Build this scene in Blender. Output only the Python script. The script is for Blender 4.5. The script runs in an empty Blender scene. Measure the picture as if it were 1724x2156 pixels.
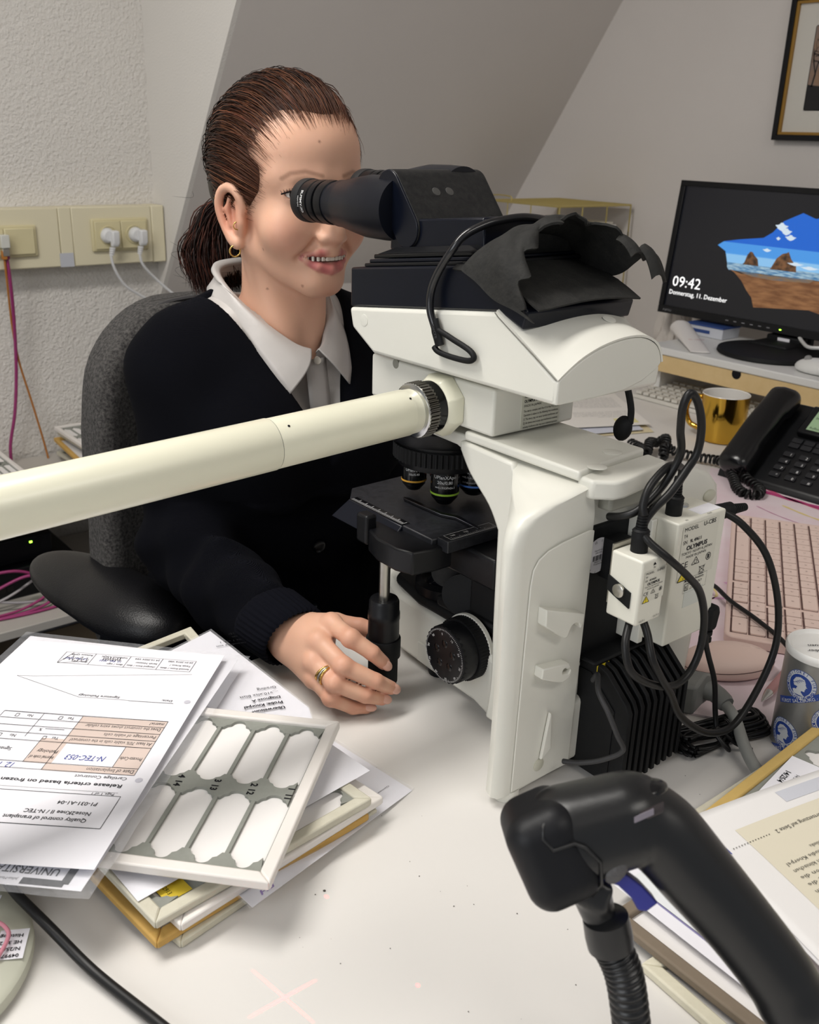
import bpy, bmesh, math, random
import numpy as np
from mathutils import Vector, Matrix
random.seed(7); RNG = np.random.default_rng(7)
C = bpy.context.scene.collection
SC = bpy.context.scene

# ------------------------------------------------------------------ camera, world, lamps, exposure
cam_d = bpy.data.cameras.new('camera'); cam = bpy.data.objects.new('camera', cam_d); C.objects.link(cam)
PITCH, ROLL, YAW = math.radians(21.1), math.radians(1.8), math.radians(39.4)
fw = Vector((math.sin(YAW)*math.cos(PITCH), math.cos(YAW)*math.cos(PITCH), -math.sin(PITCH)))
rt = Vector((math.cos(YAW), -math.sin(YAW), 0)); up = rt.cross(fw)
r2 = math.cos(ROLL)*rt + math.sin(ROLL)*up; u2 = -math.sin(ROLL)*rt + math.cos(ROLL)*up
mw = Matrix((r2, u2, -fw)).transposed().to_4x4(); mw.translation = Vector((0, 0, 1.29))
cam.matrix_world = mw
cam_d.sensor_fit = 'VERTICAL'; cam_d.sensor_height = 36.0; cam_d.lens = 2050/2156*36.0
cam_d.clip_start = 0.02; cam_d.dof.use_dof = True; cam_d.dof.focus_distance = 0.95; cam_d.dof.aperture_fstop = 13
SC.camera = cam
w = bpy.data.worlds.new('world'); SC.world = w; w.use_nodes = True
w.node_tree.nodes['Background'].inputs[0].default_value = (0.93, 0.96, 1.0, 1); w.node_tree.nodes['Background'].inputs[1].default_value = 0.28
def area(name, loc, target, sx, sy, power, col=(1, 1, 1)):
    d = bpy.data.lights.new(name, 'AREA'); d.shape = 'RECTANGLE'; d.size = sx; d.size_y = sy; d.energy = power; d.color = col
    o = bpy.data.objects.new(name, d); C.objects.link(o); o.location = loc
    o.rotation_euler = (Vector(target)-Vector(loc)).to_track_quat('-Z', 'Y').to_euler(); return o
area('ceiling_lamp', (-.15, 1.05, 2.45), (-.15, 1.06, 0), 1.3, 0.35, 26, (1.0, 0.97, 0.93))
area('window_light', (-1.7, 0.1, 1.8), (0.7, 0.9, 0.9), 1.2, 1.3, 16, (0.95, 0.975, 1.0))
area('rear_lamp', (0.7, -0.9, 2.45), (0.72, -0.8, 0), 1.3, 0.35, 9, (1.0, 0.97, 0.93))
SC.view_settings.view_transform = 'Standard'; SC.view_settings.look = 'None'
SC.view_settings.exposure = 0.12; SC.view_settings.gamma = 1.0; SC.view_settings.use_curve_mapping = False

# ------------------------------------------------------------------ materials
def lin(h):
    if isinstance(h, str):
        h = h.lstrip('#'); c = [int(h[i:i+2], 16)/255 for i in (0, 2, 4)]
    else: c = h
    return tuple((x/12.92 if x <= .04045 else ((x+.055)/1.055)**2.4) for x in c)+(1,)
def mat(name, col, rough=.5, metal=0, spec=.5, bump=None, var=None, attr=False, emit=None, coat=0, sheen=0, sss=0, trans=0, alpha=1, brush=None):
    m = bpy.data.materials.new(name); m.use_nodes = True; nt = m.node_tree; N = nt.nodes; L = nt.links
    b = N['Principled BSDF']; base = lin(col); b.inputs['Base Color'].default_value = base
    b.inputs['Roughness'].default_value = rough; b.inputs['Metallic'].default_value = metal; b.inputs['Specular IOR Level'].default_value = spec
    if coat: b.inputs['Coat Weight'].default_value = coat; b.inputs['Coat Roughness'].default_value = .08
    if sheen: b.inputs['Sheen Weight'].default_value = sheen; b.inputs['Sheen Roughness'].default_value = .5
    if sss:
        b.inputs['Subsurface Weight'].default_value = sss; b.inputs['Subsurface Radius'].default_value = (.008, .003, .0015); b.inputs['Subsurface Scale'].default_value = 1.0
    if trans: b.inputs['Transmission Weight'].default_value = trans; b.inputs['IOR'].default_value = 1.45
    if alpha < 1: b.inputs['Alpha'].default_value = alpha
    if emit: b.inputs['Emission Color'].default_value = lin(emit[0]); b.inputs['Emission Strength'].default_value = emit[1]
    tc = N.new('ShaderNodeTexCoord'); src = None
    if attr:
        a = N.new('ShaderNodeVertexColor'); a.layer_name = 'Col'; src = a.outputs[0]
    if var:   # var = (scale, amount, second colour)
        nz = N.new('ShaderNodeTexNoise'); nz.inputs['Scale'].default_value = var[0]; nz.inputs['Detail'].default_value = 6; nz.inputs['Roughness'].default_value = .65
        L.new(tc.outputs['Object'], nz.inputs['Vector'])
        rp = N.new('ShaderNodeMapRange'); rp.inputs[1].default_value = .35; rp.inputs[2].default_value = .7; rp.inputs[3].default_value = 0; rp.inputs[4].default_value = var[1]
        L.new(nz.outputs[0], rp.inputs[0])
        mx = N.new('ShaderNodeMix'); mx.data_type = 'RGBA'; L.new(rp.outputs[0], mx.inputs[0])
        if src: L.new(src, mx.inputs[6])
        else: mx.inputs[6].default_value = base
        mx.inputs[7].default_value = lin(var[2]); src = mx.outputs[2]
    if src:
        L.new(src, b.inputs['Base Color'])
    if bump:  # bump = (kind, scale, strength, distance)
        k = bump[0]
        mp = N.new('ShaderNodeMapping'); L.new(tc.outputs['Object'], mp.inputs[0])
        if k == 'noise':
            t = N.new('ShaderNodeTexNoise'); t.inputs['Scale'].default_value = bump[1]; t.inputs['Detail'].default_value = 4; o = t.outputs[0]
        elif k == 'voronoi':
            t = N.new('ShaderNodeTexVoronoi'); t.inputs['Scale'].default_value = bump[1]; o = t.outputs[0]
        elif k == 'knit':
            t = N.new('ShaderNodeTexWave'); t.inputs['Scale'].default_value = bump[1]; t.inputs['Distortion'].default_value = 1.2; t.inputs['Detail'].default_value = 1
            t.inputs['Detail Scale'].default_value = 1; t.bands_direction = bump[4] if len(bump) > 4 else 'DIAGONAL'; o = t.outputs[1]
        elif k == 'grain':
            mp.inputs['Scale'].default_value = bump[4]; t = N.new('ShaderNodeTexNoise'); t.inputs['Scale'].default_value = bump[1]; o = t.outputs[0]
        L.new(mp.outputs[0], t.inputs['Vector'])
        bp = N.new('ShaderNodeBump'); bp.inputs['Strength'].default_value = bump[2]; bp.inputs['Distance'].default_value = bump[3]
        L.new(o, bp.inputs['Height']); L.new(bp.outputs[0], b.inputs['Normal'])
    return m

# ------------------------------------------------------------------ mesh builder
V3 = lambda *a: np.array(a, float)
def frame_of(d):
    d = np.array(d, float); d /= np.linalg.norm(d)
    a = V3(0, 0, 1) if abs(d[2]) < .9 else V3(1, 0, 0)
    s = np.cross(d, a); s /= np.linalg.norm(s); t = np.cross(s, d); return d, s, t
def rotm(rx=0, ry=0, rz=0):
    return np.array(Matrix.Rotation(rz, 3, 'Z') @ Matrix.Rotation(ry, 3, 'Y') @ Matrix.Rotation(rx, 3, 'X'))
def cr(pts, n=8, closed=False):
    p = [np.array(q, float) for q in pts]; out = []
    m = len(p); rng_ = range(m) if closed else range(m-1)
    for i in rng_:
        if closed: a, b, c, d = p[i-1], p[i], p[(i+1) % m], p[(i+2) % m]
        else: a, b, c, d = p[max(i-1, 0)], p[i], p[i+1], p[min(i+2, m-1)]
        for k in range(n):
            t = k/n
            out.append(.5*((2*b)+(c-a)*t+(2*a-5*b+4*c-d)*t*t+(3*b-a-3*c+d)*t**3))
    if not closed: out.append(p[-1])
    return out
class B:
    def __init__(s): s.v = []; s.f = []
    def add(s, vs, fs):
        o = len(s.v); s.v += [tuple(map(float, q)) for q in vs]; s.f += [tuple(i+o for i in f) for f in fs]; return s
    def box(s, c, d, R=None):
        c = np.array(c, float); d = np.array(d, float)/2
        q = np.array([[x, y, z] for x in (-1, 1) for y in (-1, 1) for z in (-1, 1)])*d
        if R is not None: q = q @ np.array(R).T
        return s.add(q+c, [(0, 1, 3, 2), (4, 6, 7, 5), (0, 4, 5, 1), (2, 3, 7, 6), (0, 2, 6, 4), (1, 5, 7, 3)])
    def bb(s, x0, x1, y0, y1, z0, z1): return s.box(((x0+x1)/2, (y0+y1)/2, (z0+z1)/2), (x1-x0, y1-y0, z1-z0))
    def prism(s, poly, vec):
        n = len(poly); p = np.array(poly, float); q = p+np.array(vec, float)
        nr = sum((np.cross(p[i]-p[0], p[(i+1) % n]-p[0]) for i in range(n)), np.zeros(3))
        if nr @ np.array(vec, float) > 0: p, q = p[::-1], q[::-1]
        return s.add(np.vstack([p, q]), [tuple(range(n)), tuple(range(2*n-1, n-1, -1))]+[(i, i+n, (i+1) % n+n, (i+1) % n) for i in range(n)])
    def loft(s, rings, cap=True, closed=True):
        n = len(rings[0]); vs = [q for r in rings for q in r]; fs = []
        for i in range(len(rings)-1):
            for j in range(n if closed else n-1):
                a = i*n+j; b = i*n+(j+1) % n; fs.append((a, b, b+n, a+n))
        if cap and closed: fs += [tuple(range(n))[::-1], tuple(range((len(rings)-1)*n, len(rings)*n))]
        return s.add(vs, fs)
    def tube(s, path, r, n=8, cap=True, flat=1.0):
        p = [np.array(q, float) for q in path]; m = len(p); rs = r if hasattr(r, '__len__') else [r]*m
        T = [p[min(i+1, m-1)]-p[max(i-1, 0)] for i in range(m)]; T = [t/(np.linalg.norm(t)+1e-12) for t in T]
        _, u, _ = frame_of(T[0]); rings = []
        for i in range(m):
            u = u-T[i]*(u @ T[i]); u /= np.linalg.norm(u)+1e-12; v = np.cross(T[i], u)
            rings.append([p[i]+rs[i]*(math.cos(a)*u+flat*math.sin(a)*v) for a in np.linspace(0, 2*math.pi, n, endpoint=False)])
        return s.loft(rings, cap)
    def lathe(s, prof, o, ax=(0, 0, 1), n=32, cap=True):
        d, u, v = frame_of(ax); o = np.array(o, float)
        rings = [[o+d*h+max(r, 1e-5)*(math.cos(a)*u-math.sin(a)*v) for a in np.linspace(0, 2*math.pi, n, endpoint=False)] for r, h in prof]
        return s.loft([r[::-1] for r in rings], cap)
    def knurl(s, r, r_in, h0, h1, o, ax, teeth=40):
        d, u, v = frame_of(ax); o = np.array(o, float); rings = []
        for h in (h0, h1):
            ring = []
            for k in range(teeth*4):
                a = -2*math.pi*k/(teeth*4); rr = r if k % 4 in (1, 2) else r_in
                ring.append(o+d*h+rr*(math.cos(a)*u-math.sin(a)*v))
            rings.append(ring)
        return s.loft([x for x in rings])
    def grid(s, fn, nu, nv, thick=0.0):
        P = np.array([[fn(i/nu, j/nv) for j in range(nv+1)] for i in range(nu+1)], float)
        du = np.gradient(P, axis=0); dv = np.gradient(P, axis=1); nr = np.cross(du, dv); nr /= np.linalg.norm(nr, axis=2, keepdims=True)+1e-12
        idx = lambda i, j: i*(nv+1)+j
        top = P.reshape(-1, 3); fs = [(idx(i, j), idx(i+1, j), idx(i+1, j+1), idx(i, j+1)) for i in range(nu) for j in range(nv)]
        if not thick: return s.add(top, fs)
        bot = (P-nr*thick).reshape(-1, 3); o = len(top); f2 = [tuple(x+o for x in f[::-1]) for f in fs]; sd = []
        ring = [idx(i, 0) for i in range(nu)]+[idx(nu, j) for j in range(nv)]+[idx(i, nv) for i in range(nu, 0, -1)]+[idx(0, j) for j in range(nv, 0, -1)]
        for k in range(len(ring)):
            a, b = ring[k], ring[(k+1) % len(ring)]; sd.append((b, a, a+o, b+o))
        return s.add(np.vstack([top, bot]), fs+f2+sd)
    def sphere(s, c, r, nu=16, nv=10, R=None):
        r = np.array([r]*3 if not hasattr(r, '__len__') else r, float); vs = []
        for j in range(nv+1):
            t = math.pi*j/nv
            for i in range(nu):
                a = 2*math.pi*i/nu; q = V3(math.sin(t)*math.cos(a), math.sin(t)*math.sin(a), math.cos(t))*r
                if R is not None: q = np.array(R) @ q
                vs.append(q+np.array(c, float))
        fs = [(j*nu+i, (j+1)*nu+i, (j+1)*nu+(i+1) % nu, j*nu+(i+1) % nu) for j in range(nv) for i in range(nu)]
        return s.add(vs, fs)
ORG = {}
def mesh_of(name, b, m, off=(0, 0, 0), ang=40, cols=None):
    v = np.array(b.v, float)-np.array(off, float)
    me = bpy.data.meshes.new(name); me.from_pydata([tuple(q) for q in v], [], b.f)
    if m: me.materials.append(m)
    me.validate(); me.update()
    if ang is not None:
        me.polygons.foreach_set('use_smooth', [True]*len(me.polygons))
        if ang < 179: me.set_sharp_from_angle(angle=math.radians(ang))
    if cols is not None:
        a = me.color_attributes.new('Col', 'FLOAT_COLOR', 'POINT'); a.data.foreach_set('color', np.asarray(cols, np.float32).ravel())
    return me
def obj(name, b, m, parent=None, ang=40, bevel=None, cols=None, label=None, flip=False):
    off = ORG.get(parent.name, (0, 0, 0)) if parent else (0, 0, 0)
    me = mesh_of(name, b, m, off, ang, cols)
    if flip: me.flip_normals()
    o = bpy.data.objects.new(name, me); C.objects.link(o)
    if parent: o.parent = parent; ORG[o.name] = off
    if bevel:
        md = o.modifiers.new('Bevel', 'BEVEL'); md.width = bevel if not hasattr(bevel, '__len__') else bevel[0]
        md.segments = 2 if not hasattr(bevel, '__len__') else bevel[1]; md.limit_method = 'ANGLE'; md.angle_limit = math.radians(35); md.harden_normals = False
    if label: o['label'] = label
    return o
def thing(name, label, cat, loc, group=None):
    o = bpy.data.objects.new(name, None); C.objects.link(o); o.location = loc; o.empty_display_size = .05
    ORG[o.name] = tuple(loc); return tag(o, label, cat, group)
def tag(o, label, cat, group=None):
    o['label'] = label; o['category'] = cat
    if group: o['group'] = group
    return o
def solo(name, b, m, label, cat, group=None, **k):
    v = np.array(b.v); c = V3((v[:, 0].min()+v[:, 0].max())/2, (v[:, 1].min()+v[:, 1].max())/2, v[:, 2].min())
    b.v = [tuple(q) for q in v-c]; o = obj(name, b, m, **k); o.location = c; return tag(o, label, cat, group)
def struct(name, b, m, parent=None, **k):
    o = obj(name, b, m, parent, **k); o['kind'] = 'structure'; return o

# ------------------------------------------------------------------ lettering: 2D text turned into faces and mapped onto a surface
_tc = {}
def text2d(s, size, bold=0.0, shear=0.0, res=2):
    k = (s, bold, shear, res)
    if k not in _tc:
        cu = bpy.data.curves.new('t', 'FONT'); cu.body = s; cu.size = 1; cu.offset = bold; cu.shear = shear; cu.resolution_u = res; cu.fill_mode = 'FRONT'
        o = bpy.data.objects.new('t', cu); me = bpy.data.meshes.new_from_object(o)
        v = np.array([q.co[:2] for q in me.vertices]) if len(me.vertices) else np.zeros((0, 2)); f = [tuple(p.vertices) for p in me.polygons]
        bpy.data.objects.remove(o); bpy.data.curves.remove(cu); bpy.data.meshes.remove(me); _tc[k] = (v, f)
    v, f = _tc[k]; return v*size, f
class Print:
    """flat print on a surface: fn(u, v) -> 3D point just above the surface; u right, v up in metres"""
    def __init__(s, fn): s.fn = fn; s.b = B()
    def text(s, t, u, v, size, align='L', bold=0, rot=0, width=None, shear=0, res=2):
        q, f = text2d(t, size, bold, shear, res)
        if not len(q): return s
        wd = q[:, 0].max()
        if width: q = q*np.array([width/wd, 1]); wd = width
        if align == 'C': q = q-np.array([wd/2, 0])
        if align == 'R': q = q-np.array([wd, 0])
        c, n = math.cos(rot), math.sin(rot); q = q @ np.array([[c, n], [-n, c]])
        s.b.add([s.fn(u+a, v+b_) for a, b_ in q], f); return s
    def poly(s, pts): s.b.add([s.fn(a, b_) for a, b_ in pts], [tuple(range(len(pts)))]); return s
    def rect(s, u0, v0, u1, v1): return s.poly([(u0, v0), (u1, v0), (u1, v1), (u0, v1)])
    def line(s, pts, w):
        for (a, b_), (c, d) in zip(pts[:-1], pts[1:]):
            l = math.hypot(c-a, d-b_) or 1e-9; nx, ny = -(d-b_)/l*w/2, (c-a)/l*w/2
            s.poly([(a-nx, b_-ny), (c-nx, d-ny), (c+nx, d+ny), (a+nx, b_+ny)])
        return s
    def frame(s, u0, v0, u1, v1, w): return s.line([(u0, v0), (u1, v0), (u1, v1), (u0, v1), (u0, v0)], w)
    def circ(s, u, v, r, w=None, n=24):
        if w is None: return s.poly([(u+r*math.cos(a), v+r*math.sin(a)) for a in np.linspace(0, 2*math.pi, n, endpoint=False)])
        return s.line([(u+r*math.cos(a), v+r*math.sin(a)) for a in np.linspace(0, 2*math.pi, n+1)], w)
    def done(s, name, m, parent, **k): return obj(name, s.b, m, parent, ang=None, **k) if s.b.v else None
def plane_fn(o, u, v, lift=.0003):
    o, u, v = (np.array(q, float) for q in (o, u, v)); u /= np.linalg.norm(u); v /= np.linalg.norm(v); n = np.cross(u, v)
    return lambda a, b_: o+u*a+v*b_+n*lift

# ------------------------------------------------------------------ implicit surfaces: smooth unions meshed by sparse surface nets
class SDF:
    def __init__(s): s.ops = []
    def _add(s, kind, args, lo, hi, op, k): s.ops.append((kind, args, np.array(lo, float), np.array(hi, float), op, k)); return s
    def cone(s, a, b, r1, r2, k=.01, op='u', fl=None):
        a, b = np.array(a, float), np.array(b, float); m = max(r1, r2); return s._add('cone', (a, b, r1, r2), np.minimum(a, b)-m, np.maximum(a, b)+m, op, k)
    def chain(s, pts, rs, k=.006, op='u'):
        for i in range(len(pts)-1): s.cone(pts[i], pts[i+1], rs[i], rs[i+1], k, op)
        return s
    def ell(s, c, r, R=None, k=.01, op='u'):
        c = np.array(c, float); r = np.array([r]*3 if not hasattr(r, '__len__') else r, float); m = r.max() if R is not None else r
        return s._add('ell', (c, r, None if R is None else np.array(R)), c-m, c+m, op, k)
    def box(s, c, h, rd, R=None, k=.005, op='u'):
        c = np.array(c, float); h = np.array(h, float); m = np.linalg.norm(h) if R is not None else h
        return s._add('box', (c, h-rd, rd, None if R is None else np.array(R)), c-m, c+m, op, k)
    def half(s, o, n, k=.005, op='i'): # keep the side the normal points away from
        n = np.array(n, float); n /= np.linalg.norm(n); return s._add('half', (np.array(o, float), n), [-9]*3, [9]*3, op, k)
    def fn(s, f, op='i', k=.004): return s._add('fn', (f,), [-9]*3, [9]*3, op, k)
    @staticmethod
    def prim(kind, a, p):
        if kind == 'cone':
            A, Bq, r1, r2 = a; ab = Bq-A; t = np.clip((p-A) @ ab/(ab @ ab+1e-12), 0, 1)
            return np.linalg.norm(p-A-t[:, None]*ab, axis=1)-(r1+(r2-r1)*t)
        if kind == 'ell':
            c, r, R = a; q = p-c
            if R is not None: q = q @ R
            k0 = np.linalg.norm(q/r, axis=1); k1 = np.linalg.norm(q/(r*r), axis=1)+1e-9; return k0*(k0-1)/k1
        if kind == 'box':
            c, h, rd, R = a; q = p-c
            if R is not None: q = q @ R
            q = np.abs(q)-h; return np.linalg.norm(np.maximum(q, 0), axis=1)+np.minimum(q.max(1), 0)-rd
        if kind == 'half': return (p-a[0]) @ a[1]
        return a[0](p)
    def ev(s, p, margin):
        d = np.full(len(p), margin*1.5)
        for kind, a, lo, hi, op, k in s.ops:
            mg = margin+k; i = np.nonzero(((p > lo-mg) & (p < hi+mg)).all(1))[0]
            if not len(i): continue
            e = s.prim(kind, a, p[i]); c = d[i]
            if op == 'u': h = np.maximum(k-np.abs(c-e), 0)/k; d[i] = np.minimum(c, e)-h*h*k/4
            elif op == 's': e = -e; h = np.maximum(k-np.abs(c-e), 0)/k; d[i] = np.maximum(c, e)+h*h*k/4
            elif op == 'i': h = np.maximum(k-np.abs(c-e), 0)/k; d[i] = np.maximum(c, e)+h*h*k/4
            else: d[i] = c+e      # 'd': displacement
        return d
    def mesh(s, h, lo, hi, BS=8):
        lo = np.array(lo, float); hi = np.array(hi, float); nb = np.ceil((hi-lo)/(h*BS)).astype(int)
        g = np.stack(np.meshgrid(*[np.arange(n) for n in nb], indexing='ij'), -1).reshape(-1, 3)
        cen = lo+(g+.5)*h*BS; rad = h*BS*.87
        act = g[np.abs(s.ev(cen, rad*2.2)) < rad*1.35+.002]
        c = np.stack(np.meshgrid(*[np.arange(BS)]*3, indexing='ij'), -1).reshape(-1, 3)
        cells = (act[:, None]*BS+c[None]).reshape(-1, 3).astype(np.int64); W = int(max(nb)*BS+4)
        key = lambda q: (q[:, 0]*W+q[:, 1])*W+q[:, 2]
        offs = np.array([[x, y, z] for x in (0, 1) for y in (0, 1) for z in (0, 1)])
        ck = np.unique(np.concatenate([key(cells+o) for o in offs]))
        cc = np.stack([ck//(W*W), (ck//W) % W, ck % W], 1); dv = s.ev(lo+cc*h, .02)
        vals = np.stack([dv[np.searchsorted(ck, key(cells+o))] for o in offs], 1)
        sg = vals < 0; mx = sg.any(1) & ~sg.all(1); cells = cells[mx]; vals = vals[mx]
        num = np.zeros((len(cells), 3)); cnt = np.zeros(len(cells))
        E = [(0, 4), (1, 5), (2, 6), (3, 7), (0, 2), (1, 3), (4, 6), (5, 7), (0, 1), (2, 3), (4, 5), (6, 7)]
        for a, b in E:
            va, vb = vals[:, a], vals[:, b]; m = (va < 0) != (vb < 0); t = np.where(m, va/(va-vb+1e-15), 0)
            pt = offs[a]+t[:, None]*(offs[b]-offs[a]); num += pt*m[:, None]; cnt += m
        verts = lo+(cells+num/cnt[:, None])*h; kk = key(cells); od = np.argsort(kk); sk = kk[od]
        def look(q):
            x = key(q); i = np.clip(np.searchsorted(sk, x), 0, len(sk)-1); return np.where(sk[i] == x, od[i], -1)
        F = []
        for ax, (b_, c_) in enumerate(((1, 2), (2, 0), (0, 1))):
            j = [4, 2, 1][ax]; m = (vals[:, 0] < 0) != (vals[:, j] < 0); q = cells[m]; ins = vals[m, 0] < 0
            eb = np.zeros(3, int); eb[b_] = 1; ec = np.zeros(3, int); ec[c_] = 1
            f = np.stack([look(q), look(q-eb), look(q-eb-ec), look(q-ec)], 1); ok = (f >= 0).all(1); f = f[ok]; ins = ins[ok]
            f[~ins] = f[~ins][:, ::-1]; F.append(f)
        F = np.concatenate(F); bb = B(); bb.v = verts; bb.f = F.tolist(); return bb

# ------------------------------------------------------------------ shared materials
WALL = mat('rough_plaster', '#d9d5cf', .9, spec=.2, bump=('noise', 150, .9, .006), var=(6, .25, '#cfc9c2'))
SMOOTHW = mat('smooth_plaster', '#d0cac5', .92, spec=.15, bump=('noise', 420, .25, .0012), var=(3, .2, '#c6bfba'))
IVORY = mat('microscope_ivory', '#dddcd3', .36, spec=.5, bump=('noise', 900, .06, .0004), var=(14, .12, '#d0cec2'))
CREAM = mat('cream_tube_paint', '#e4e2cd', .3, spec=.5, var=(9, .12, '#d8d5be'))
BLACK = mat('black_plastic', '#0c0d10', .36, spec=.3, var=(60, .35, '#18181c'))
BLACKG = mat('gloss_black', '#08090c', .16, spec=.4)
BLACKM = mat('matte_black', '#0f1012', .6, spec=.25, bump=('noise', 700, .15, .0006))
NAVYBLK = mat('anodised_black', '#060a16', .32, spec=.3, var=(30, .25, '#0d111d'))
DUSTBLK = mat('dusty_black', '#101113', .5, spec=.35, bump=('noise', 800, .2, .0006), var=(160, .5, '#2f2f2d'))
CABLE = mat('black_cable', '#101011', .42, spec=.35)
CHROME = mat('chrome', '#c8c8c6', .18, metal=1)
STEEL = mat('brushed_steel', '#b9b6ae', .3, metal=1)
INK = mat('black_ink', '#1b1b1e', .8, spec=.1)
GREYINK = mat('grey_ink', '#77767a', .8, spec=.1)
WHITEINK = mat('white_ink', '#d8d8d8', .7, spec=.1)
PAPER = mat('white_paper', '#e9e8ee', .75, spec=.2, bump=('noise', 60, .03, .002))
YELLOWP = mat('warning_yellow', '#e6cf28', .6)
GREENLED = mat('green_led', '#9dff3c', .5, emit=('#9dff3c', 6))
DESKW = mat('white_laminate', '#dbd8d4', .42, spec=.45, bump=('noise', 900, .03, .0004), var=(5, .12, '#d2cdc7'))

# ------------------------------------------------------------------ the room
CARPET = mat('dark_carpet', '#2b2f38', .95, spec=.1, bump=('noise', 900, .7, .003), var=(300, .5, '#3d424c'))
struct('floor', B().bb(-2.5, 2.35, -2.2, 2.54, -.05, 0), CARPET)
struct('wall_left', B().bb(-2.5, 1.15, 2.49, 2.56, 0, 2.5), WALL)
struct('wall_niche', B().prism([(1.15, 2.49, .862), (1.15, 2.49, 2.5), (1.15, 1.382, 2.5)], (.012, 0, 0)), mat('niche_plaster', '#dcd8d2', .9, spec=.2, bump=('noise', 200, .4, .003)))
sl = B().prism([(1.162, 2.49, .862), (1.162, 1.382, 2.5), (1.162, 1.43, 2.5), (1.162, 2.54, .862)], (1.138, 0, 0))
struct('ceiling_slope', sl, SMOOTHW)
struct('wall_knee', B().bb(1.15, 2.3, 2.49, 2.54, 0, .862), SMOOTHW)
struct('wall_back', B().bb(2.3, 2.36, -2.2, 2.54, 0, 2.5), SMOOTHW)
struct('ceiling', B().bb(-2.5, 2.36, -2.2, 2.56, 2.5, 2.55), SMOOTHW)
# ceiling lamps as real luminaires
LAMPW = mat('lamp_diffuser', '#ffffff', .5, emit=('#fff6e6', 2.2)); LAMPB = mat('lamp_housing', '#d8d8d6', .4)
for i, (x, y) in enumerate(((-.15, 1.05), (.7, -.9))):
    t = thing('ceiling_light', ('long white ceiling lamp above the desk', 'long white ceiling lamp behind the desk')[i], 'lamp', (x, y, 2.46), 'ceiling lamps')
    obj('housing', B().bb(x-.67, x+.67, y-.2, y+.2, 2.465, 2.5), LAMPB, t, bevel=.004); obj('diffuser', B().bb(x-.65, x+.65, y-.18, y+.18, 2.455, 2.465), LAMPW, t)

# ------------------------------------------------------------------ desk
t = thing('desk', 'large white laminate desk carrying the microscope and paperwork', 'desk', (.6, .2, 0))
obj('desktop', B().prism([(-.7, -.45, .715), (2.29, -.45, .715), (2.29, 2.32, .715), (1.22, 2.32, .715), (1.22, .845, .715), (-.7, .845, .715)], (0, 0, .025)), DESKW, t, bevel=.003)
for x, y in ((-.62, -.38), (-.62, .78), (2.2, -.38), (2.2, 2.24), (1.29, 2.24), (1.29, .78)):
    obj('leg', B().bb(x-.025, x+.025, y-.025, y+.025, 0, .715), LAMPB, t, bevel=.003)
SPK = mat('desk_speck', '#4a443f', .9)
p = Print(plane_fn((0, 0, .74), (1, 0, 0), (0, 1, 0), .0004))
for k in range(46):
    u, v = ((random.uniform(.28, .5), random.uniform(.3, .62)) if k < 26 else (random.uniform(.58, .72), random.uniform(.36, .43)))
    p.circ(u, v, random.uniform(.0002, .0006), n=6)
p.circ(.337, .5, .0012, n=8); o = p.done('speck', SPK, t); o['kind'] = 'stuff'

# ------------------------------------------------------------------ cable trunking with switches and sockets
TRUNK = mat('cream_trunking', '#d8d0b4', .45, var=(8, .1, '#cfc6a8')); SOCK = mat('aged_socket_plastic', '#cdc39c', .35)
t = thing('cable_trunking', 'cream cable trunking with two sockets along the left wall', 'trunking', (.4, 2.46, .965))
obj('cover', B().bb(.905, 1.112, 2.43, 2.489, .966, 1.106), TRUNK, t, bevel=.003)
obj('end_cap', B().bb(1.1125, 1.147, 2.4295, 2.489, .9655, 1.1065), TRUNK, t, bevel=.003)
obj('cover', B().bb(-.9, .873, 2.43, 2.489, .966, 1.105), TRUNK, t, bevel=.003)
obj('joint_cover', B().bb(.8735, .9045, 2.4288, 2.489, .9655, 1.1055), TRUNK, t, bevel=.002)
obj('grey_tape', B().bb(.868, .902, 2.4278, 2.4288, .966, .999), mat('grey_tape', '#b9bbc2', .6), t)
def wall_plate(x0, x1, z0, z1, n, kind):
    f = obj('socket_frame', B().bb(x0, x1, 2.421, 2.43, z0, z1), SOCK, t, bevel=(.004, 3))
    w = (x1-x0-.012)/n
    for k in range(n):
        a = x0+.006+k*w; cx, cz = a+w/2, (z0+z1)/2
        if kind == 'socket':
            b = B().bb(a+.0006, a+w-.0006, 2.4165, 2.4215, z0+.006, z1-.006)
            obj('socket_insert', b, SOCK, f, bevel=.002)
            obj('socket_ring', B().lathe([(.0195, 0), (.0225, 0), (.0225, .003), (.0212, .0035), (.0195, .001)], (cx, 2.4166, cz), (0, -1, 0), 32), SOCK, f)
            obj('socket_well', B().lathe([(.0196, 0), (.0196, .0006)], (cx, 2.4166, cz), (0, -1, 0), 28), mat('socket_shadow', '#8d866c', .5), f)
        else: obj('blank_plate', B().bb(a+.0006, a+w-.0006, 2.4165, 2.4215, z0+.006, z1-.006), SOCK, f, bevel=.003)
wall_plate(.950, 1.098, .999, 1.078, 2, 'socket'); wall_plate(.662, .815, .995, 1.068, 2, 'blank')
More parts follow.
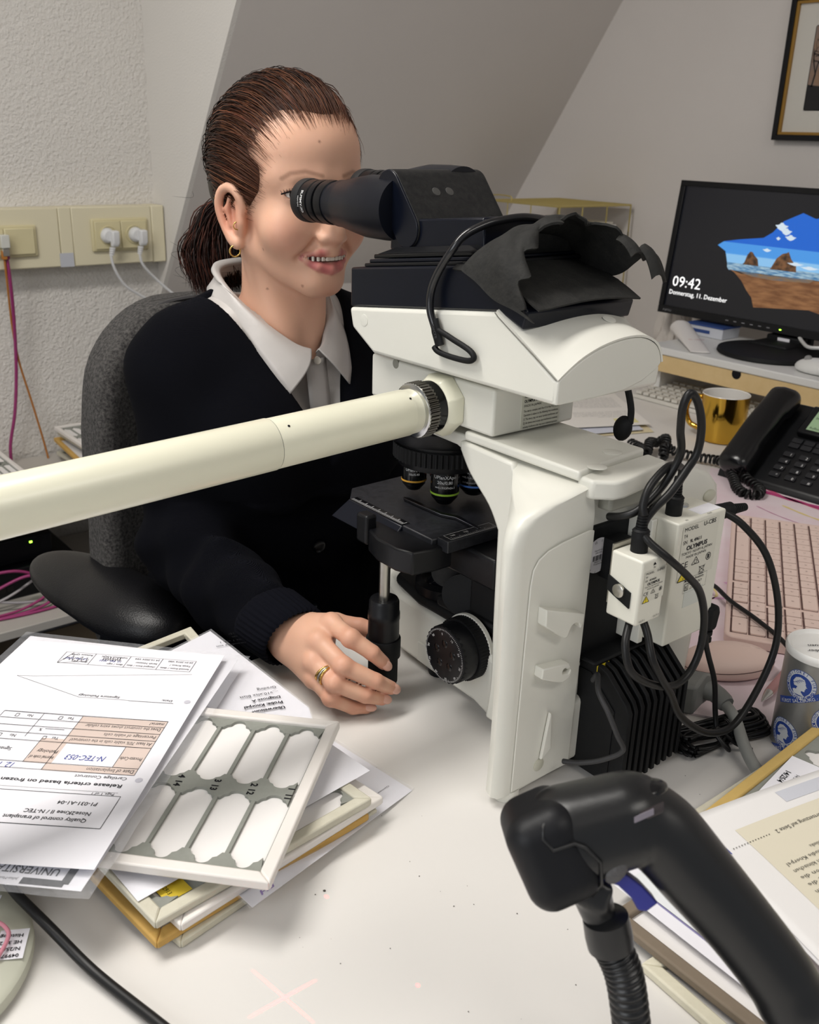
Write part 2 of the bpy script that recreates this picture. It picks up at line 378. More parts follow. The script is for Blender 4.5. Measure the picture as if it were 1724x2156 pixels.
# network plug at the left frame edge
t = thing('network_plug', 'silver network plug in the left wall plate at the frame edge', 'plug', (.737, 2.41, 1.0))
obj('plug_body', B().bb(.722, .742, 2.39, 2.4163, 1.02, 1.05), mat('clear_plug', '#c9c9c2', .25), t, bevel=.002); obj('metal_shell', B().bb(.7245, .7395, 2.393, 2.414, 1.002, 1.0195), STEEL, t, bevel=.001)
PLUG = mat('white_plug', '#d6d6d6', .4)
for i, (cx, pts) in enumerate(((.9865, [(.984, 2.397, .993), (.99, 2.395, .96), (1.015, 2.395, .917), (1.06, 2.39, .885), (1.10, 2.38, .855), (1.16, 2.33, .80), (1.2, 2.3, .70)]),
                               (1.0605, [(1.06, 2.397, .995), (1.066, 2.395, .965), (1.103, 2.395, .924), (1.15, 2.37, .878), (1.21, 2.30, .83), (1.27, 2.26, .74)]))):
    t = thing('power_plug', ('white angled power plug in the left socket of the pair', 'white angled power plug in the right socket of the pair')[i], 'plug', (cx, 2.41, 1.02), 'power plugs in the trunking')
    obj('plug_face', B().lathe([(.0185, 0), (.0185, .004), (.016, .012), (.012, .016)], (cx, 2.4158, 1.038), (0, -1, 0), 28), PLUG, t)
    obj('plug_body', B().prism([(cx+.001, 2.402, 1.052), (cx+.003, 2.387, 1.050), (cx+.003, 2.387, 1.022), (cx+.001, 2.393, 1.012), (cx+.001, 2.404, 1.012)], (.018, 0, 0)), PLUG, t, bevel=.003)
    b = B()
    for k in range(4): b.lathe([(.0075-.0006*k, 0), (.0075-.0006*k, .0042)], (cx+.004-.0012*k, 2.398, 1.011-.005*k), (-.08, 0, -1), 12)
    obj('strain_relief', b, PLUG, t); obj('cord', B().tube(cr(pts, 8), .0036, 8), mat('white_cord', '#c9c9c9', .45), t)
for nm, lab, col, pts, r in (('magenta_cable', 'magenta network cable hanging from the wall plate', '#8c2c63', [(.735, 2.405, 1.0), (.738, 2.41, .93), (.742, 2.43, .84), (.737, 2.44, .725), (.722, 2.44, .62), (.70, 2.44, .525), (.70, 2.42, .44), (.72, 2.36, .33)], .0042),
                             ('orange_cable', 'thin orange cable hanging beside the magenta cable', '#a66a2a', [(.728, 2.40, 1.0), (.732, 2.415, .92), (.738, 2.435, .83), (.748, 2.445, .74), (.770, 2.45, .63), (.792, 2.45, .50), (.79, 2.42, .42), (.74, 2.35, .36)], .0026)):
    t = thing(nm, lab, 'cable', pts[0]); obj('sheath', B().tube(cr(pts, 8), r, 8), mat(nm, col, .5), t)
    obj('connector', B().box((pts[0][0], pts[0][1], pts[0][2]+.004), (.012, .012, .02)), mat(nm+'_boot', col, .5), t, bevel=.002)

# ------------------------------------------------------------------ low shelf unit under the wall, network switches, box of paper
SHELFW = mat('grey_white_board', '#b9b4ad', .5)
t = thing('shelf_unit', 'low pale shelf unit along the left wall', 'shelf', (.5, 2.3, 0))
for z in (.225, .462): obj('shelf_board', B().bb(-.6, 1.09, 2.1 if z > .4 else 2.02, 2.48, z, z+.022), SHELFW, t, bevel=.002)
for x in (-.6, 1.07): obj('side_panel', B().bb(x, x+.02, 2.12, 2.48, 0, .462), SHELFW, t, bevel=.002)
def switch(x0, x1, y0, y1, z0, h, lab, leds):
    t = thing('network_switch', lab, 'network switch', ((x0+x1)/2, (y0+y1)/2, z0), 'network switches on the low shelf')
    obj('housing', B().bb(x0, x1, y0, y1, z0, z0+h), BLACK, t, bevel=.003)
    for x, z in leds: obj('indicator_light', B().bb(x, x+.006, y0-.0015, y0+.001, z, z+.004), GREENLED, t)
    for k in range(7): obj('port', B().bb(x0+.03+k*.018, x0+.043+k*.018, y0-.0008, y0+.002, z0+h*.3, z0+h*.3+.011), mat('port_dark', '#050505', .4), t)
switch(.44, .75, 2.17, 2.40, .2472, .075, 'lower black network switch with two green lights', [(.668, .283), (.680, .286)])
switch(.40, .70, 2.20, 2.42, .3226, .06, 'upper black network switch with one green light', [(.648, .367)])
for i, (lab, col, r, pts) in enumerate((('magenta cable loop lying on the low shelf', '#a03a72', .0035, [(.5, 2.12, .29), (.60, 2.10, .33), (.655, 2.10, .305), (.655, 2.09, .265), (.60, 2.08, .252), (.52, 2.08, .252), (.60, 2.07, .2515), (.68, 2.075, .2515), (.72, 2.1, .2515)]),
                                        ('second magenta cable crossing the low shelf', '#9c366c', .0035, [(.48, 2.13, .34), (.58, 2.11, .345), (.64, 2.11, .31), (.645, 2.1, .275), (.58, 2.09, .256), (.5, 2.09, .254)]),
                                        ('grey network cable crossing in front of the switches', '#a8a5a8', .003, [(.46, 2.13, .31), (.55, 2.11, .275), (.62, 2.1, .262), (.70, 2.1, .255)]),
                                        ('pale cable rising across the switches', '#b3afb0', .003, [(.48, 2.12, .262), (.56, 2.11, .285), (.63, 2.13, .305)]))):
    solo('network_cable', B().tube(cr(pts, 8), r, 6), mat('shelf_cable_%d' % i, col, .5), lab, 'cable', 'network cables on the low shelf', ang=180)
CARD = mat('cardboard', '#8d7a62', .85, var=(20, .3, '#7b6a54'))
t = thing('paper_box', 'open cardboard box of papers under the low shelf', 'box', (.67, 2.2, .001))
for b in (B().bb(.59, .80, 2.15, 2.154, .001, .15), B().bb(.59, .80, 2.396, 2.40, .001, .15), B().bb(.59, .594, 2.154, 2.396, .001, .15), B().bb(.796, .80, 2.154, 2.396, .001, .15), B().bb(.594, .796, 2.154, 2.396, .001, .005)): obj('side_panel', b, CARD, t)
solo('loose_paper', B().grid(lambda u, v: (.61+.14*u, 2.17+.02*v+.02*u, .02+.165*v+.01*u), 6, 6, .0006), PAPER, 'white sheet leaning in the cardboard box, left one', 'paper', 'papers in the cardboard box')
solo('loose_paper', B().grid(lambda u, v: (.66+.12*u+.03*v, 2.20+.02*v, .03+.19*v-.03*u), 6, 6, .0006), PAPER, 'white sheet leaning in the cardboard box, right one', 'paper', 'papers in the cardboard box')

# ------------------------------------------------------------------ microscope (front towards +Y, far side towards +X)
MS = thing('microscope', 'ivory and black laboratory microscope with a second observer tube on the white desk', 'microscope', (.645, .63, .741))
XC = .645
def yz(poly, x0, x1): return B().prism([(x0, y, z) for y, z in poly], (x1-x0, 0, 0))
# base
plan = [(.585, .49), (.572, .515), (.575, .55), (.592, .585), (.601, .62), (.604, .70), (.608, .755), (.625, .80), (.65, .822), (.68, .815), (.70, .77), (.705, .70), (.71, .60), (.73, .55), (.74, .49)]
base = obj('base', B().prism([(x, y, .752) for x, y in plan], (0, 0, .068)), IVORY, MS, bevel=(.006, 3))
obj('base_panel', B().bb(.602, .6035, .612, .672, .756, .786), IVORY, MS, bevel=.0006)
obj('base_panel', B().bb(.602, .6035, .672, .712, .758, .781), IVORY, MS, bevel=.0006)
obj('field_lens_cover', B().prism([(x, y, .820) for x, y in ((.607, .60), (.607, .72), (.62, .775), (.65, .792), (.68, .775), (.697, .72), (.697, .60))], (0, 0, .012)), BLACKM, MS, bevel=.004)
obj('field_lens', B().lathe([(.036, .012), (.036, .022), (.030, .026), (.030, .020), (.024, .019)], (XC, .715, .82), (0, 0, 1), 40), BLACK, MS)
obj('lens_glass', B().lathe([(.024, .0395), (.018, .042), (.008, .0435)], (XC, .715, .80), (0, 0, 1), 32), mat('field_glass', '#20222c', .06, spec=.8), MS)
obj('field_dial', B().lathe([(.0, 0), (.021, 0), (.021, .006), (.0, .006)], (.612, .655, .858), V3(-.8, -.55, .2), 32), BLACKM, MS)
obj('filter_tray', B().bb(.606, .69, .60, .69, .832, .845), BLACKM, MS, bevel=.004)
for y in (.70, .52):
    for x in (.625, .70): obj('foot', B().lathe([(.012, 0), (.013, .004), (.013, .012)], (x, y, .7402), (0, 0, 1), 20), BLACKM, MS)
obj('foot', B().lathe([(.011, 0), (.012, .004), (.012, .011)], (.533, .501, .7402), (0, 0, 1), 20), IVORY, MS)
obj('foot', B().lathe([(.011, 0), (.012, .004), (.012, .011)], (.765, .501, .7402), (0, 0, 1), 20), IVORY, MS)
# pillar and arm
prof = cr([(.592, .80), (.589, .84), (.589, .90), (.590, .955)], 3)+cr([(.590, .955), (.604, .975), (.632, .995), (.648, 1.010), (.662, 1.016)], 5)[1:]+[(.79, 1.020), (.80, 1.027), (.80, 1.030), (.50, 1.027), (.495, .80)]
obj('arm', yz(prof, .600, .690), IVORY, MS, bevel=(.004, 2), ang=30)
# outer cover of the near side: front strip
strip = cr([(.589, .755), (.585, .80), (.587, .86), (.589, .955)], 4)+cr([(.589, .955), (.603, .975), (.630, .998), (.645, 1.018)], 5)[1:]+[(.646, 1.027), (.575, 1.0235), (.56, .99), (.556, .90), (.55, .755)]
obj('side_cover', yz(strip, .588, .602), IVORY, MS, bevel=(.003, 2), ang=30)
obj('cover_gap', B().bb(.586, .600, .535, .5595, .758, 1.01), mat('joint_grey', '#5c5b57', .6), MS)
# near wing, lofted upwards; far wing as its mirror
def wing(pts, name):
    rings = []
    for z, xo, yo, xi, yi, bulge in pts:
        ring = cr([(xi, yi, z), (xi, .4925, z)], 1)+[(xo+.012*np.sign(xi-xo), .4905, z), (xo+.003*np.sign(xi-xo), .4925, z), (xo, .498, z), (xo+.004*np.sign(xi-xo), .508, z), (xo+(xi-xo)*bulge, yo, z)]
        if xi < xo: ring = ring[::-1]
        rings.append([V3(*q) for q in ring])
    return B().loft(rings[::-1])
near = [(.750, .511, .545, .606, .545, .60), (.80, .5125, .548, .606, .548, .60), (.86, .5125, .55, .606, .55, .60), (.93, .511, .552, .606, .552, .60), (.985, .510, .556, .606, .556, .62), (1.000, .514, .560, .606, .560, .65), (1.010, .524, .566, .604, .566, .7), (1.017, .545, .573, .601, .573, .75), (1.022, .572, .581, .599, .581, .9), (1.0255, .590, .588, .598, .588, .9)]
obj('rear_wing', wing(near, ''), IVORY, MS, ang=50)
far = [(.750, .772, .545, .700, .545, .60), (.82, .779, .548, .700, .548, .60), (.93, .786, .552, .700, .552, .60), (.975, .788, .556, .700, .556, .62), (.990, .784, .560, .698, .560, .65), (1.003, .770, .566, .694, .566, .7), (1.012, .750, .573, .692, .573, .75), (1.020, .715, .581, .690, .581, .9)]
obj('rear_wing', wing(far, ''), IVORY, MS, ang=50)
# near panel with cable hooks (face y = .49)
PF = .4895
pan = [(.5275, .753), (.601, .753), (.604, .985), (.598, .9865), (.566, .983), (.549, .9795), (.5385, .974), (.5330, .966), (.5310, .952)]
obj('hook_panel', B().prism([(x, PF+.0008, z) for x, z in pan], (0, -.0016, 0)), IVORY, MS, bevel=.0008)
def hook(pts, name, d=.012):
    obj(name, B().prism([(x, PF-.0005, z) for x, z in pts], (0, -d, 0)), IVORY, MS, bevel=.0015)
def arcp(cx, cz, r, a0, a1, n=8): return [(cx+r*math.cos(math.radians(a)), cz+r*math.sin(math.radians(a))) for a in np.linspace(a0, a1, n)]
hook([(.542, .932), (.590, .915), (.5905, .906), (.588, .902)]+arcp(.5795, .902, .0068, 0, 180, 9)+[(.5705, .8975), (.566, .8985), (.5425, .9165)], 'cable_hook', .010)
hook([(.544, .876), (.577, .871), (.5795, .866), (.5755, .8655)]+arcp(.572, .8645, .003, 40, 300, 8)+[(.577, .8605), (.580, .8645), (.5815, .860), (.578, .8555), (.570, .854), (.562, .857), (.5435, .8665)], 'cable_hook', .010)
obj('panel_notch', B().prism([(.5655, PF-.0012, .8225), (.5675, PF-.0012, .820), (.5705, PF-.0012, .784), (.5585, PF-.0012, .776)], (0, -.0035, 0)), IVORY, MS, bevel=.001)
obj('round_plug', B().lathe([(.0058, 0), (.0062, .001), (.0055, .0015)], (.5596, PF-.0005, .7690), (0, -1, 0), 24), mat('plug_shade', '#c3c2b2', .45), MS)
# far wing recess
obj('finger_recess', B().sphere((.768, .490, .982), (.009, .003, .006), 20, 10), mat('recess_shade', '#c5c4b4', .45), MS)
# arm top plate and step
obj('top_plate', B().prism([(.590, .4995, 1.0275), (.590, .642, 1.0275), (.690, .642, 1.0275), (.690, .512, 1.0275), (.606, .502, 1.0275)], (0, 0, .009)), IVORY, MS, bevel=(.0025, 3))
obj('top_step', B().prism([(.606, .4745, 1.015), (.592, .487, 1.015), (.592, .5035, 1.015), (.692, .510, 1.015), (.690, .488, 1.015), (.683, .483, 1.015), (.618, .4725, 1.015)], (0, 0, .017)), IVORY, MS, bevel=(.003, 3))
for x, y in ((.655, .52), (.612, .50)): obj('screw_cap', B().lathe([(.0085, 0), (.0085, .0004), (.0078, .0006)], (x, y, 1.0366), (0, 0, 1), 28), IVORY, MS)
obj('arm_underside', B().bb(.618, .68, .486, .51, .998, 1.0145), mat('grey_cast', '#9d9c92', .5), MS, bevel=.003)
# intermediate tube block with observer port
blk = obj('adapter_block', B().bb(.590, .697, .605, .787, 1.039, 1.083), IVORY, MS, bevel=(.003, 3))
obj('block_notch', B().lathe([(.0048, 0), (.0048, .004)], (.5899, .747, 1.0795), (1, 0, 0), 18), mat('notch_shade', '#8a897f', .6), MS)
obj('mount_ring', B().lathe([(.038, 0), (.038, .010)], (XC, .70, 1.0825), (0, 0, 1), 40), BLACK, MS)
obj('mount_ring', B().lathe([(.030, 0), (.030, .004)], (XC, .72, 1.0352), (0, 0, 1), 40), BLACK, MS)
pr = Print(plane_fn((.628, .605, 1.082), (1, 0, 0), (0, 0, 1), .0007)); 
obj('type_label', B().bb(.625, .676, .6045, .605, 1.0415, 1.082), mat('label_grey', '#c9c8ba', .5), MS)
for k, (tx, sz, bd, wd) in enumerate((('MODEL  U-DO', .0036, 0, .02), ('No.', .003, 0, .005), ('OLYMPUS OPTICAL CO., LTD.', .0036, .03, .042), ('MADE IN JAPAN', .0029, 0, .022), ('This device complies with Part 15 of the FCC Rules.', .003, 0, .046),
        ('Operation is subject to the following two conditions;', .003, 0, .046), ('(1) This device may not cause harmful interference, and', .003, 0, .046), ('(2) the device must accept any interference received,', .003, 0, .046), ('including interference that may cause undesired operation.', .003, 0, .046))):
    pr.text(tx, 0, -.0075-(.0042*k if k < 4 else .0042*4+.0008+.0038*(k-4)), sz, bold=bd, width=wd)
pr.done('label_text', INK, MS)
# observer tube towards -X
a0 = V3(.590, .672, 1.056); d0 = V3(-.7706, 0, -.0325); d0 = d0/np.linalg.norm(d0)
hx = [a0+V3(0, .031*math.cos(a), .030*math.sin(a)) for a in np.radians(np.arange(22.5, 382, 45))]
obj('port_collar', B().loft([[q for q in hx], [q+d0*.010 for q in hx], [a0+(q-a0)*.86+d0*.016 for q in hx]]), CREAM, MS, bevel=.0012)
obj('port_ring', B().lathe([(.0245, .016), (.0245, .026)], a0, d0, 40), BLACKG, MS)
obj('clamp_ring', B().knurl(.0262, .0246, .026, .037, a0, d0, 44), mat('gunmetal', '#6d6a66', .25, metal=1), MS)
obj('clamp_ring_edge', B().lathe([(.0235, .037), (.0255, .037), (.0255, .0385), (.0235, .0395)], a0, d0, 44), CHROME, MS)
tube = obj('observer_tube', B().lathe([(.0205, .0390), (.0208, .048), (.0212, .0486), (.0214, .049), (.0216, .1895)], a0, d0, 56), CREAM, MS)
obj('observer_tube', B().lathe([(.0217, .190), (.0221, .191), (.0223, .36), (.0223, .70)], a0, d0, 56), CREAM, MS)
obj('tube_groove', B().lathe([(.0213, .1885), (.0213, .1912)], a0, d0, 48), mat('groove_blue', '#5b6170', .6), MS)
s = d0; n_ = np.array(V3(0, -.93, .37))
for h, r in ((.052, .0216), (.18, .0218)): obj('tube_pin', B().lathe([(.0012, 0), (.0009, .0003)], a0+d0*h+V3(0, -.62, .785)*r, V3(0, -.62, .785), 10), INK, MS)
obj('second_head', B().bb(-.17, -.10, .63, .715, .99, 1.07), IVORY, MS, bevel=.008)
# head: ivory lower housing
hb = [(.802, 1.129), (.797, 1.109), (.761, 1.0888), (.5165, 1.0906), (.5158, 1.100), (.5158, 1.1108), (.589, 1.1555)]
obj('head_housing', yz(hb, .572, .703), IVORY, MS, bevel=(.004, 3), ang=30)
arc = [(.572, 1.111), (.585, 1.119), (.60, 1.1265), (.622, 1.1335), (.648, 1.1375), (.672, 1.1370), (.690, 1.131), (.699, 1.1225), (.703, 1.112)]
arc = cr([V3(x, .5155, z) for x, z in arc], 3)
def cover(u, v):
    i = v*(len(arc)-1); k = min(int(i), len(arc)-2); q = arc[k]*(1-i+k)+arc[k+1]*(i-k)
    e = min(v, 1-v); rz = min(e/.10, 1); rz = math.sqrt(1-(1-rz)**2)
    p0 = V3(.5715+.138*v, .590, 1.1552+.0022*rz); return q+(p0-q)*u
obj('head_rear_cover', B().grid(cover, 10, 24, .002), IVORY, MS, ang=60, flip=False)
low = [V3(.5725, .5155, 1.0912), V3(.62, .5155, 1.0912), V3(.655, .5155, 1.0925), V3(.680, .5155, 1.098), V3(.697, .5155, 1.106), V3(.703, .5155, 1.112)]
obj('head_rear_face', B().prism([(q[0], .5152, q[2]-.0004) for q in arc]+[tuple(q) for q in low[::-1][1:]], (0, .012, 0)), IVORY, MS, bevel=.0015)
obj('cover_disc', B().lathe([(.006, 0), (.006, .0004), (.0052, .0005)], (.663, .545, 1.1483), V3(0, -.35, .93), 24), IVORY, MS)
obj('cover_disc', B().lathe([(.0058, 0), (.0058, .0005), (.005, .0006)], (.5722, .776, 1.1195), V3(-1, 0, 0), 24), IVORY, MS)
obj('head_seam', B().tube([(.5718, .592, 1.1545), (.5716, .588, 1.1515), (.5716, .5175, 1.112)], .0005, 6), mat('seam_grey', '#77766e', .7), MS)
# black riser above the boundary
obj('head_riser', yz([(.8015, 1.1295), (.8015, 1.1675), (.626, 1.189), (.575, 1.176), (.556, 1.160), (.560, 1.1445), (.589, 1.1555)], .5735, .708), NAVYBLK, MS, bevel=(.002, 2))
tz = lambda y, h=0: 1.1675+(.802-y)*.122+h
def slab(x0, x1, y0, y1, h0, h1): return B().prism([(x0, y0, tz(y0, h0)), (x0, y1, tz(y1, h0)), (x0, y1, tz(y1, h1)), (x0, y0, tz(y0, h1))], (x1-x0, 0, 0))
obj('tilt_plate', slab(.578, .703, .615, .785, 0, .0035), BLACK, MS, bevel=.001)
obj('tilt_plate', slab(.581, .700, .62, .781, .0035, .007), NAVYBLK, MS, bevel=.001)
obj('tilt_plate', slab(.584, .697, .625, .778, .0075, .0115), BLACKG, MS, bevel=.001)
obj('tilt_wedge', B().loft([[V3(x, y, tz(y, .0115)) for x, y in ((.585, .63), (.696, .63), (.696, .775), (.585, .775))], [V3(x, y, tz(y, .017)) for x, y in ((.592, .65), (.690, .65), (.690, .755), (.592, .755))]]), BLACK, MS, bevel=.001)
obj('tube_body', B().loft([[V3(x, y, 1.186) for x, y in ((.602, .64), (.690, .64), (.690, .776), (.602, .776))], [V3(x, y, z) for x, y, z in ((.603, .645, 1.226), (.689, .645, 1.226), (.689, .776, 1.214), (.603, .776, 1.214))]]), NAVYBLK, MS, bevel=.002)
# prism housing: stadium extruded along X
c1, c2, rr = V3(.778, 1.2425), V3(.7485, 1.207), .0178
ax = (c1-c2)/np.linalg.norm(c1-c2); a_ = math.atan2(ax[1], ax[0])
st = [c1+rr*V3(math.cos(a), math.sin(a)) for a in np.linspace(a_-math.pi/2, a_+math.pi/2, 14)]+[c2+rr*V3(math.cos(a), math.sin(a)) for a in np.linspace(a_+math.pi/2, a_+1.5*math.pi, 14)]
obj('prism_housing', yz(st, .600, .714), DUSTBLK, MS, bevel=(.0018, 2), ang=35)
obj('housing_cap', yz([c1*.0+ (q-(c1+c2)/2)*.985+(c1+c2)/2 for q in st], .5992, .602), NAVYBLK, MS, bevel=.0008)


for x in (.640, .657): obj('dust_spot', B().lathe([(.0048, 0), (.0044, .0004), (.001, .0006)], (x, .7535, 1.2408), (0, -.77, .64), 16), mat('dust_grey', '#3b3a38', .8), MS)
# two eyepiece barrels
BAR = mat('barrel_black', '#090c16', .38, spec=.35, var=(90, .25, '#13151c'))
for k, ex in enumerate((.613, .677)):
    o = (ex, .0, 1.2225); e1 = V3(0, 1, -.012); e1 /= np.linalg.norm(e1); y0 = V3(ex+.012*k, .770, 1.2235+.010*k)
    obj('eyepiece_barrel', B().lathe([(.0300, 0), (.0308, .02), (.0305, .050), (.0282, .066), (.0255, .083), (.0240, .092), (.0236, .096), (.0236, .102)], y0, e1, 48), BAR, MS)
    obj('barrel_sleeve', B().lathe([(.0215, .100), (.0215, .118)], y0, e1, 40), BAR, MS)
    obj('eyepiece', B().lathe([(.0195, .112), (.0225, .113), (.0229, .118), (.0229, .124), (.0195, .1245), (.0195, .1285), (.0222, .129), (.0226, .131), (.0226, .137), (.0208, .1385), (.0208, .141), (.0222, .1415), (.0222, .155)], y0, e1, 48), BLACK, MS)
    obj('eyecup', B().lathe([(.0205, .155), (.0228, .156), (.0232, .160), (.0230, .168), (.0215, .170), (.018, .168), (.0165, .162)], y0, e1, 48), mat('rubber_%d' % k, '#101113', .7), MS)
    obj('eye_lens', B().lathe([(.0165, .160), (.010, .163), (.003, .164)], y0, e1, 32), mat('lens_%d' % k, '#141829', .05, spec=1), MS)
def onring(r, h, y0, e1, a0_):
    def fn(u, v):
        a = a0_+u/r; c, s_ = math.cos(a), math.sin(a); return y0+e1*(h-v)+(r+.0002)*V3(-c, 0, s_)
    return fn
y0 = V3(.613, .770, 1.2235)
f0 = onring(.0222, .150, y0, e1, 0)
pr = Print(lambda u, v: f0(u, v)); pr.text('OLYMPUS', 0, 0, .0052, 'C', .02, width=.024); pr.text('JAPAN', 0, -.0050, .0032, 'C', width=.011); pr.done('ring_lettering', WHITEINK, MS)
# nosepiece and objectives
NX, NY = .645, .735
obj('nosepiece_mount', B().lathe([(.052, .998), (.054, 1.003), (.054, 1.013), (.046, 1.022)], (NX, NY+.005, 0), (0, 0, 1), 48), BLACK, MS)
obj('nosepiece', B().knurl(.0515, .0500, .979, .994, (NX, NY, 0), (0, 0, 1), 56), BLACKM, MS)
obj('nosepiece_plate', B().lathe([(.046, .972), (.047, .979), (.047, .9975)], (NX, NY, 0), (0, 0, 1), 48), BLACK, MS)
def objective(x, y, zt, zb, r, band, lines):
    o = (x, y, 0); h = zt-zb; nm = 'objective'
    b = B().lathe([(r*.45, zb), (r*.55, zb+.0008), (r*.88, zb+h*.17), (r*.93, zb+h*.19), (r*.95, zb+h*.27), (r, zb+h*.28), (r, zt-.002), (r*.95, zt)], o, (0, 0, 1), 36)
    ob = obj(nm, b, BLACKG, MS)
    obj('colour_band', B().lathe([(r+.0001, zb+h*.285), (r+.0003, zb+h*.285), (r+.0003, zb+h*.335), (r+.0001, zb+h*.335)], o, (0, 0, 1), 36, cap=False), mat('band_'+band[1:], band, .5), ob)
    base_a = math.atan2(-y, -x)
    fn = lambda u, v: V3(x, y, 0)+(r+.0003)*V3(math.cos(base_a+u/r), math.sin(base_a+u/r), 0)+V3(0, 0, v)
    pr = Print(fn)
    for tx, v, sz in lines: pr.text(tx, 0, zb+h*v, sz, 'C', .01)
    pr.done('objective_lettering', WHITEINK, ob)
objective(.640, .722, .972, .930, .0150, '#9ccb3c', (('UPlanXApo', .73, .0052), ('20x/0.80', .60, .0048), ('\u221e/0.17/OFN26.5', .48, .0031)))
objective(.634, .766, .972, .934, .0135, '#d9a23a', (('UPlanXApo', .62, .004), ('10x/0.40', .5, .0034)))
objective(.677, .718, .974, .934, .0165, '#4f7fd0', (('UPlanXApo', .80, .0052), ('40x/0.95', .66, .0045), ('\u221e/0.11-0.23/OFN26.5', .54, .003), ('0.11 0.14 0.17 0.20 0.23', .40, .0026)))
objective(.664, .756, .972, .94, .0135, '#a8392f', ())
# stage
STG = mat('stage_black', '#15161a', .42, spec=.5, var=(200, .5, '#33343a'))
stp = [(.567, .655), (.566, .790), (.589, .818), (.735, .822), (.737, .650), (.60, .650)]
obj('stage_plate', B().prism([(x, y, .918) for x, y in stp], (0, 0, .010)), STG, MS, bevel=(.0012, 2))
obj('stage_bevel', B().prism([(.566, .700, .9275), (.566, .792, .9275), (.549, .800, .910), (.549, .700, .910)], (.012, 0, -.0005)), NAVYBLK, MS, bevel=.001)
obj('stage_scale', B().bb(.5665, .576, .70, .79, .928, .9286), BLACKG, MS)
b = B()
for k in range(40): b.bb(.567, .571 if k % 5 else .574, .702+k*.0022, .7024+k*.0022, .9286, .9288)
o = obj('scale_marks', b, WHITEINK, MS); o['kind'] = 'stuff'
obj('cross_slide', B().bb(.572, .72, .637, .653, .918, .9305), STG, MS, bevel=.001)
pr = Print(plane_fn((.578, .638, .9306), (1, 0, 0), (0, 1, 0), .0002)); pr.frame(0, .001, .06, .013, .0004)
for k in range(26): pr.line([(.003+.0022*k, .001), (.003+.0022*k, .004 if k % 5 else .006)], .0003)
for k, tx in enumerate(('160', '150', '140')): pr.text(tx, .008+.017*k, .0075, .004, 'C')
o = pr.done('slide_scale', WHITEINK, MS); o['kind'] = 'stuff'
obj('specimen_clip', B().prism([(.613, .757, .9285), (.610, .752, .9285), (.612, .695, .9285), (.619, .68, .9285), (.6175, .645, .9285), (.622, .645, .9285), (.6255, .682, .9285), (.6175, .698, .9285), (.6165, .752, .9285)], (0, 0, .003)), mat('dark_steel', '#55565c', .3, metal=1), MS, bevel=.0006)
obj('clip_screw', B().knurl(.0055, .005, .929, .940, (.664, .652, 0), (0, 0, 1), 14), BLACK, MS)
obj('stage_carrier', B().bb(.60, .70, .60, .73, .884, .917), BLACK, MS, bevel=.003)
obj('stage_bracket', B().bb(.606, .684, .586, .64, .845, .90), BLACKM, MS, bevel=.004)
obj('condenser', B().lathe([(.020, .872), (.026, .874), (.026, .892), (.031, .894), (.031, .916)], (XC, .715, 0), (0, 0, 1), 36), BLACK, MS)
obj('filter_knob', B().lathe([(0, 0), (.015, 0), (.016, .002), (.016, .005), (.0, .005)], (.614, .683, .872), V3(-.75, -.66, .1), 28), DUSTBLK, MS)
# stage drive: block, rod and coaxial knobs
blkp = [(.563, .645), (.5395, .650), (.533, .668), (.5335, .698), (.541, .722), (.553, .735), (.572, .735), (.585, .70), (.585, .645)]
obj('drive_block', B().prism([(x, y, .8985) for x, y in blkp], (0, 0, .024)), BLACK, MS, bevel=(.002, 2))
obj('slide_stop', B().bb(.538, .552, .722, .740, .905, .936), BLACK, MS, bevel=(.003, 3))
HX, HY = .5475, .7025
obj('drive_rod', B().lathe([(.0056, .845), (.0056, .900)], (HX, HY, 0), (0, 0, 1), 24), STEEL, MS)
obj('drive_knob', B().lathe([(.0085, .851), (.014, .852), (.0155, .849), (.0158, .838), (.0164, .837), (.0166, .830), (.0160, .829), (.0162, .808), (.0172, .807), (.0172, .795), (.0155, .7945)], (HX, HY, 0), (0, 0, 1), 48), BLACK, MS)
obj('drive_knob', B().lathe([(.0175, .808), (.0180, .807), (.0180, .787), (.0150, .785), (.0150, .783), (.0155, .782), (.0155, .757), (.012, .755)], (HX, HY, 0), (0, 0, 1), 48), BLACKM, MS)
# focus knobs
FK = (.0, .628, .814)
obj('knob_flange', B().lathe([(.034, 0), (.034, .004)], (.6012, FK[1], FK[2]), (-1, 0, 0), 40), IVORY, MS)
obj('coarse_knob', B().knurl(.0325, .0318, .004, .016, (.6012, FK[1], FK[2]), (-1, 0, 0), 60), BLACKM, MS)
obj('fine_knob', B().knurl(.0300, .0292, .0185, .034, (.6012, FK[1], FK[2]), (-1, 0, 0), 30), BLACKM, MS)
kf = .6012-.0341
obj('knob_face', B().lathe([(.0300, .016), (.0302, .031), (.0288, .0345), (.0270, .0352), (.004, .0352)], (.6012, FK[1], FK[2]), (-1, 0, 0), 48), BLACK, MS)
pr = Print(plane_fn((kf-.0013, FK[1], FK[2]), (0, -1, 0), (0, 0, 1), .0004))
for k in range(100):
    a = math.radians(3.6*k); r0, r1 = (.0262, .0278) if k % 10 else (.0252, .0278)
    pr.line([(r0*math.cos(a), r0*math.sin(a)), (r1*math.cos(a), r1*math.sin(a))], .0004)
for k in range(10):
    a = math.radians(100-36*k); pr.text(str(k*10), .0225*math.cos(a), .0225*math.sin(a)-.0012, .0036, 'C', rot=a-math.pi/2)
o = pr.done('dial_marks', WHITEINK, MS); o['kind'] = 'stuff'
for k in range(5):
    a = math.radians(20+72*k); obj('finger_dimple', B().sphere((kf-.0008, FK[1]-.0125*math.cos(a), FK[2]+.0125*math.sin(a)), (.0012, .0045, .0045), 18, 8), BLACKG, MS)
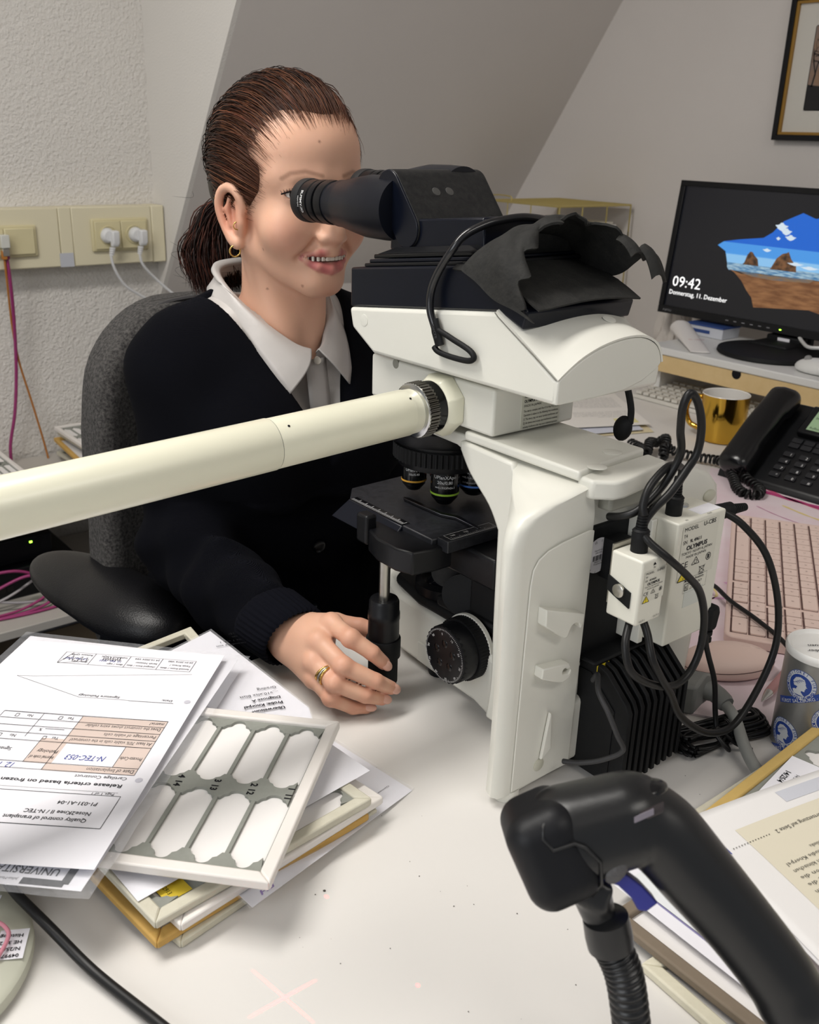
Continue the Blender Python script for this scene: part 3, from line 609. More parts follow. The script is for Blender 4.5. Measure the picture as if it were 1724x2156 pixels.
for q in ((.689, .016, .0325), (.689, .034, .030)): obj('far_focus_knob', B().knurl(q[2], q[2]-.0008, .0, q[1], (.7105, FK[1], FK[2]), (1, 0, 0), 40), BLACKM, MS)
# lamp house in the rear recess
LB = obj('lamp_house', B().bb(.6075, .716, .495, .58, .852, .984), BLACKM, MS, bevel=(.002, 2))
obj('lamp_plate', B().bb(.6075, .73, .515, .525, .752, .99), BLACKM, MS)
obj('rear_lower_cover', B().bb(.625, .735, .5005, .507, .752, .8515), IVORY, MS, bevel=.002)
st_ = Print(plane_fn((.6185, .4945, .9565), (1, 0, 0), (0, 0, 1), .0004)); st_.circ(0, 0, .0165, n=36); st_.done('round_sticker', PAPER, MS)
pr = Print(plane_fn((.6185, .4943, .9565), (1, 0, 0), (0, 0, 1), .0006))
for k, tx in enumerate('9 10 11 12 1 2 3 4 5 6 7 8'.split()):
    a = math.radians(200-30*k); pr.text(tx, .0135*math.cos(a), .0135*math.sin(a)-.001, .0032, 'C', rot=a-math.pi/2)
for v, tx in ((.0045, 'Geprüft nach'), (.002, 'DIN VDE'), (-.0065, '000027179'), (-.0085, 'Prüfplakette')): pr.text(tx, 0, v, .0022, 'C')
for k in range(22): pr.rect(-.007+.00063*k, -.0045, -.007+.00063*k+random.choice((.0002, .0004)), .0005)
pr.done('sticker_print', INK, MS)
# heat sink
for k in range(10):
    x = .612+.0098*k; y = .437+.0006*k
    fp = [(.50, .748), (y, .748), (y, .826), (y+.004, .834), (y+.028, .855), (y+.036, .858), (.50, .858)]
    obj('heat_fin', yz(fp, x, x+(.0045 if k else .006)), BLACKM, MS, bevel=.0008)
obj('heat_body', yz([(.50, .748), (.452, .748), (.452, .823), (.482, .849), (.50, .849)], .611, .706), BLACKM, MS)
obj('heat_top_frame', B().bb(.608, .712, .476, .50, .8575, .8615), BLACKM, MS, bevel=.002)
# hand switch box on the lamp house and stage control box on the far wing
BOXM = mat('control_box', '#dedcd0', .42, bump=('noise', 900, .05, .0003))
def cbox(name, x0, x1, y0, y1, z0, z1, bev=.002): return obj(name, B().bb(x0, x1, y0, y1, z0, z1), BOXM, MS, bevel=(bev, 3))
cb = cbox('switch_box', .5955, .6275, .430, .462, .921, .979)
obj('box_bracket', B().bb(.624, .646, .4642, .4955, .935, .972), BLACKM, MS); obj('bracket_plate', B().bb(.598, .630, .4622, .4640, .930, .983), STEEL, MS)
obj('bracket_clip', B().prism([(.594, .438, .949), (.594, .456, .955), (.594, .462, .957), (.594, .462, .944), (.594, .455, .941), (.594, .438, .935)], (.0015, 0, 0)), BLACKM, MS)
obj('clip_bolt', B().lathe([(.0058, 0), (.0058, .002), (.005, .0026)], (.594, .449, .9475), (-1, 0, 0), 20), STEEL, MS)
cc = cbox('control_box', .664, .7325, .448, .486, .872, .990)
obj('box_base_plate', B().bb(.657, .664, .470, .4955, .868, .988), IVORY, MS, bevel=.001)
obj('top_label', B().bb(.700, .730, .452, .466, .9900, .9904), PAPER, MS)
obj('box_screw', B().lathe([(.0055, 0), (.005, .0018), (.003, .002)], (.705, .475, .990), (0, 0, 1), 20), CHROME, MS)
obj('blank_label', B().bb(.685, .712, .4476, .448, .905, .9215), mat('pale_label', '#cfd2cc', .5), MS, bevel=.0003)
def boxlabel(x0, y, z1, sc, title, sn):
    lab = Print(plane_fn((x0, y, z1), (1, 0, 0), (0, 0, 1), .0003)); lab.rect(-.002*sc, -.049*sc, .050*sc, .003*sc); lab.done('label', mat('label_silver', '#d6d4c8', .5), MS)
    p = Print(plane_fn((x0, y, z1), (1, 0, 0), (0, 0, 1), .0006)); t = lambda s_, u, v, z, **k: p.text(s_, u*sc, v*sc, z*sc, **k)
    t('MODEL', 0, -.002, .0052, width=.020*sc); t(title, .027, -.002, .0058, width=.018*sc, bold=.01); t('T4', 0, -.008, .0048); t('SN', 0, -.014, .005); t(sn, .010, -.014, .0045, bold=.02)
    t('OLYMPUS', .006, -.0205, .0058, bold=.035, width=.030*sc); t('TOKYO 163-0914, JAPAN', 0, -.0245, .0036, width=.044*sc); t('MADE IN JAPAN', .007, -.0285, .0034, width=.029*sc)
    p.text('CE', -.001*sc, -.037*sc, .0078*sc, width=.012*sc); p.line([(.017*sc, -.037*sc), (.028*sc, -.037*sc), (.0225*sc, -.030*sc), (.017*sc, -.037*sc)], .0006*sc); p.circ(.0225*sc, -.0347*sc, .0018*sc, .0005*sc, 12)
    p.circ(.041*sc, -.034*sc, .0034*sc, .0007*sc, 16); p.rect(.0395*sc, -.036*sc, .0425*sc, -.032*sc)
    p.line([(.030*sc, -.042*sc), (.037*sc, -.042*sc), (.036*sc, -.0475*sc), (.031*sc, -.0475*sc), (.030*sc, -.042*sc)], .0005*sc); p.line([(.029*sc, -.0412*sc), (.038*sc, -.0475*sc)], .0005*sc); p.line([(.038*sc, -.0412*sc), (.029*sc, -.0475*sc)], .0005*sc); p.rect(.030*sc, -.0495*sc, .037*sc, -.0485*sc)
    tri = [(-.001, -.0495), (.015, -.0495), (.007, -.0385)]; p.line([(a*sc, b_*sc) for a, b_ in tri+tri[:1]], .0009*sc)
    p.line([(.007*sc, -.0415*sc), (.007*sc, -.0458*sc)], .0011*sc); p.circ(.007*sc, -.0477*sc, .0007*sc, n=8); p.done('label_print', mat('label_ink', '#2b2b2d', .7), MS)
    y_ = Print(plane_fn((x0, y, z1), (1, 0, 0), (0, 0, 1), .0005)); y_.poly([(a*sc, b_*sc) for a, b_ in tri]); y_.done('warning_triangle', YELLOWP, MS)
boxlabel(.6725, .448, .983, 1.0, 'U-CBS', '9L 49611')
pr = Print(plane_fn((.683, .448, .9275), (1, 0, 0), (0, 0, 1), .0004)); pr.text('Microscope Accessory', 0, .0028, .0036, width=.028, bold=.01); pr.text('R-REM-OLY', .008, -.0015, .0036, bold=.01); pr.text('-210000101', .008, -.0055, .0036); pr.frame(.001, -.0052, .0062, .0012, .0006); pr.text('K', .002, -.0042, .0052); pr.frame(-.001, -.0075, .0325, .0065, .0002); pr.done('label_print', INK, MS)
boxlabel(.6005, .430, .9675, .53, 'U-IFRES', '0K49604')
pr = Print(plane_fn((.597, .430, .923), (1, 0, 0), (0, 0, 1), .0005)); pr.text('OUT-1', .002, .001, .0026); pr.text('OUT-2', .02, .001, .0026); pr.text('IN', .0125, .0475, .0026); pr.poly([(.0115, .0505), (.0155, .0505), (.0135, .053)]); pr.done('label_print', INK, MS)
pr = Print(plane_fn((.664, .448, .99), (1, 0, 0), (0, 1, 0), .0003)); pr.text('IN', .012, .0015, .003); pr.text('OUT', .042, .0005, .003); pr.done('label_print', INK, MS)
obj('lamp_warning', B().bb(.611, .627, .4758, .476, .846, .858), YELLOWP, MS)

# ------------------------------------------------------------------ office chair
FELT = mat('grey_felt', '#2b2a2a', .95, spec=.1, bump=('noise', 1400, .8, .002), var=(260, .8, '#6a6764'), sheen=.05)
LEATH = mat('black_armrest_skin', '#0c0c0f', .40, spec=.35, bump=('voronoi', 520, .25, .0008))
CH = thing('office_chair', 'office chair with grey felt backrest and black padded armrests', 'chair', (.665, 1.2, 0))
def back(p):
    x, y, z = p[:, 0]-.674, p[:, 1], p[:, 2]-.80
    hw = .222-.06*np.clip((z-.05)/.25, 0, 1)**2+.012*np.clip(-z/.2, 0, 1); r = .10
    q0 = np.abs(x)-(hw-r); q1 = np.abs(z)-(.272-r)
    d2 = np.hypot(np.maximum(q0, 0), np.maximum(q1, 0))+np.minimum(np.maximum(q0, q1), 0)-r
    yc = 1.268-.9*x*x+.03*z; w0 = d2+.022; w1 = np.abs(y-yc)-.020
    return np.hypot(np.maximum(w0, 0), np.maximum(w1, 0))+np.minimum(np.maximum(w0, w1), 0)-.024
s = SDF().ell((.668, 1.25, .8), (.3, .2, .35)); s.ops = []; s._add('fn', (back,), (.36, 1.1, .45), (.98, 1.36, 1.12), 'u', .001)
obj('backrest', s.mesh(.008, (.36, 1.1, .45), (.98, 1.37, 1.12)), FELT, CH, ang=180)
obj('piping', B().tube([(q[0], q[1], q[2]) for q in cr([(.470, 1.245, .62), (.470, 1.245, .80), (.488, 1.245, .95), (.520, 1.243, 1.03), (.575, 1.242, 1.068), (.66, 1.242, 1.076)], 8)], .003, 6), mat('felt_seam', '#3b393a', .9), CH)
s = SDF().box((.665, 1.0, .45), (.24, .24, .045), .045); obj('seat', s.mesh(.012, (.4, .73, .38), (.93, 1.27, .52)), FELT, CH, ang=180)
obj('column', B().lathe([(.03, .08), (.03, .40)], (.665, 1.0, 0), (0, 0, 1), 20), BLACK, CH); obj('back_bar', B().tube(cr([(.665, 1.1, .40), (.665, 1.30, .42), (.665, 1.325, .60)], 6), .022, 10), BLACK, CH)
for k in range(5):
    a = k*2*math.pi/5+.3; e = V3(.665+.29*math.cos(a), 1.0+.29*math.sin(a), .075)
    f = obj('leg', B().tube([(.665, 1.0, .10), e], [.028, .016], 8), BLACK, CH); obj('caster', B().lathe([(.0, -.012), (.03, -.012), (.03, .012), (.0, .012)], e-V3(0, 0, .044), (-math.sin(a), math.cos(a), 0), 16), BLACK, f)
for sx, cx in ((-1, .437), (1, .893)):
    s = SDF(); R = rotm(0, 0, math.radians(-10*sx if sx < 0 else -10*sx))
    s.ell((cx, 1.185, .698), (.060, .160, .034), R, .02); s.ell((cx+.008*-sx, 1.10, .698), (.05, .085, .033), R, .03); s.box((cx, 1.19, .660), (.2, .3, .02), .001, None, .012, 's')
    ar = obj('armrest', s.mesh(.005, (cx-.1, .98, .63), (cx+.1, 1.4, .75)), LEATH, CH, ang=180)
    obj('armrest_post', B().tube(cr([(cx+.01*-sx, 1.17, .68), (cx+.01*-sx, 1.17, .52), (cx-.06*sx, 1.1, .42), (.665+.2*sx, 1.05, .42)], 5), .022, 8), BLACK, CH)
    if sx < 0: obj('worn_patch', B().grid(lambda u, v: (.452+.030*u, 1.044-.007*math.sin(u*2.6)+.006*v, .688+.017*v), 6, 4, .002), mat('worn_skin', '#3d3c3b', .8, bump=('noise', 300, .6, .002)), ar)

# ------------------------------------------------------------------ woman at the eyepieces
E0 = V3(.653, .963, 1.226)
def H(l, f, u): return E0+V3(-l, -f, u)
PS = thing('person', 'woman in dark cardigan and pale shirt looking into the microscope eyepieces', 'person', (.66, 1.05, .45))
s = SDF()
# skull, face and neck
s.ell(H(0, -.092, .030), (.0735, .0945, .084), None, .02).ell(H(0, -.048, .045), (.066, .060, .056), None, .03)
s.ell(H(0, -.046, -.028), (.0585, .058, .072), None, .03).ell(H(0, -.042, -.070), (.043, .046, .038), None, .025)
s.ell(H(0, -.007, -.098), (.019, .016, .0155), None, .022)
for q in (-1, 1):
    s.cone(H(.0525*q, -.075, -.060), H(.013*q, -.012, -.098), .0142, .0125, .018)        # jaw
    s.ell(H(.040*q, -.022, -.042), (.026, .024, .024), None, .022)                      # cheek
    s.cone(H(.047*q, -.022, .017), H(.012*q, .001, .014), .009, .0085, .018)            # brow ridge
    s.ell(H(.033*q, .011, -.003), (.017, .013, .012), None, .012, 's')                  # eye socket
    s.ell(H(.035*q, -.0125, 0), .0145, None, .006)                                      # lids
    s.ell(H(.0365*q, .003, -.0006), (.0175, .016, .0044), None, .0020, 's')
    s.ell(H(.0125*q, .013, -.047), (.0066, .0085, .0062), None, .007)                    # nostril wings
    s.ell(H(.0065*q, .014, -.0555), (.0036, .006, .0042), None, .003, 's')
    s.cone(H(.019*q, .0065, -.050), H(.034*q, -.004, -.070), .0016, .0016, .010, 's')    # smile fold
s.chain([H(0, .001, .006), H(0, .008, -.012), H(0, .0185, -.036), H(0, .0225, -.0435)], [.0085, .0078, .0085, .0092], .010)
s.cone(H(0, .012, -.058), H(0, .011, -.063), .006, .006, .012)
lipU = [H(.0330, -.0085, -.0672), H(.026, -.0015, -.0668), H(.016, .0068, -.0645), H(.0065, .0118, -.0618), H(0, .0120, -.0630), H(-.0065, .0118, -.0618), H(-.016, .0068, -.0645), H(-.026, -.0015, -.0668), H(-.0330, -.0085, -.0672)]
lipL = [H(.0330, -.0085, -.0680), H(.025, -.0012, -.0735), H(.014, .0068, -.0795), H(0, .0105, -.0822), H(-.014, .0068, -.0795), H(-.025, -.0012, -.0735), H(-.0330, -.0085, -.0680)]
rU, rL = [.0012, .0030, .0042, .0046, .0043, .0046, .0042, .0030, .0012], [.0012, .0036, .0054, .0062, .0054, .0036, .0012]
s.chain(lipU, rU, .003); s.chain(lipL, rL, .003)
slit = [H(.0300, -.0045, -.0678), H(.020, .0060, -.0702), H(.008, .0125, -.0716), H(-.008, .0125, -.0716), H(-.020, .0060, -.0702), H(-.0300, -.0045, -.0678)]
s.chain(slit, [.0008, .0026, .0036, .0036, .0026, .0008], .0015, 's')
s.cone(H(0, -.094, -.06), H(0, -.100, -.16), .0490, .0490, .016).cone(H(0, -.100, -.16), H(0, -.105, -.235), .049, .058, .02)
s.cone(H(.045, -.085, -.075), H(.010, -.050, -.205), .011, .009, .02).cone(H(-.045, -.085, -.075), H(-.010, -.050, -.205), .011, .009, .02)
# ears
for q in (-1, 1):
    L, ef, eu = .0700, .013, -.017; Hh = lambda l, f, u: H(l*q, f+ef, u+eu)
    s.ell(Hh(L-.002, -.090, -.014), (.0085, .0175, .027), rotm(0, 0, .42*-q), .006)
    hel = [Hh(L+.000, -.077, -.004), Hh(L+.004, -.078, .010), Hh(L+.007, -.085, .0185), Hh(L+.0095, -.095, .0205), Hh(L+.0115, -.105, .0155), Hh(L+.0125, -.111, .004), Hh(L+.0115, -.110, -.010), Hh(L+.009, -.104, -.024), Hh(L+.006, -.095, -.036), Hh(L+.003, -.086, -.042)]
    s.chain(cr(hel, 3), np.interp(np.linspace(0, 9, 28), range(10), [.0030, .0034, .0036, .0037, .0037, .0037, .0036, .0036, .0048, .0062]), .005)
    s.ell(Hh(L+.010, -.092, -.010), (.0075, .0100, .0175), None, .003, 's')
    s.chain([Hh(L+.006, -.097, .009), Hh(L+.0075, -.101, -.004), Hh(L+.006, -.096, -.022)], [.0024, .0030, .0026], .004)
    s.ell(Hh(L+.003, -.0785, -.018), (.0042, .0050, .0062), None, .003)
# shoulders, chest and right arm under the clothes
s.ell((.653, 1.095, .97), (.15, .085, .11), None, .03)
for q in (-1, 1): s.cone((.653+.05*q, 1.085, 1.035), (.653+.13*q, 1.085, 1.015), .04, .045, .03)
s.chain([(.523, 1.085, 1.010), (.497, 1.05, .808)], [.036, .029], .02); s.chain([(.497, 1.05, .808), (.4935, .85, .7865)], [.029, .025], .02)
s.chain([(.788, 1.085, 1.012), (.825, 1.05, .808), (.7965, .85, .7865)], [.036, .030, .025], .02)
# right hand on the stage drive
WR = V3(.4925, .792, .7855)
s.chain([(.4935, .85, .7865), WR], [.0265, .0235], .012)
idx = [V3(.5070, .7370, .8205), V3(.5065, .7030, .8188), V3(.5205, .6855, .8055), V3(.5318, .6815, .7920)]
mid = [V3(.4878, .7320, .8080), V3(.4905, .6925, .7970), V3(.5150, .6720, .7815), V3(.5335, .6700, .7680)]
rng_ = [V3(.4775, .7265, .7905), V3(.4800, .6930, .7805), V3(.5045, .6745, .7672), V3(.5235, .6720, .7575)]
pin = [V3(.4755, .7215, .7735), V3(.4770, .6955, .7635), V3(.4955, .6835, .7520), V3(.5100, .6795, .7480)]
thb = [V3(.5085, .7740, .7985), V3(.5300, .7625, .8020), V3(.5485, .7450, .8000), V3(.5625, .7275, .7980)]
for m_, a, r in ((idx, .010, .0135), (mid, .003, .0140), (rng_, -.004, .0130), (pin, -.010, .0120)):
    s.cone(WR+V3(.004*a/.01, 0, a), m_[0]+V3(.0015, .006, -.003), .0150, r*.84, .014)
s.ell((.4945, .752, .7950), (.017, .027, .022), None, .015)
s.cone((.5, .775, .794), thb[0], .015, .0135, .012)
s.ell(idx[0], .0106, None, .006).ell(mid[0], .0108, None, .006).ell(rng_[0], .0102, None, .006).ell(pin[0], .0094, None, .006)
for m_, r in ((idx, (.0097, .0091, .0080, .0070)), (mid, (.0099, .0092, .0081, .0070)), (rng_, (.0093, .0087, .0077, .0066)), (pin, (.0083, .0077, .0068, .0058)), (thb, (.0125, .0112, .0100, .0078))):
    for i in range(3): s.cone(m_[i], m_[i+1], r[i], r[i+1], .0022 if i else .0045)
    s.ell(m_[1]+V3(-.0012, -.0008, .0008), r[1]*1.04, None, .004)
mir = lambda q: V3(1.29-q[0], q[1], q[2])
WL = mir(WR); s.chain([V3(.7965, .85, .7865), WL], [.0265, .0235], .012)
for m_, a, r in ((idx, .010, .0135), (mid, .003, .0140), (rng_, -.004, .0130), (pin, -.010, .0120)): s.cone(WL+V3(-.004*a/.01, 0, a), mir(m_[0])+V3(-.0015, .006, -.003), .0150, r*.84, .014)
s.ell(mir((.4945, .752, .7950)), (.017, .027, .022), None, .015); s.cone(mir((.5, .775, .794)), mir(thb[0]), .015, .0135, .012)
for m_, r in ((idx, (.0097, .0091, .0080, .0070)), (mid, (.0099, .0092, .0081, .0070)), (rng_, (.0093, .0087, .0077, .0066)), (pin, (.0083, .0077, .0068, .0058)), (thb, (.0125, .0112, .0100, .0078))):
    for i in range(3): s.cone(mir(m_[i]), mir(m_[i+1]), r[i], r[i+1], .0022 if i else .0045)
sk = s.mesh(.0017, (.40, .64, .735), (.92, 1.2, 1.36))
v = np.array(sk.v); n = len(v)
def dist_chain(v, pts):
    d = np.full(len(v), 9.)
    for a, b in zip(pts[:-1], pts[1:]):
        ab = b-a; t = np.clip((v-a) @ ab/(ab @ ab), 0, 1); d = np.minimum(d, np.linalg.norm(v-a-t[:, None]*ab, axis=1))
    return d
sm = lambda d, a, b: np.clip((b-d)/(b-a), 0, 1)**2*(3-2*np.clip((b-d)/(b-a), 0, 1))
col = np.tile(np.array(lin('#d9aa90')[:3]), (n, 1))
def paint(wt, c):
    global col; c = np.array(lin(c)[:3]); col = col*(1-wt[:, None])+c*wt[:, None]
for q in (-1, 1):
    paint(.6*sm(np.linalg.norm(v-H(.042*q, -.012, -.045), axis=1), .006, .034), '#c98672')
    paint(.55*sm(np.linalg.norm(v-H(.076*q, -.082, -.029), axis=1), .008, .034), '#c0745c')
    fr = (v[:, 1] < E0[1]+.045); vf = v*V3(1, 0, 1)
    paint(.55*fr*sm(dist_chain(vf, [x*V3(1, 0, 1) for x in (H(.053*q, 0, .0165), H(.046*q, 0, .022), H(.032*q, 0, .0245), H(.014*q, 0, .020))]), .0006, .0036), '#7a5440')
    paint(.45*fr*sm(np.linalg.norm(vf-H(.032*q, 0, 0)*V3(1, 0, 1), axis=1), .008, .019), '#a8705e')
paint(.45*sm(np.linalg.norm(v-H(0, .02, -.046), axis=1), .004, .017), '#c4806a')
paint(.35*sm(np.linalg.norm(v-H(0, .002, -.105), axis=1), .004, .02), '#c78a74')
def dist_r(v, pts, rs):
    d = np.full(len(v), 9.)
    for a, b, r0, r1 in zip(pts[:-1], pts[1:], rs[:-1], rs[1:]):
        ab = b-a; t = np.clip((v-a) @ ab/(ab @ ab), 0, 1); d = np.minimum(d, np.linalg.norm(v-a-t[:, None]*ab, axis=1)-(r0+(r1-r0)*t))
    return d
paint(.88*sm(dist_r(v, lipU, rU), .0002, .0018), '#ab5d5a'); paint(.88*sm(dist_r(v, lipL, rL), .0002, .0018), '#b86163')
paint(.92*sm(dist_chain(v, [q+V3(0, .0050, 0) for q in slit]), .0030, .0052), '#3f1717')
for m_ in (idx, mid, rng_, pin):
    for i, rr_ in ((0, .013), (1, .014), (2, .011), (3, .012)): paint((.42 if i else .3)*sm(np.linalg.norm(v-m_[i], axis=1), .004, rr_*1.25), '#c27560')
paint(.35*sm(np.linalg.norm(v-thb[2], axis=1), .006, .03), '#c27a64')
for l_, f_, u_ in ((.030, -.004, -.103), (.047, -.055, -.112), (.052, -.04, -.06), (.012, -.003, .052)): c_ = v[np.argmin(np.linalg.norm(v-H(l_, f_, u_), axis=1))]; paint(.7*sm(np.linalg.norm(v-c_, axis=1), .0006, .0022), '#6d4234')
SKIN = mat('skin', '#cfa186', .46, spec=.35, attr=True, bump=('noise', 520, .12, .0006), sss=.12)
body = obj('body', sk, SKIN, PS, ang=180, cols=np.hstack([col, np.ones((n, 1))]))
NAIL = mat('fingernail', '#d8a896', .25, spec=.5)
for m_, r in ((idx, .0052), (mid, .0053), (rng_, .005), (pin, .0043)):
    d = m_[3]-m_[2]; d /= np.linalg.norm(d); out = V3(-.55, -.55, .62); out = out-d*(out @ d); out /= np.linalg.norm(out); sd = np.cross(d, out)
    R = np.stack([sd, d, out], 1); obj('fingernail', B().sphere(m_[3]+d*.0022+out*.0048, (r, .0072, .0024), 16, 8, R), NAIL, body, ang=180)
EYE = mat('eye_white', '#ddd6cf', .15); IRIS = mat('dark_iris', '#2b1a12', .1)
for q in (-1, 1):
    e = obj('eye', B().sphere(H(.035*q, -.0125, 0), .0129, 24, 16), EYE, PS, ang=180); c = H(.035*q, -.0125, 0); g = V3(-.38*(q > 0), -1, -.08); g /= np.linalg.norm(g)
    obj('iris', B().lathe([(.0068, .0106), (.0060, .0119), (.002, .0134)], c, g, 20), IRIS, e)
    ls = B()
    for k in range(16):
        t_ = k/15; a = H((.0365-.0165*(1-2*t_))*q, .0020-.007*(2*t_-1)**2-.003*t_, .0040-.0035*(2*t_-1)**2); ls.tube([a, a+V3(-.002*q*(2*t_-.6), -.005, .001), a+V3(-.005*q*(2*t_-.6), -.0085, .004)], [.0005, .0004, .00015], 3)
    ls.tube([H((.0365-.0170*(1-2*t_))*q, .0022-.0075*(2*t_-1)**2-.003*t_, .0038-.0040*(2*t_-1)**2) for t_ in np.linspace(0, 1, 14)], .0008, 5)
    o = obj('eyelashes', ls, INK, PS); o['kind'] = 'stuff'
TE = mat('tooth', '#ddd5c8', .25)
for k in range(10):
    a = (k-4.5)*.0054; f_ = .0092-16.0*a*a; obj('tooth', B().box(H(a, f_, -.0682-.0002*abs(k-4.5)), (.0056, .0030, .0096-.0004*abs(k-4.5)), rotm(0, 0, -32*a*-1)), TE, body, bevel=(.0007, 2), ang=60)
# hair: cap, combed-back strands, pony tail
HC = V3(0, -.088, .032); HR = V3(.0800, .1045, .0945); TIE = V3(.004, -.196, -.012)
tow = lambda q: H(q[0], q[1], q[2])
def hairline(l, f, u): return f-np.interp(u, [-.07, -.045, -.02, 0, .03, .055, .07, .11], [-.10, -.066, -.045, -.029, -.019, -.008, .006, .06])-.03*np.clip(.03-np.abs(l), 0, .03)
def nape(f): return np.interp(f, [-.2, -.17, -.12, -.095, -.082, -.070, -.062, -.05], [-.088, -.078, -.055, -.022, -.002, -.002, -.030, -.045])
s = SDF(); s.ell(tow(HC), HR, None, .01); s.ell(tow(HC+V3(0, -.045, -.035)), (.064, .050, .048), None, .03)
def cut(p):
    l, f, u = -(p[:, 0]-E0[0]), -(p[:, 1]-E0[1]), p[:, 2]-E0[2]
    return np.maximum((hairline(l, f, u)+.003*np.sin(l*160)+.002*np.sin(u*210)+.004)*.75, (nape(f)-u)*.7)
s.fn(cut, 'i', .006)
hb_ = s.mesh(.0028, tow((.11, -.01, -.12))-.02, tow((-.11, -.23, .15))+.02) if False else s.mesh(.0028, (.54, .94, 1.10), (.77, 1.2, 1.37))
v = np.array(hb_.v); l, f, u = -(v[:, 0]-E0[0]), -(v[:, 1]-E0[1]), v[:, 2]-E0[2]
tt = np.clip(1+hairline(l, f, u)/.05, 0, 1)[:, None]; hc = np.array(lin('#170d0a')[:3])*(1-tt)+np.array(lin('#4a2a1a')[:3])*tt
HAIR = mat('brown_hair', '#2a1a14', .42, spec=.28, attr=True, bump=('noise', 300, .3, .002))
cap = obj('hair', hb_, HAIR, PS, ang=180, cols=np.hstack([hc, np.ones((len(v), 1))]))
def strands(paths, rad, cols, nm, parent):
    P_ = np.array(paths); N_, K, _ = P_.shape; T = np.gradient(P_, axis=1); T /= np.linalg.norm(T, axis=2, keepdims=True)+1e-9
    a = np.cross(T, V3(.3, .5, .81)); a /= np.linalg.norm(a, axis=2, keepdims=True)+1e-9; b_ = np.cross(T, a)
    tp = np.clip(np.minimum(np.linspace(0, 1, K)*4+.12, (1-np.linspace(0, 1, K))*4+.2), 0, 1); rr_ = np.asarray(rad)[:, None, None]*tp[None, :, None]
    ring = [P_+rr_*(math.cos(t)*a+math.sin(t)*b_) for t in (0, 2.094, 4.189)]; vs = np.stack(ring, 2).reshape(-1, 3)
    i = np.arange(N_)[:, None, None]*K*3+np.arange(K-1)[None, :, None]*3; j = np.arange(3)[None, None]; j2 = (j+1) % 3
    fs = np.stack([i+j, i+j2, i+3+j2, i+3+j], -1).reshape(-1, 4); b = B(); b.v = vs; b.f = fs.tolist()
    o = obj(nm, b, HAIR, parent, ang=180, cols=np.repeat(np.hstack([cols, np.ones((N_, 1))]), K*3, 0)); o['kind'] = 'stuff'; return o
def slerp(a, b, t):
    om = math.acos(max(-1, min(1, float(a @ b)))); so = math.sin(om)+1e-9; return (np.sin((1-t)*om)[:, None]*a+np.sin(t*om)[:, None]*b)/so
def route(d, e, t):
    m = V3(d[0]*.95, d[1]*.25-.42, d[2]*.80+.50*max(0, d[1]+.45)); m /= np.linalg.norm(m); t = t[:, None]
    q = d*(1-t)**2+2*m*t*(1-t)+e*t*t; return q/np.linalg.norm(q, axis=1, keepdims=True)
dark, aub, gold_ = (np.array(lin(h)[:3]) for h in ('#170d0a', '#55291a', '#8a5c3c'))
paths, rads, cols = [], [], []; K = 14; ts = np.linspace(0, 1, K)
tie_d = (TIE-HC)/HR; tie_d /= np.linalg.norm(tie_d); cnt = 0
while cnt < 6500:
    d = RNG.normal(size=3); d /= np.linalg.norm(d); q = HC+d*HR; hl = float(hairline(q[0], q[1], q[2]))
    lowp = float(nape(q[1]))-q[2]
    if hl > .003 or lowp > -.001: continue
    if hl < -.030 and RNG.random() < .6: continue
    om = math.acos(float(np.clip(d @ tie_d, -1, 1)))
    if om < .25: continue
    e = tie_d+RNG.normal(size=3)*.10; e /= np.linalg.norm(e); dd = route(d, e, ts); lift = 1.004+RNG.random()*.022+.018*np.sin(ts*math.pi)*RNG.random()+.010*np.sin(ts*9+d[0]*14+d[2]*9)*ts*(1-ts)
    w_ = RNG.normal(size=3)*.0026; pth = HC+dd*HR*lift[:, None]+w_*np.sin(ts*math.pi*2+RNG.random()*6)[:, None]
    paths.append([tow(x) for x in pth]); rads.append(RNG.uniform(.00028, .00068)); near_ = math.exp(hl/.022); m_ = RNG.random()
    c = dark*(1-near_*.8)+(aub*(1-m_*.6)+gold_*m_*.6)*near_*.8; cols.append(c*RNG.uniform(.7, 1.35)); cnt += 1
strands(paths, rads, np.array(cols), 'hair_strands', cap)
paths, rads, cols = [], [], []
PT = [V3(.002, -.200, -.016), V3(.016, -.222, -.045), V3(.026, -.222, -.090), V3(.024, -.205, -.140)]
for k in range(2600):
    a, r = RNG.random()*6.283, math.sqrt(RNG.random()); o_ = V3(math.cos(a), math.sin(a), 0)*r; x = [PT[0]+o_*.011, PT[1]+o_*V3(.030, .020, 0)+V3(0, 0, RNG.normal()*.006), PT[2]+o_*V3(.040, .026, 0)+RNG.normal(size=3)*.004, PT[3]+o_*V3(.034, .022, 0)+RNG.normal(size=3)*V3(.006, .006, .012)]
    p_ = np.array(cr(x, 5))[:K]; p_ = np.vstack([p_, np.repeat(p_[-1:], K-len(p_), 0)+RNG.normal(size=(K-len(p_), 3))*.001]) if len(p_) < K else p_
    p_ = p_+np.sin(np.linspace(0, 7, K)+a*2)[:, None]*RNG.normal(size=3)*.0018; paths.append([tow(y) for y in p_]); rads.append(RNG.uniform(.0005, .0011))
    m_ = max(0, RNG.normal(.25, .3)); cols.append((dark*(1-min(m_, 1))+aub*min(m_, 1))*RNG.uniform(.7, 1.4))
strands(paths, rads, np.array(cols), 'ponytail', cap)
s = SDF(); s.chain([tow(q) for q in PT], [.008, .015, .020, .010], .02); obj('ponytail_core', s.mesh(.004, (.56, 1.12, 1.04), (.71, 1.24, 1.24)), mat('dark_hair_core', '#1c110d', .5), cap, ang=180)
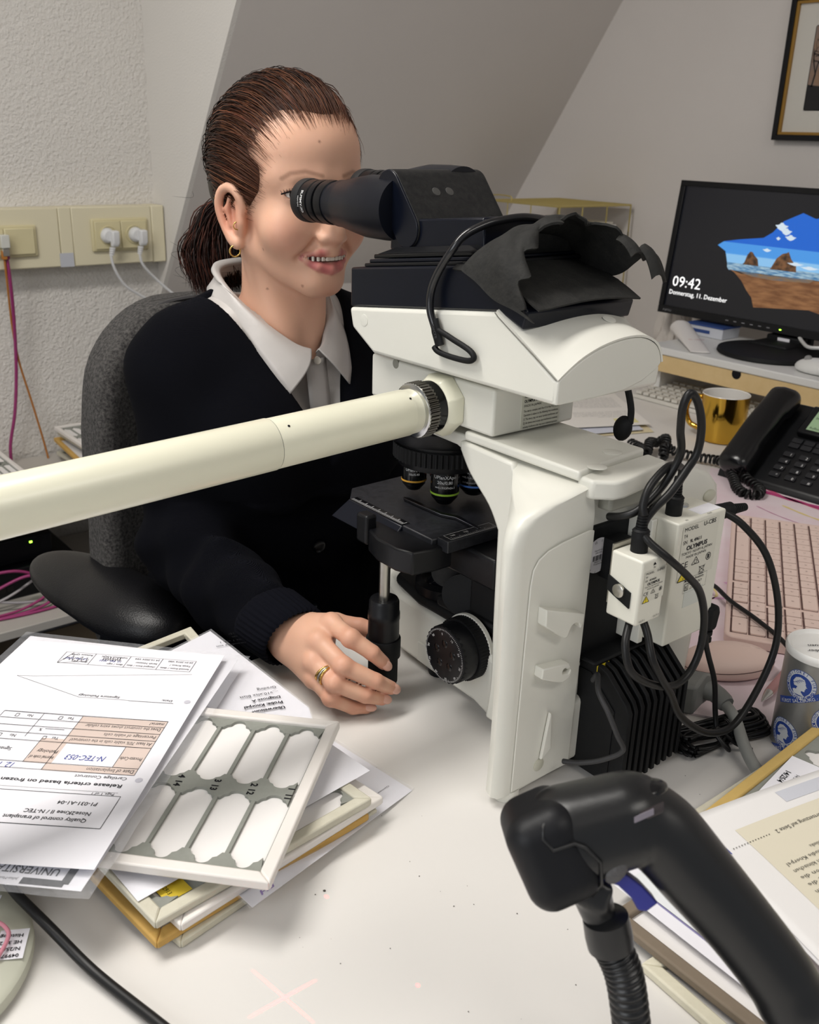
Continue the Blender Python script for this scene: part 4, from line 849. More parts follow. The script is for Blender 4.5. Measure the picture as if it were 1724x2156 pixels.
obj('hair_tie', B().lathe([(.013, -.004), (.016, -.002), (.016, .002), (.013, .004)], tow(TIE+V3(.001, -.006, -.002)), V3(0, 1, -.3), 20), BLACKM, cap)
paths, rads, cols = [], [], []
for k in range(110):
    d = RNG.normal(size=3); d /= np.linalg.norm(d); d[2] = abs(d[2])*.8-.1; d /= np.linalg.norm(d); q = HC+d*HR
    if hairline(*q) > -.03 or q[1] > -.03: continue
    e = tie_d+RNG.normal(size=3)*.25; e /= np.linalg.norm(e); dd = route(d, e, ts*RNG.uniform(.25, .7)); lift = 1.01+RNG.uniform(.02, .13)*np.sin(ts*math.pi*RNG.uniform(.5, 1)); paths.append([tow(x) for x in HC+dd*HR*lift[:, None]]); rads.append(.00022); cols.append(aub*RNG.uniform(.5, 1))
for k in range(26):
    a, st_ = RNG.random()*6.283, PT[2]+RNG.normal(size=3)*V3(.022, .014, .024); x = [st_, st_+V3(.02*RNG.normal()+.008, .02*RNG.normal(), -.01), st_+V3(.035*RNG.normal()+.012, .03*RNG.normal(), -.03*RNG.random())]
    p_ = np.array(cr(x, 7))[:K]; p_ = np.vstack([p_, np.repeat(p_[-1:], K-len(p_), 0)]) if len(p_) < K else p_; paths.append([tow(y) for y in p_]); rads.append(.0002); cols.append(dark)
strands(paths, rads, np.array(cols), 'flyaway_hairs', cap)
# earrings and finger ring
GOLD = mat('gold', '#d7b36a', .22, metal=1)
def ring_obj(nm, c, R_, r, ax, parent, m=GOLD):
    d, uu, vv = frame_of(ax); b = B().tube([np.array(c)+R_*(math.cos(a)*uu+math.sin(a)*vv) for a in np.linspace(0, 2*math.pi, 25)], r, 8, cap=False); return obj(nm, b, m, parent, ang=180)
ring_obj('hoop_earring', H(.0775, -.073, -.067), .0062, .0010, (.3, 1, .1), PS); ring_obj('small_hoop', H(.0775, -.066, -.038), .0042, .0007, (.2, 1, 0), PS); ring_obj('helix_ring', H(.0835, -.0985, -.010), .0038, .0007, (.2, .3, 1), PS)
for k, m_ in enumerate((GOLD, STEEL, GOLD)):
    c = rng_[0]*.42+rng_[1]*.58; d = rng_[1]-rng_[0]; d /= np.linalg.norm(d); ring_obj('finger_ring', c+d*(.0022*(k-1)), .0096, .0013, d+V3(.12*(k-1), 0, .1*(k-1)), PS, m_)
# cardigan
def csdf(g, shirt=False):
    s = SDF(); s.ell((.653, 1.088, .985), (.158+g, .094+g, .125), None, .05); s.ell((.655, 1.10, .80), (.15+g, .105+g, .20), None, .06)
    for q in (-1, 1):
        s.ell((.653+.066*q, 1.012, .925), (.068+g, .056+g, .068+g), None, .05); s.cone((.653+.055*q, 1.085, 1.052), (.653+.128*q, 1.085, 1.026), .038+g, .044+g, .04)
    return s
vneck = lambda p: -np.minimum(np.minimum(.46*(p[:, 2]-.908)-np.abs(p[:, 0]-.652), 1.09-p[:, 1]), .2)*.9
s = csdf(.010); s.ell((.66, 1.14, .62), (.185, .14, .15), None, .06)
s.chain([(.522, 1.085, 1.012), (.495, 1.052, .805)], [.050, .045], .04); s.chain([(.495, 1.052, .805), (.4925, .93, .788), (.4925, .845, .788)], [.046, .043, .038], .03)
s.chain([(.784, 1.085, 1.012), (.815, 1.052, .805), (.7975, .93, .788), (.7965, .845, .788)], [.052, .046, .043, .038], .04)
s.fn(vneck, 's', .006); s.cone((.653, 1.085, 1.06), (.653, 1.07, 1.25), .066, .085, .01, 's')
fold = lambda p: .0040*np.sin(p[:, 2]*85+p[:, 1]*40)*np.exp(-((p[:, 2]-.83)/.07)**2)*np.exp(-((p[:, 0]-.47)/.08)**2)+.0035*np.sin((p[:, 1]-.4*p[:, 2])*110)*np.exp(-((p[:, 1]-.95)/.09)**2)*(p[:, 2] < .87)+.0015*np.sin(p[:, 0]*60+p[:, 2]*45)
s.fn(fold, 'd')
s.box((.65, .7, .6), (.5, .16, .1), .001, None, .002, 's')
KNIT = mat('navy_knit', '#0a0b12', .95, spec=.10, bump=('knit', 520, .7, .0022, 'Z'))
card = obj('cardigan', s.mesh(.0042, (.40, .8, .46), (.92, 1.34, 1.18)), KNIT, PS, ang=180)
b = B(); rings = []
for h, r in ((.850, .0365), (.840, .0405), (.815, .0395), (.800, .0385), (.788, .0378), (.785, .0350), (.789, .0325), (.83, .031)):
    ring = []
    for k in range(160):
        a = 2*math.pi*k/160; rr_ = r+(.0014 if (k//2) % 2 else 0)*(h < .845); ring.append(V3(.4925+rr_*math.cos(a), h+.012*math.sin(a)*-1, .7875+rr_*.98*math.sin(a)))
    rings.append(ring)
obj('cuff', b.loft(rings), mat('navy_rib', '#0b0c13', .95, spec=.08), card, ang=60)
obj('cuff', B().lathe([(.036, 0), (.040, .01), (.038, .055), (.032, .058)], (.7965, .85, .7875), (0, -1, 0), 32), KNIT, card)
for x, z in ((.6455, .897), (.6485, .790), (.643, .70)):
    y = {.897: .9665, .790: .974, .70: .985}[z]; bt = obj('button', B().lathe([(.0085, 0), (.0092, .0015), (.0085, .003), (.006, .0022), (.0, .0022)], (x, y, z), (-.1, -1, .1), 24), BLACKG, card)
# shirt with collar
SHIRT = mat('pale_satin', '#bbb6b2', .38, spec=.5, bump=('noise', 26, .25, .006), sheen=.2)
s = csdf(-.004); s.half((0, 0, .85), (0, 0, -1)); s.cone((.653, 1.075, 1.055), (.653, 1.062, 1.25), .058, .064, .006, 's')
shirt = obj('shirt', s.mesh(.0042, (.45, .9, .83), (.86, 1.22, 1.15)), SHIRT, PS, ang=180)
def collar(q):
    M = lambda x, y, z: V3(.651+q*(.651-x), y, z)
    inn = cr([M(.651, 1.150, 1.128), M(.605, 1.125, 1.126), M(.588, 1.083, 1.112), M(.602, 1.038, 1.078), M(.630, 1.000, 1.048), M(.647, .988, 1.040)], 8)
    top = cr([M(.651, 1.158, 1.134), M(.598, 1.133, 1.132), M(.578, 1.085, 1.119), M(.594, 1.033, 1.084), M(.624, .995, 1.053), M(.6445, .981, 1.0435)], 8)
    out = cr([M(.651, 1.175, 1.098), M(.596, 1.142, 1.104), M(.570, 1.082, 1.094), M(.580, 1.024, 1.060), M(.594, .987, 1.022), M(.606, .970, .998)], 8)
    n_ = len(inn)-1
    def fn(u, v):
        i = u*n_; k = min(int(i), n_-1); g = i-k; A_, T_, O_ = (c[k]*(1-g)+c[k+1]*g for c in (inn, top, out))
        if v < .3: t = v/.3; return A_*(1-t)+T_*t+V3(0, 0, .003*math.sin(t*math.pi))
        t = (v-.3)/.7; nrm = V3(-q*.55, -.7, .45)*.010*math.sin(t*math.pi); return T_*(1-t)+O_*t+nrm
    return B().grid(fn, 40, 12, .0016)
obj('collar', collar(1), SHIRT, shirt, ang=180); obj('collar', collar(-1), SHIRT, shirt, ang=180)
obj('placket', B().grid(lambda u, v: (.638+.030*u, .9845-.016*v-.004*math.sin(v*2)+.004*abs(u-.5), 1.033-.115*v), 4, 14, .0015), SHIRT, shirt, ang=180)
obj('button', B().lathe([(.0045, 0), (.0052, .001), (.0045, .002), (.003, .0014), (0, .0014)], (.6515, .9795, 1.032), (-.05, -1, .35), 20), mat('pearl_button', '#b9b3a8', .3), shirt)
# trousers under the desk
s = SDF(); s.ell((.66, 1.13, .55), (.175, .14, .10), None, .05)
for q in (-1, 1): s.chain([(.66+.09*q, 1.1, .545), (.66+.11*q, .74, .555), (.66+.11*q, .72, .12)], [.085, .062, .05], .03); s.cone((.66+.11*q, .73, .05), (.66+.12*q, .60, .035), .042, .035, .02)
obj('trousers', s.mesh(.009, (.4, .5, -.01), (.95, 1.32, .70)), mat('dark_trousers', '#14151b', .9), PS, ang=180)

# ------------------------------------------------------------------ flat things on the desk: slide trays, sheets, sleeves
GREYC = mat('grey_card', '#8f918a', .75, spec=.2, bump=('noise', 500, .2, .0006), var=(160, .3, '#7c7e78'))
WHT = mat('white_tray_edge', '#e6e1dc', .45, var=(30, .25, '#d6cfc6')); TRAYF = mat('tray_floor', '#e9e6e4', .6)
BEI = mat('beige_tray_edge', '#cdc9b8', .7, var=(40, .45, '#b3ad99'), bump=('noise', 300, .3, .001)); YEL = mat('ochre_tray_edge', '#c79f55', .7, var=(35, .4, '#b08940'), bump=('noise', 300, .3, .001))
OLD = mat('pale_old_edge', '#d8d3bf', .7, var=(40, .4, '#bdb79f'), bump=('noise', 300, .3, .001)); BRN = mat('brown_tray_edge', '#7d7060', .8, var=(60, .3, '#6b5f50'))
GLASS = mat('slide_glass', '#dfe8e4', .08, trans=.85, alpha=.55)
SLEEVE = mat('clear_sleeve', '#f2f3f8', .10, spec=.5, alpha=.20, bump=('noise', 60, .6, .004))
SHEETW = PAPER
def axes(rz, tx=0, ty=0):
    R = Matrix.Rotation(rz, 3, 'Z') @ Matrix.Rotation(ty, 3, 'Y') @ Matrix.Rotation(tx, 3, 'X'); R = np.array(R); return R[:, 0], R[:, 1], R[:, 2]
def tray(o, u, v, n, lab, edge, group, cols=0, L=.338, W=.205, h=.0075, slides=()):
    """o: near corner on the bottom, u: along the 205 mm side, v: along the long side; cols: card columns to build"""
    o = np.array(o, float); t = thing('slide_tray', lab, 'slide tray', tuple(o), group); P_ = lambda a, b_, c=0: o+u*a+v*b_+n*c
    def bx(a0, a1, b0, b1, c0, c1): return B().prism([P_(a0, b0, c0), P_(a1, b0, c0), P_(a1, b1, c0), P_(a0, b1, c0)], n*(c1-c0))
    obj('tray_floor', bx(.003, W-.003, .003, L-.003, .0, .0025), TRAYF, t)
    e = .0105
    for q in ([(0, 0), (W, 0), (W-e, e), (e, e)], [(W, 0), (W, L), (W-e, L-e), (W-e, e)], [(W, L), (0, L), (e, L-e), (W-e, L-e)], [(0, L), (0, 0), (e, e), (e, L-e)]):
        obj('edge_strip', B().prism([P_(a, b_, 0) for a, b_ in q], n*h), edge, t, bevel=(.0016, 2))
    # card with slots: bands run across v, ribs along u
    x0, pitch = e, (L-2*e)/10
    def prof(base, sign, wide, nar):
        pts = []
        for k in range(11):
            c = x0+k*pitch; lo_, hi_ = max(c-.0078, x0), min(c+.0078, L-x0)
            if lo_ < c: pts += [(base+sign*wide*.62, lo_-.0012), (base+sign*wide*.72, lo_+.002), (base+sign*wide, lo_+.0045)]
            if hi_ > c: pts += [(base+sign*wide, hi_-.0045), (base+sign*wide*.72, hi_-.002), (base+sign*wide*.62, hi_+.0012)]
            if k < 10:
                m = c+pitch/2
                for a in np.linspace(-1, 1, 11): pts.append((base+sign*(nar+(wide*.62-nar)*(1-math.sqrt(1-.98*a*a))), m+a*(pitch/2-.0092)))
        return pts
    if cols:
        mid = W/2; z0, z1 = .0026, .0052
        m1 = prof(mid, 1, .0145, .0048); m0 = prof(mid, -1, .0145, .0048)
        obj('card_band', B().prism([P_(a, b_, z0) for a, b_ in m1]+[P_(a, b_, z0) for a, b_ in m0[::-1]], n*(z1-z0)), GREYC, t)
        tp = prof(W-e, -1, .0125, .0015); obj('card_band', B().prism([P_(W-e, x0, z0)]+[P_(a, b_, z0) for a, b_ in tp]+[P_(W-e, L-x0, z0)], n*(z1-z0)), GREYC, t)
        bt = prof(e, 1, .0165, .0035); obj('card_band', B().prism([P_(e, x0, z0)]+[P_(a, b_, z0) for a, b_ in bt]+[P_(e, L-x0, z0)], n*(z1-z0)), GREYC, t)
        for k in range(11):
            c = x0+k*pitch; w2 = .0016 if 0 < k < 10 else .0012
            for a0, a1 in ((e, mid), (mid, W-e)): obj('card_rib', bx(a0+.002, a1-.002, max(c-w2, x0), min(c+w2, L-x0), z0, z1-.0001), GREYC, t)
        pr = Print(lambda a, b_: P_(a, b_, z1+.0003))
        for k in range(10):
            c = x0+(k+.5)*pitch
            for s_, a_ in ((str(k+1), mid+.0048), (str(k+11), mid-.0052)):
                q, f = text2d(s_, .0080, .03); q = q-q.mean(0); pr.b.add([P_(a_-x, c-.0105-y, z1+.0003) for x, y in q], f)
        pr.done('slot_number', INK, t)
    for k, (row, lc, txt) in enumerate(slides):
        a0 = .018 if row == 0 else .105; c = x0+(k+.5)*pitch
        g = obj('glass_slide', bx(a0, a0+.076, c-.0128, c+.0128, .0027, .0038), GLASS, t); obj('slide_label', bx(a0, a0+.021, c-.0126, c+.0126, .0038, .0041), lc, g)
        pr = Print(lambda a, b_: P_(a, b_, .0043))
        for m, tx in enumerate(txt):
            q, f = text2d(tx, .0056 if m == 0 else .003); pr.b.add([P_(a0+.006+.0055*m-y if False else a0+.0045+.0052*m+y*.9, c+.0115-x*.8, .0044) for x, y in q], f)
        pr.done('slide_lettering', INK, g)
    return t
def dirs(a_deg, tilt_u=0.0, tilt_v=0.0):
    a = math.radians(a_deg); u = V3(math.cos(a), math.sin(a), tilt_u); v = V3(-math.sin(a), math.cos(a), tilt_v); u /= np.linalg.norm(u); v = v-u*(u @ v); v /= np.linalg.norm(v); return u, v, np.cross(u, v)
LBLY = mat('yellow_slide_label', '#e3c63a', .6); LBLB = mat('blue_slide_label', '#9fb6c4', .6); LBLW = mat('white_slide_label', '#dfe1e4', .6)
G1 = 'slide trays piled in front of the woman'
tray((.222, .513, .7402), *dirs(9.5), 'pale slide tray at the bottom of the left pile', OLD, G1, 1, slides=((0, LBLB, ('HE', '4')), (0, LBLB, ('HH', '3'))))
tray((.205, .515, .7482), *dirs(6.5, 0, .0), 'ochre-edged slide tray second from the bottom of the left pile', YEL, G1)
tray((.2225, .512, .7562), *dirs(8.0), 'white-edged slide tray in the middle of the left pile', WHT, G1, 1)
tray((.206, .517, .7642), *dirs(5.5), 'beige slide tray with a yellow slide label in the left pile', BEI, G1, 1, slides=((0, LBLY, ('E/25/2913', '3.1.3', 'HE+', 'x12.25', '1. 2')), (0, LBLW, ('1',))))
u5 = V3(.755, .655, .018); u5 /= np.linalg.norm(u5); v5 = V3(-.655, .755, -.03); v5 = v5-u5*(u5 @ v5); v5 /= np.linalg.norm(v5)
tray((.279, .483, .7835), u5, v5, np.cross(u5, v5), 'empty white slide tray with grey card slots on top of the left pile', WHT, G1, 1, h=.0085)
# sheets -----------------------------------------------------------
class Sheet:
    """bilinear sheet from four corners (origin bl, br, tr, tl as read upright) with a gentle sag"""
    def __init__(s, bl, br, tr, tl, w, h, sag=0.0, curl=0.0): s.c = [np.array(q, float) for q in (bl, br, tr, tl)]; s.w, s.h, s.sag, s.curl = w, h, sag, curl
    def at(s, a, b_, lift=0.0):
        x, y = a/s.w, b_/s.h; bl, br, tr, tl = s.c; p = bl*(1-x)*(1-y)+br*x*(1-y)+tr*x*y+tl*(1-x)*y
        return p+V3(0, 0, lift-s.sag*4*x*(1-x)*math.sin(math.pi*max(0, min(1, y)))+s.curl*math.sin(math.pi*2*y)*x)
    def make(s, name, lab, cat, m=None, group=None, nu=8, nv=10, thick=.00022):
        t = thing(name, lab, cat, tuple(s.c[0]), group); obj('page', B().grid(lambda u, v: s.at(u*s.w, v*s.h), nu, nv, thick), m or PAPER, t, ang=60); s.t = t; return s
    def pr(s, lift=.0004): return Print(lambda a, b_: s.at(a, b_, lift))
    def done(s, p, m, nm='printed_text'): return p.done(nm, m, s.t)
BLUEINK = mat('blue_ink', '#3a4a9a', .7); PURP = mat('purple_ink', '#7a4fae', .7); TAN = mat('beige_cell', '#d3c1b8', .75)
def filler(p, x0, x1, y, n, size, lead, words=('und', 'der', 'Befund', 'Material', 'nach', 'Probe', 'eine', 'ist', 'von', 'Gewebe', 'im', 'zur', 'Diagnose', 'mit', 'Schnitt', 'Paraffin', 'zeigt')):
    for k in range(n):
        s_ = ''
        while len(s_) < (x1-x0)/size*1.75: s_ += random.choice(words)+' '
        p.text(s_.strip(), x0, y-k*lead, size, width=x1-x0 if k < n-1 else (x1-x0)*.6, res=1)
# sheets showing between the trays
s = Sheet((.452, .700, .7405), (.26, .66, .7560), (.2755, .5035, .7560), (.470, .556, .7405), .21, .297).make('sheet', 'white sheet in a clear sleeve sticking out furthest right under the slide trays', 'paper', group='sheets between the slide trays')
p = s.pr(); p.text('Gemeinschafts-', .012, .255, .0055, width=.035); p.text('Arztbrief an', .03, .245, .0045); s.done(p, INK); p = s.pr(); p.text('EH', .180, .2815, .0125, bold=.02, shear=.2); s.done(p, PURP, 'purple_text')
o = obj('clear_sleeve', B().grid(lambda a, b_: s.at(a*.216-.003, b_*.303-.005, .0012), 4, 4), SLEEVE, s.t, ang=180)
s = Sheet((.405, .845, .7730), (.19, .83, .7730), (.2045, .5415, .7730), (.430, .5665, .7730), .21, .297).make('sheet', 'white sheet with a university heading under the top slide tray', 'paper', group='sheets between the slide trays')
p = s.pr(); p.line([(.030, .243), (.014+.016, .262), (.054, .262)], .0034); p.text('UNIVERSITÄT', .036, .2505, .0085, bold=.02); p.text('gie', .150, .270, .0085, bold=.03); p.text('nd', .150, .260, .0075, bold=.02); s.done(p, INK)
# report sheet at the back with its sleeve
s = Sheet((.4375, .675, .778), (.405, .60, .777), (.33, .84, .776), (.4355, .868, .777), .12, .297).make('sheet', 'diagnosis report in a clear sleeve behind the top slide tray', 'paper', group='sheets between the slide trays')
o = obj('clear_sleeve', B().grid(lambda a, b_: s.at(a*.126-.003, b_*.303-.003, .001), 3, 3), SLEEVE, s.t, ang=180)
pd = Print(plane_fn((.420, .690, .7785), (-.94, .32, 0), (-.32, -.94, 0), .0008))
for k, (tx, bd) in enumerate((('Überweisung', .03), ('Probe: Knorpel', .03), ('Diagnose A', .02), ('.._v10.xlsx Blatt', 0), ('Grading', 0))): pd.text(tx, .0, -.0095*k, .0060, bold=bd)
for k, tx in enumerate(('Verwendung von', 'Seite 1 von 1', 'Kein', '/25/')): pd.text(tx, .005+.004*k, -.135-.008*k, .0055)
s.done(pd, INK)
solo('slide_tray_edge', B().prism([(.425, .893, .768), (.340, .880, .768), (.341, .872, .768), (.412, .882, .768), (.406, .80, .768), (.414, .80, .768)], (0, 0, .008)), BEI, 'beige end of a slide tray lying behind the report sheets', 'slide tray', bevel=.0015)
# second sheet with logo, in a sleeve, then the release-criteria form on top
f2 = Sheet((.417, .769, .795), (.165, .547, .797), (.10, .64, .792), (.27, .94, .790), .297, .21)
s2 = Sheet((.330, .935, .7905), (.4165, .771, .7935), (.170, .549, .7975), (.035, .690, .7935), .21, .31)
s2 = Sheet((.268, .945, .790), (.4165, .771, .7935), (.168, .549, .7965), (.012, .705, .793), .21, .31, .0).make('sheet', 'lower printed sheet with a university logo in a clear sleeve under the form', 'paper', group='form sheets on the left')
p = Print(lambda a, b_: s2.at(.21-a, b_, .0004)); p.line([(.014, .288), (.014, .3055), (.044, .3055)], .006); p.text('UNIVERSITÄT', .022, .2925, .0095, bold=.015, width=.050)
s2.done(p, mat('logo_grey', '#3c3d40', .7)); p = Print(lambda a, b_: s2.at(.21-a, b_, .0004)); p.text('Julius-Maximilians-', .047, .3035, .0034, width=.022); s2.done(p, GREYINK)
def sl(u, v):
    w_ = .0015*math.sin(u*23)*math.sin(v*31); return s2.at(-.006+u*.226, -.004+v*.3225, .0022+w_)
obj('clear_sleeve', B().grid(sl, 14, 18), mat('crinkled_sleeve', '#eef0f6', .09, spec=.5, alpha=.16, bump=('noise', 90, 1.0, .006)), s2.t, ang=180)
s1 = Sheet((.257, .923, .7985), (.4035, .7745, .8005), (.181, .5565, .8030), (.027, .700, .800), .21, .297, .001, .0004).make('form_sheet', 'white form sheet with beige table cells lying topmost on the left pile', 'paper', group='form sheets on the left')
# the form is read from its far end: here a runs across and b grows towards the reader's side (upside down for us)
s1.w = .21; s1.h = .297
FO = [0, .058, .079, .085, .139, .1525, .2095, .222, .238, .274, .297]; FN = [0, .016, .036, .040, .090, .118, .193, .205, .219, .256, .297]
fb = lambda b_: float(np.interp(b_, FO, FN))
def form():   # text is upside down for the camera: rotate by 180 degrees inside the sheet
    return Print(lambda a, b_: s1.at(.21-a, fb(b_), .0005))
TXT = mat('form_ink', '#2c2c30', .8)
p = form(); t = p.text; W0 = .014
p.frame(W0, .238, .118, .274, .0005); t('Quality control of transplant', .028, .265, .0056, bold=.012); t('Nose2Knee II / N-TEC', .028, .2575, .0056, bold=.012); t('P1-031-A1-04', .028, .2465, .0056, bold=.012)
t('Page 1 of 1', .020, .2345, .0042); p.line([(.018, .2335), (.140, .2335)], .0003)
t('Release criteria based on frozen section analysis', .018, .222, .0066, bold=.02, width=.150); t('Cartilage Construct', .018, .2125, .0054)
cells = Print(lambda a, b_: s1.at(.21-a, fb(b_), .0003))
for q in ((.014, .203, .092, .2095), (.014, .182, .036, .203), (.088, .178, .112, .203), (.014, .1525, .092, .182)): cells.rect(*q)
X = (.014, .092, .128, .160)
for y in (.2095, .2030, .182, .1745, .1670, .1595, .1525): p.line([(.014, y), (.165, y)], .0004)
p.line([(.014, .1525), (.014, .2095)], .0004); p.line([(.036, .182), (.036, .203)], .0004); p.line([(.092, .1525), (.092, .2095)], .0004); p.line([(.112, .178), (.112, .203)], .0004); p.line([(.128, .1525), (.128, .178)], .0004); p.line([(.165, .1525), (.165, .2095)], .0004)
t('Date of Implantation', .016, .2045, .0048); t('Process-Code', .016, .192, .0048, width=.019); t('Internal code of', .0895, .196, .0046, width=.021); t('Pathology', .0895, .190, .0046); t('Signature QK', .130, .190, .0046)
t('At least 70% viable cells in the construct?', .016, .1765, .0046, width=.072); t('Percentage of viable cells', .016, .1690, .0046); t('Does the construct shows extra cellular', .016, .1605, .0046, width=.068); t('matrix?', .016, .1545, .0044)
for y in (.1765, .1545): t('Yes', .098, y, .0042); p.frame(.109, y, .112, y+.003, .0004); t('No', .136, y, .0042); p.frame(.149, y, .152, y+.003, .0004)
p.line([(.099, .1685), (.116, .1685)], .0004); t('%', .118, .1685, .0042)
t('Date:', .022, .1335, .0048); p.line([(.020, .139), (.062, .139)], .0003); p.line([(.062, .1385), (.110, .1385), (.184, .110), (.168, .1085), (.020, .085)], .0003); t('Signature Pathology', .072, .1395-.006, .0050)
p.frame(.024, .058, .158, .079, .0004)
for x in (.058, .091, .127): p.line([(x, .058), (x, .079)], .0004)
for x, a, b_, c in ((.026, 'Issued from / date', 'Tanja Kraus /', '25.01.2016 V00'), (.060, 'changed from / date', 'Sarah Nietzer', '24.10.2024 V04'), (.093, 'date / sign', '', 'Validation LdQK'), (.129, 'date / sign', '', 'Release QMB')):
    t(a, x, .0735, .0040, width=.029 if len(a) > 12 else None)
    t(b_ or ' ', x, .0675, .0040); t(c, x, .0605, .0040)
p.done('printed_text', TXT, s1.t); cells.done('table_cell', TAN, s1.t)
p = form(); p.text('N-TEC-053', .046, .193, .0072, shear=.25); p.text('12. 12. 2025', .116, .2045, .0070, shear=.25); p.text('12. Feb. 2025', .096, .068, .0042, shear=.2); p.text('13. Feb. 2025', .131, .068, .0042, shear=.2); p.done('handwriting', BLUEINK, s1.t)
p = form(); sg = [(.130+.0011*k, .069+.006*math.sin(k*1.9)*math.cos(k*.4)) for k in range(24)]; p.line(sg, .0004); p.line([(.150, .058), (.1575, .080), (.131, .073)], .0004); p.line([(.098+.0009*k, .066+.004*math.sin(k*2.3)) for k in range(22)], .0004); p.done('signature', INK, s1.t)
p = form(); p.circ(.008, .215, .003, n=20); p.circ(.008, .135, .003, n=20); p.done('punch_hole', mat('hole_shade', '#c3c2cc', .8), s1.t)
# round magnetic base with labels, thick black cable
t = thing('round_base', 'round pale equipment base with stuck-on labels at the left edge', 'base', (.05, .60, .7402))
obj('disc', B().lathe([(.092, 0), (.095, .003), (.095, .011), (.092, .014), (.070, .016), (.03, .017)], (.052, .612, .7402), (0, 0, 1), 64), mat('pale_green_grey', '#c3c4b4', .45), t)
for k, (lx, ly, a, lines) in enumerate(((.112, .622, -.62, ('N/25/4490', '54 4.2')), (.118, .575, -.5, ('Histologie', 'HE 30 23', 'N/25/3221', '0499790')))):
    pf_ = plane_fn((lx, ly, .7557), (math.cos(a), math.sin(a), -.02), (-math.sin(a), math.cos(a), -.02), .0004); q = Print(pf_); q.rect(-.036, -.012, .016, .016); q.done('sticker', PAPER, t)
    q = Print(plane_fn((lx, ly, .7557), (math.cos(a), math.sin(a), -.02), (-math.sin(a), math.cos(a), -.02), .0008))
    for m, tx in enumerate(lines): q.text(tx, .013, .011-.0062*m if k else .010-.0075*m, .0046, rot=math.pi, bold=.015)
    q.done('sticker_print', INK, t)
solo('black_cable', B().tube(cr([(.10, .70, .768), (.133, .645, .768), (.141, .603, .766), (.150, .567, .760), (.163, .523, .748), (.181, .457, .7465), (.195, .40, .7465), (.20, .30, .7465), (.16, .15, .7465)], 8), .0038, 12), CABLE, 'thick black cable crossing the lower left corner of the desk', 'cable', ang=180)
solo('pink_string', B().tube(cr([(.095, .60, .759), (.118, .598, .762), (.125, .580, .7608), (.112, .563, .7597)], 6), .0016, 6), mat('pink_cord', '#d48a9a', .5), 'thin pink string lying on the round base', 'string', ang=180)

G3 = 'slide trays piled on the low shelf'
for k in range(7):
    a = (-3, 2, -1, 4, -5, 1, 0)[k]; x, y = .812+(.012, -.004, .016, .004, -.008, .006, 0)[k], 2.436-(.0, .012, .006, .0, .014, .004, 0)[k]
    tray((x, y, .4842+.0125*k), *tv(a) if False else (V3(math.sin(math.radians(a)), -math.cos(math.radians(a)), 0), V3(math.cos(math.radians(a)), math.sin(math.radians(a)), 0), V3(0, 0, 1)), '%s slide tray in the pile behind the chair on the low shelf' % ('lowest', 'second', 'third', 'fourth', 'fifth', 'sixth', 'topmost')[k], (OLD, BEI, WHT, OLD, YEL, BEI, WHT)[k], G3, 1 if k == 6 else 0, h=.010, L=.25, slides=tuple((r, LBLW, ('',)) for r in ()) )
for k in range(4):
    tray((.465+.006*(k % 2), 2.44, .4842+.0125*k), V3(0, -1, 0), V3(1, 0, 0), V3(0, 0, 1), '%s slide tray in the pile at the left edge of the low shelf' % ('lowest', 'second', 'third', 'topmost')[k], (OLD, WHT, BEI, WHT)[k], G3, 1 if k == 3 else 0, h=.010, L=.20)

# ------------------------------------------------------------------ far side of the desk: monitor stand, monitor, keyboard, trays, mug, phone
BAMB = mat('bamboo', '#d6bb8a', .5, var=(30, .4, '#c4a671'), bump=('grain', 60, .2, .0008, (1, .05, 1)))
t = thing('monitor_stand', 'white monitor stand with bamboo drawers along the back wall', 'monitor stand', (1.97, .9, .7402))
obj('top_board', B().bb(1.835, 2.12, .42, 1.395, .842, .859), LAMPB, t, bevel=.003)
for y in (.43, 1.362): obj('side_panel', B().bb(1.86, 2.11, y, y+.02, .7402, .842), LAMPB, t, bevel=.001)
for y0, y1 in ((.915, 1.388), (.43, .912)):
    d = obj('drawer', B().bb(1.838, 2.10, y0, y1, .803, .8415), BAMB, t, bevel=.001); yc = .5*(y0+y1)
    obj('finger_notch', B().lathe([(.011, 0), (.011, .0008)], (1.838, yc, .836), (-1, 0, 0), 20), INK, d)
# monitor
t = thing('monitor', 'black flat monitor showing a lock screen with clock and beach view', 'monitor', (1.99, 1.17, .8592))
MO, MU, MV = V3(2.06, 1.541, .8935), V3(0, -1, 0), V3(.1073, 0, .9942); MN = V3(-.9942, 0, .1073)
mp = lambda a, b_, c=0: MO+MU*a+MV*b_+MN*c
MW_, MH_ = .55, .318
obj('back_shell', B().prism([mp(a, b_, -.035) for a, b_ in ((0, 0), (MW_, 0), (MW_, MH_), (0, MH_))], MN*.030), BLACKM, t, bevel=.004)
for q in ((0, MW_, 0, .0185), (0, MW_, MH_-.013, MH_), (0, .014, .0185, MH_-.013), (MW_-.014, MW_, .0185, MH_-.013)):
    obj('bezel', B().prism([mp(q[0], q[2], -.008), mp(q[1], q[2], -.008), mp(q[1], q[3], -.008), mp(q[0], q[3], -.008)], MN*.010), BLACK, t, bevel=.001)
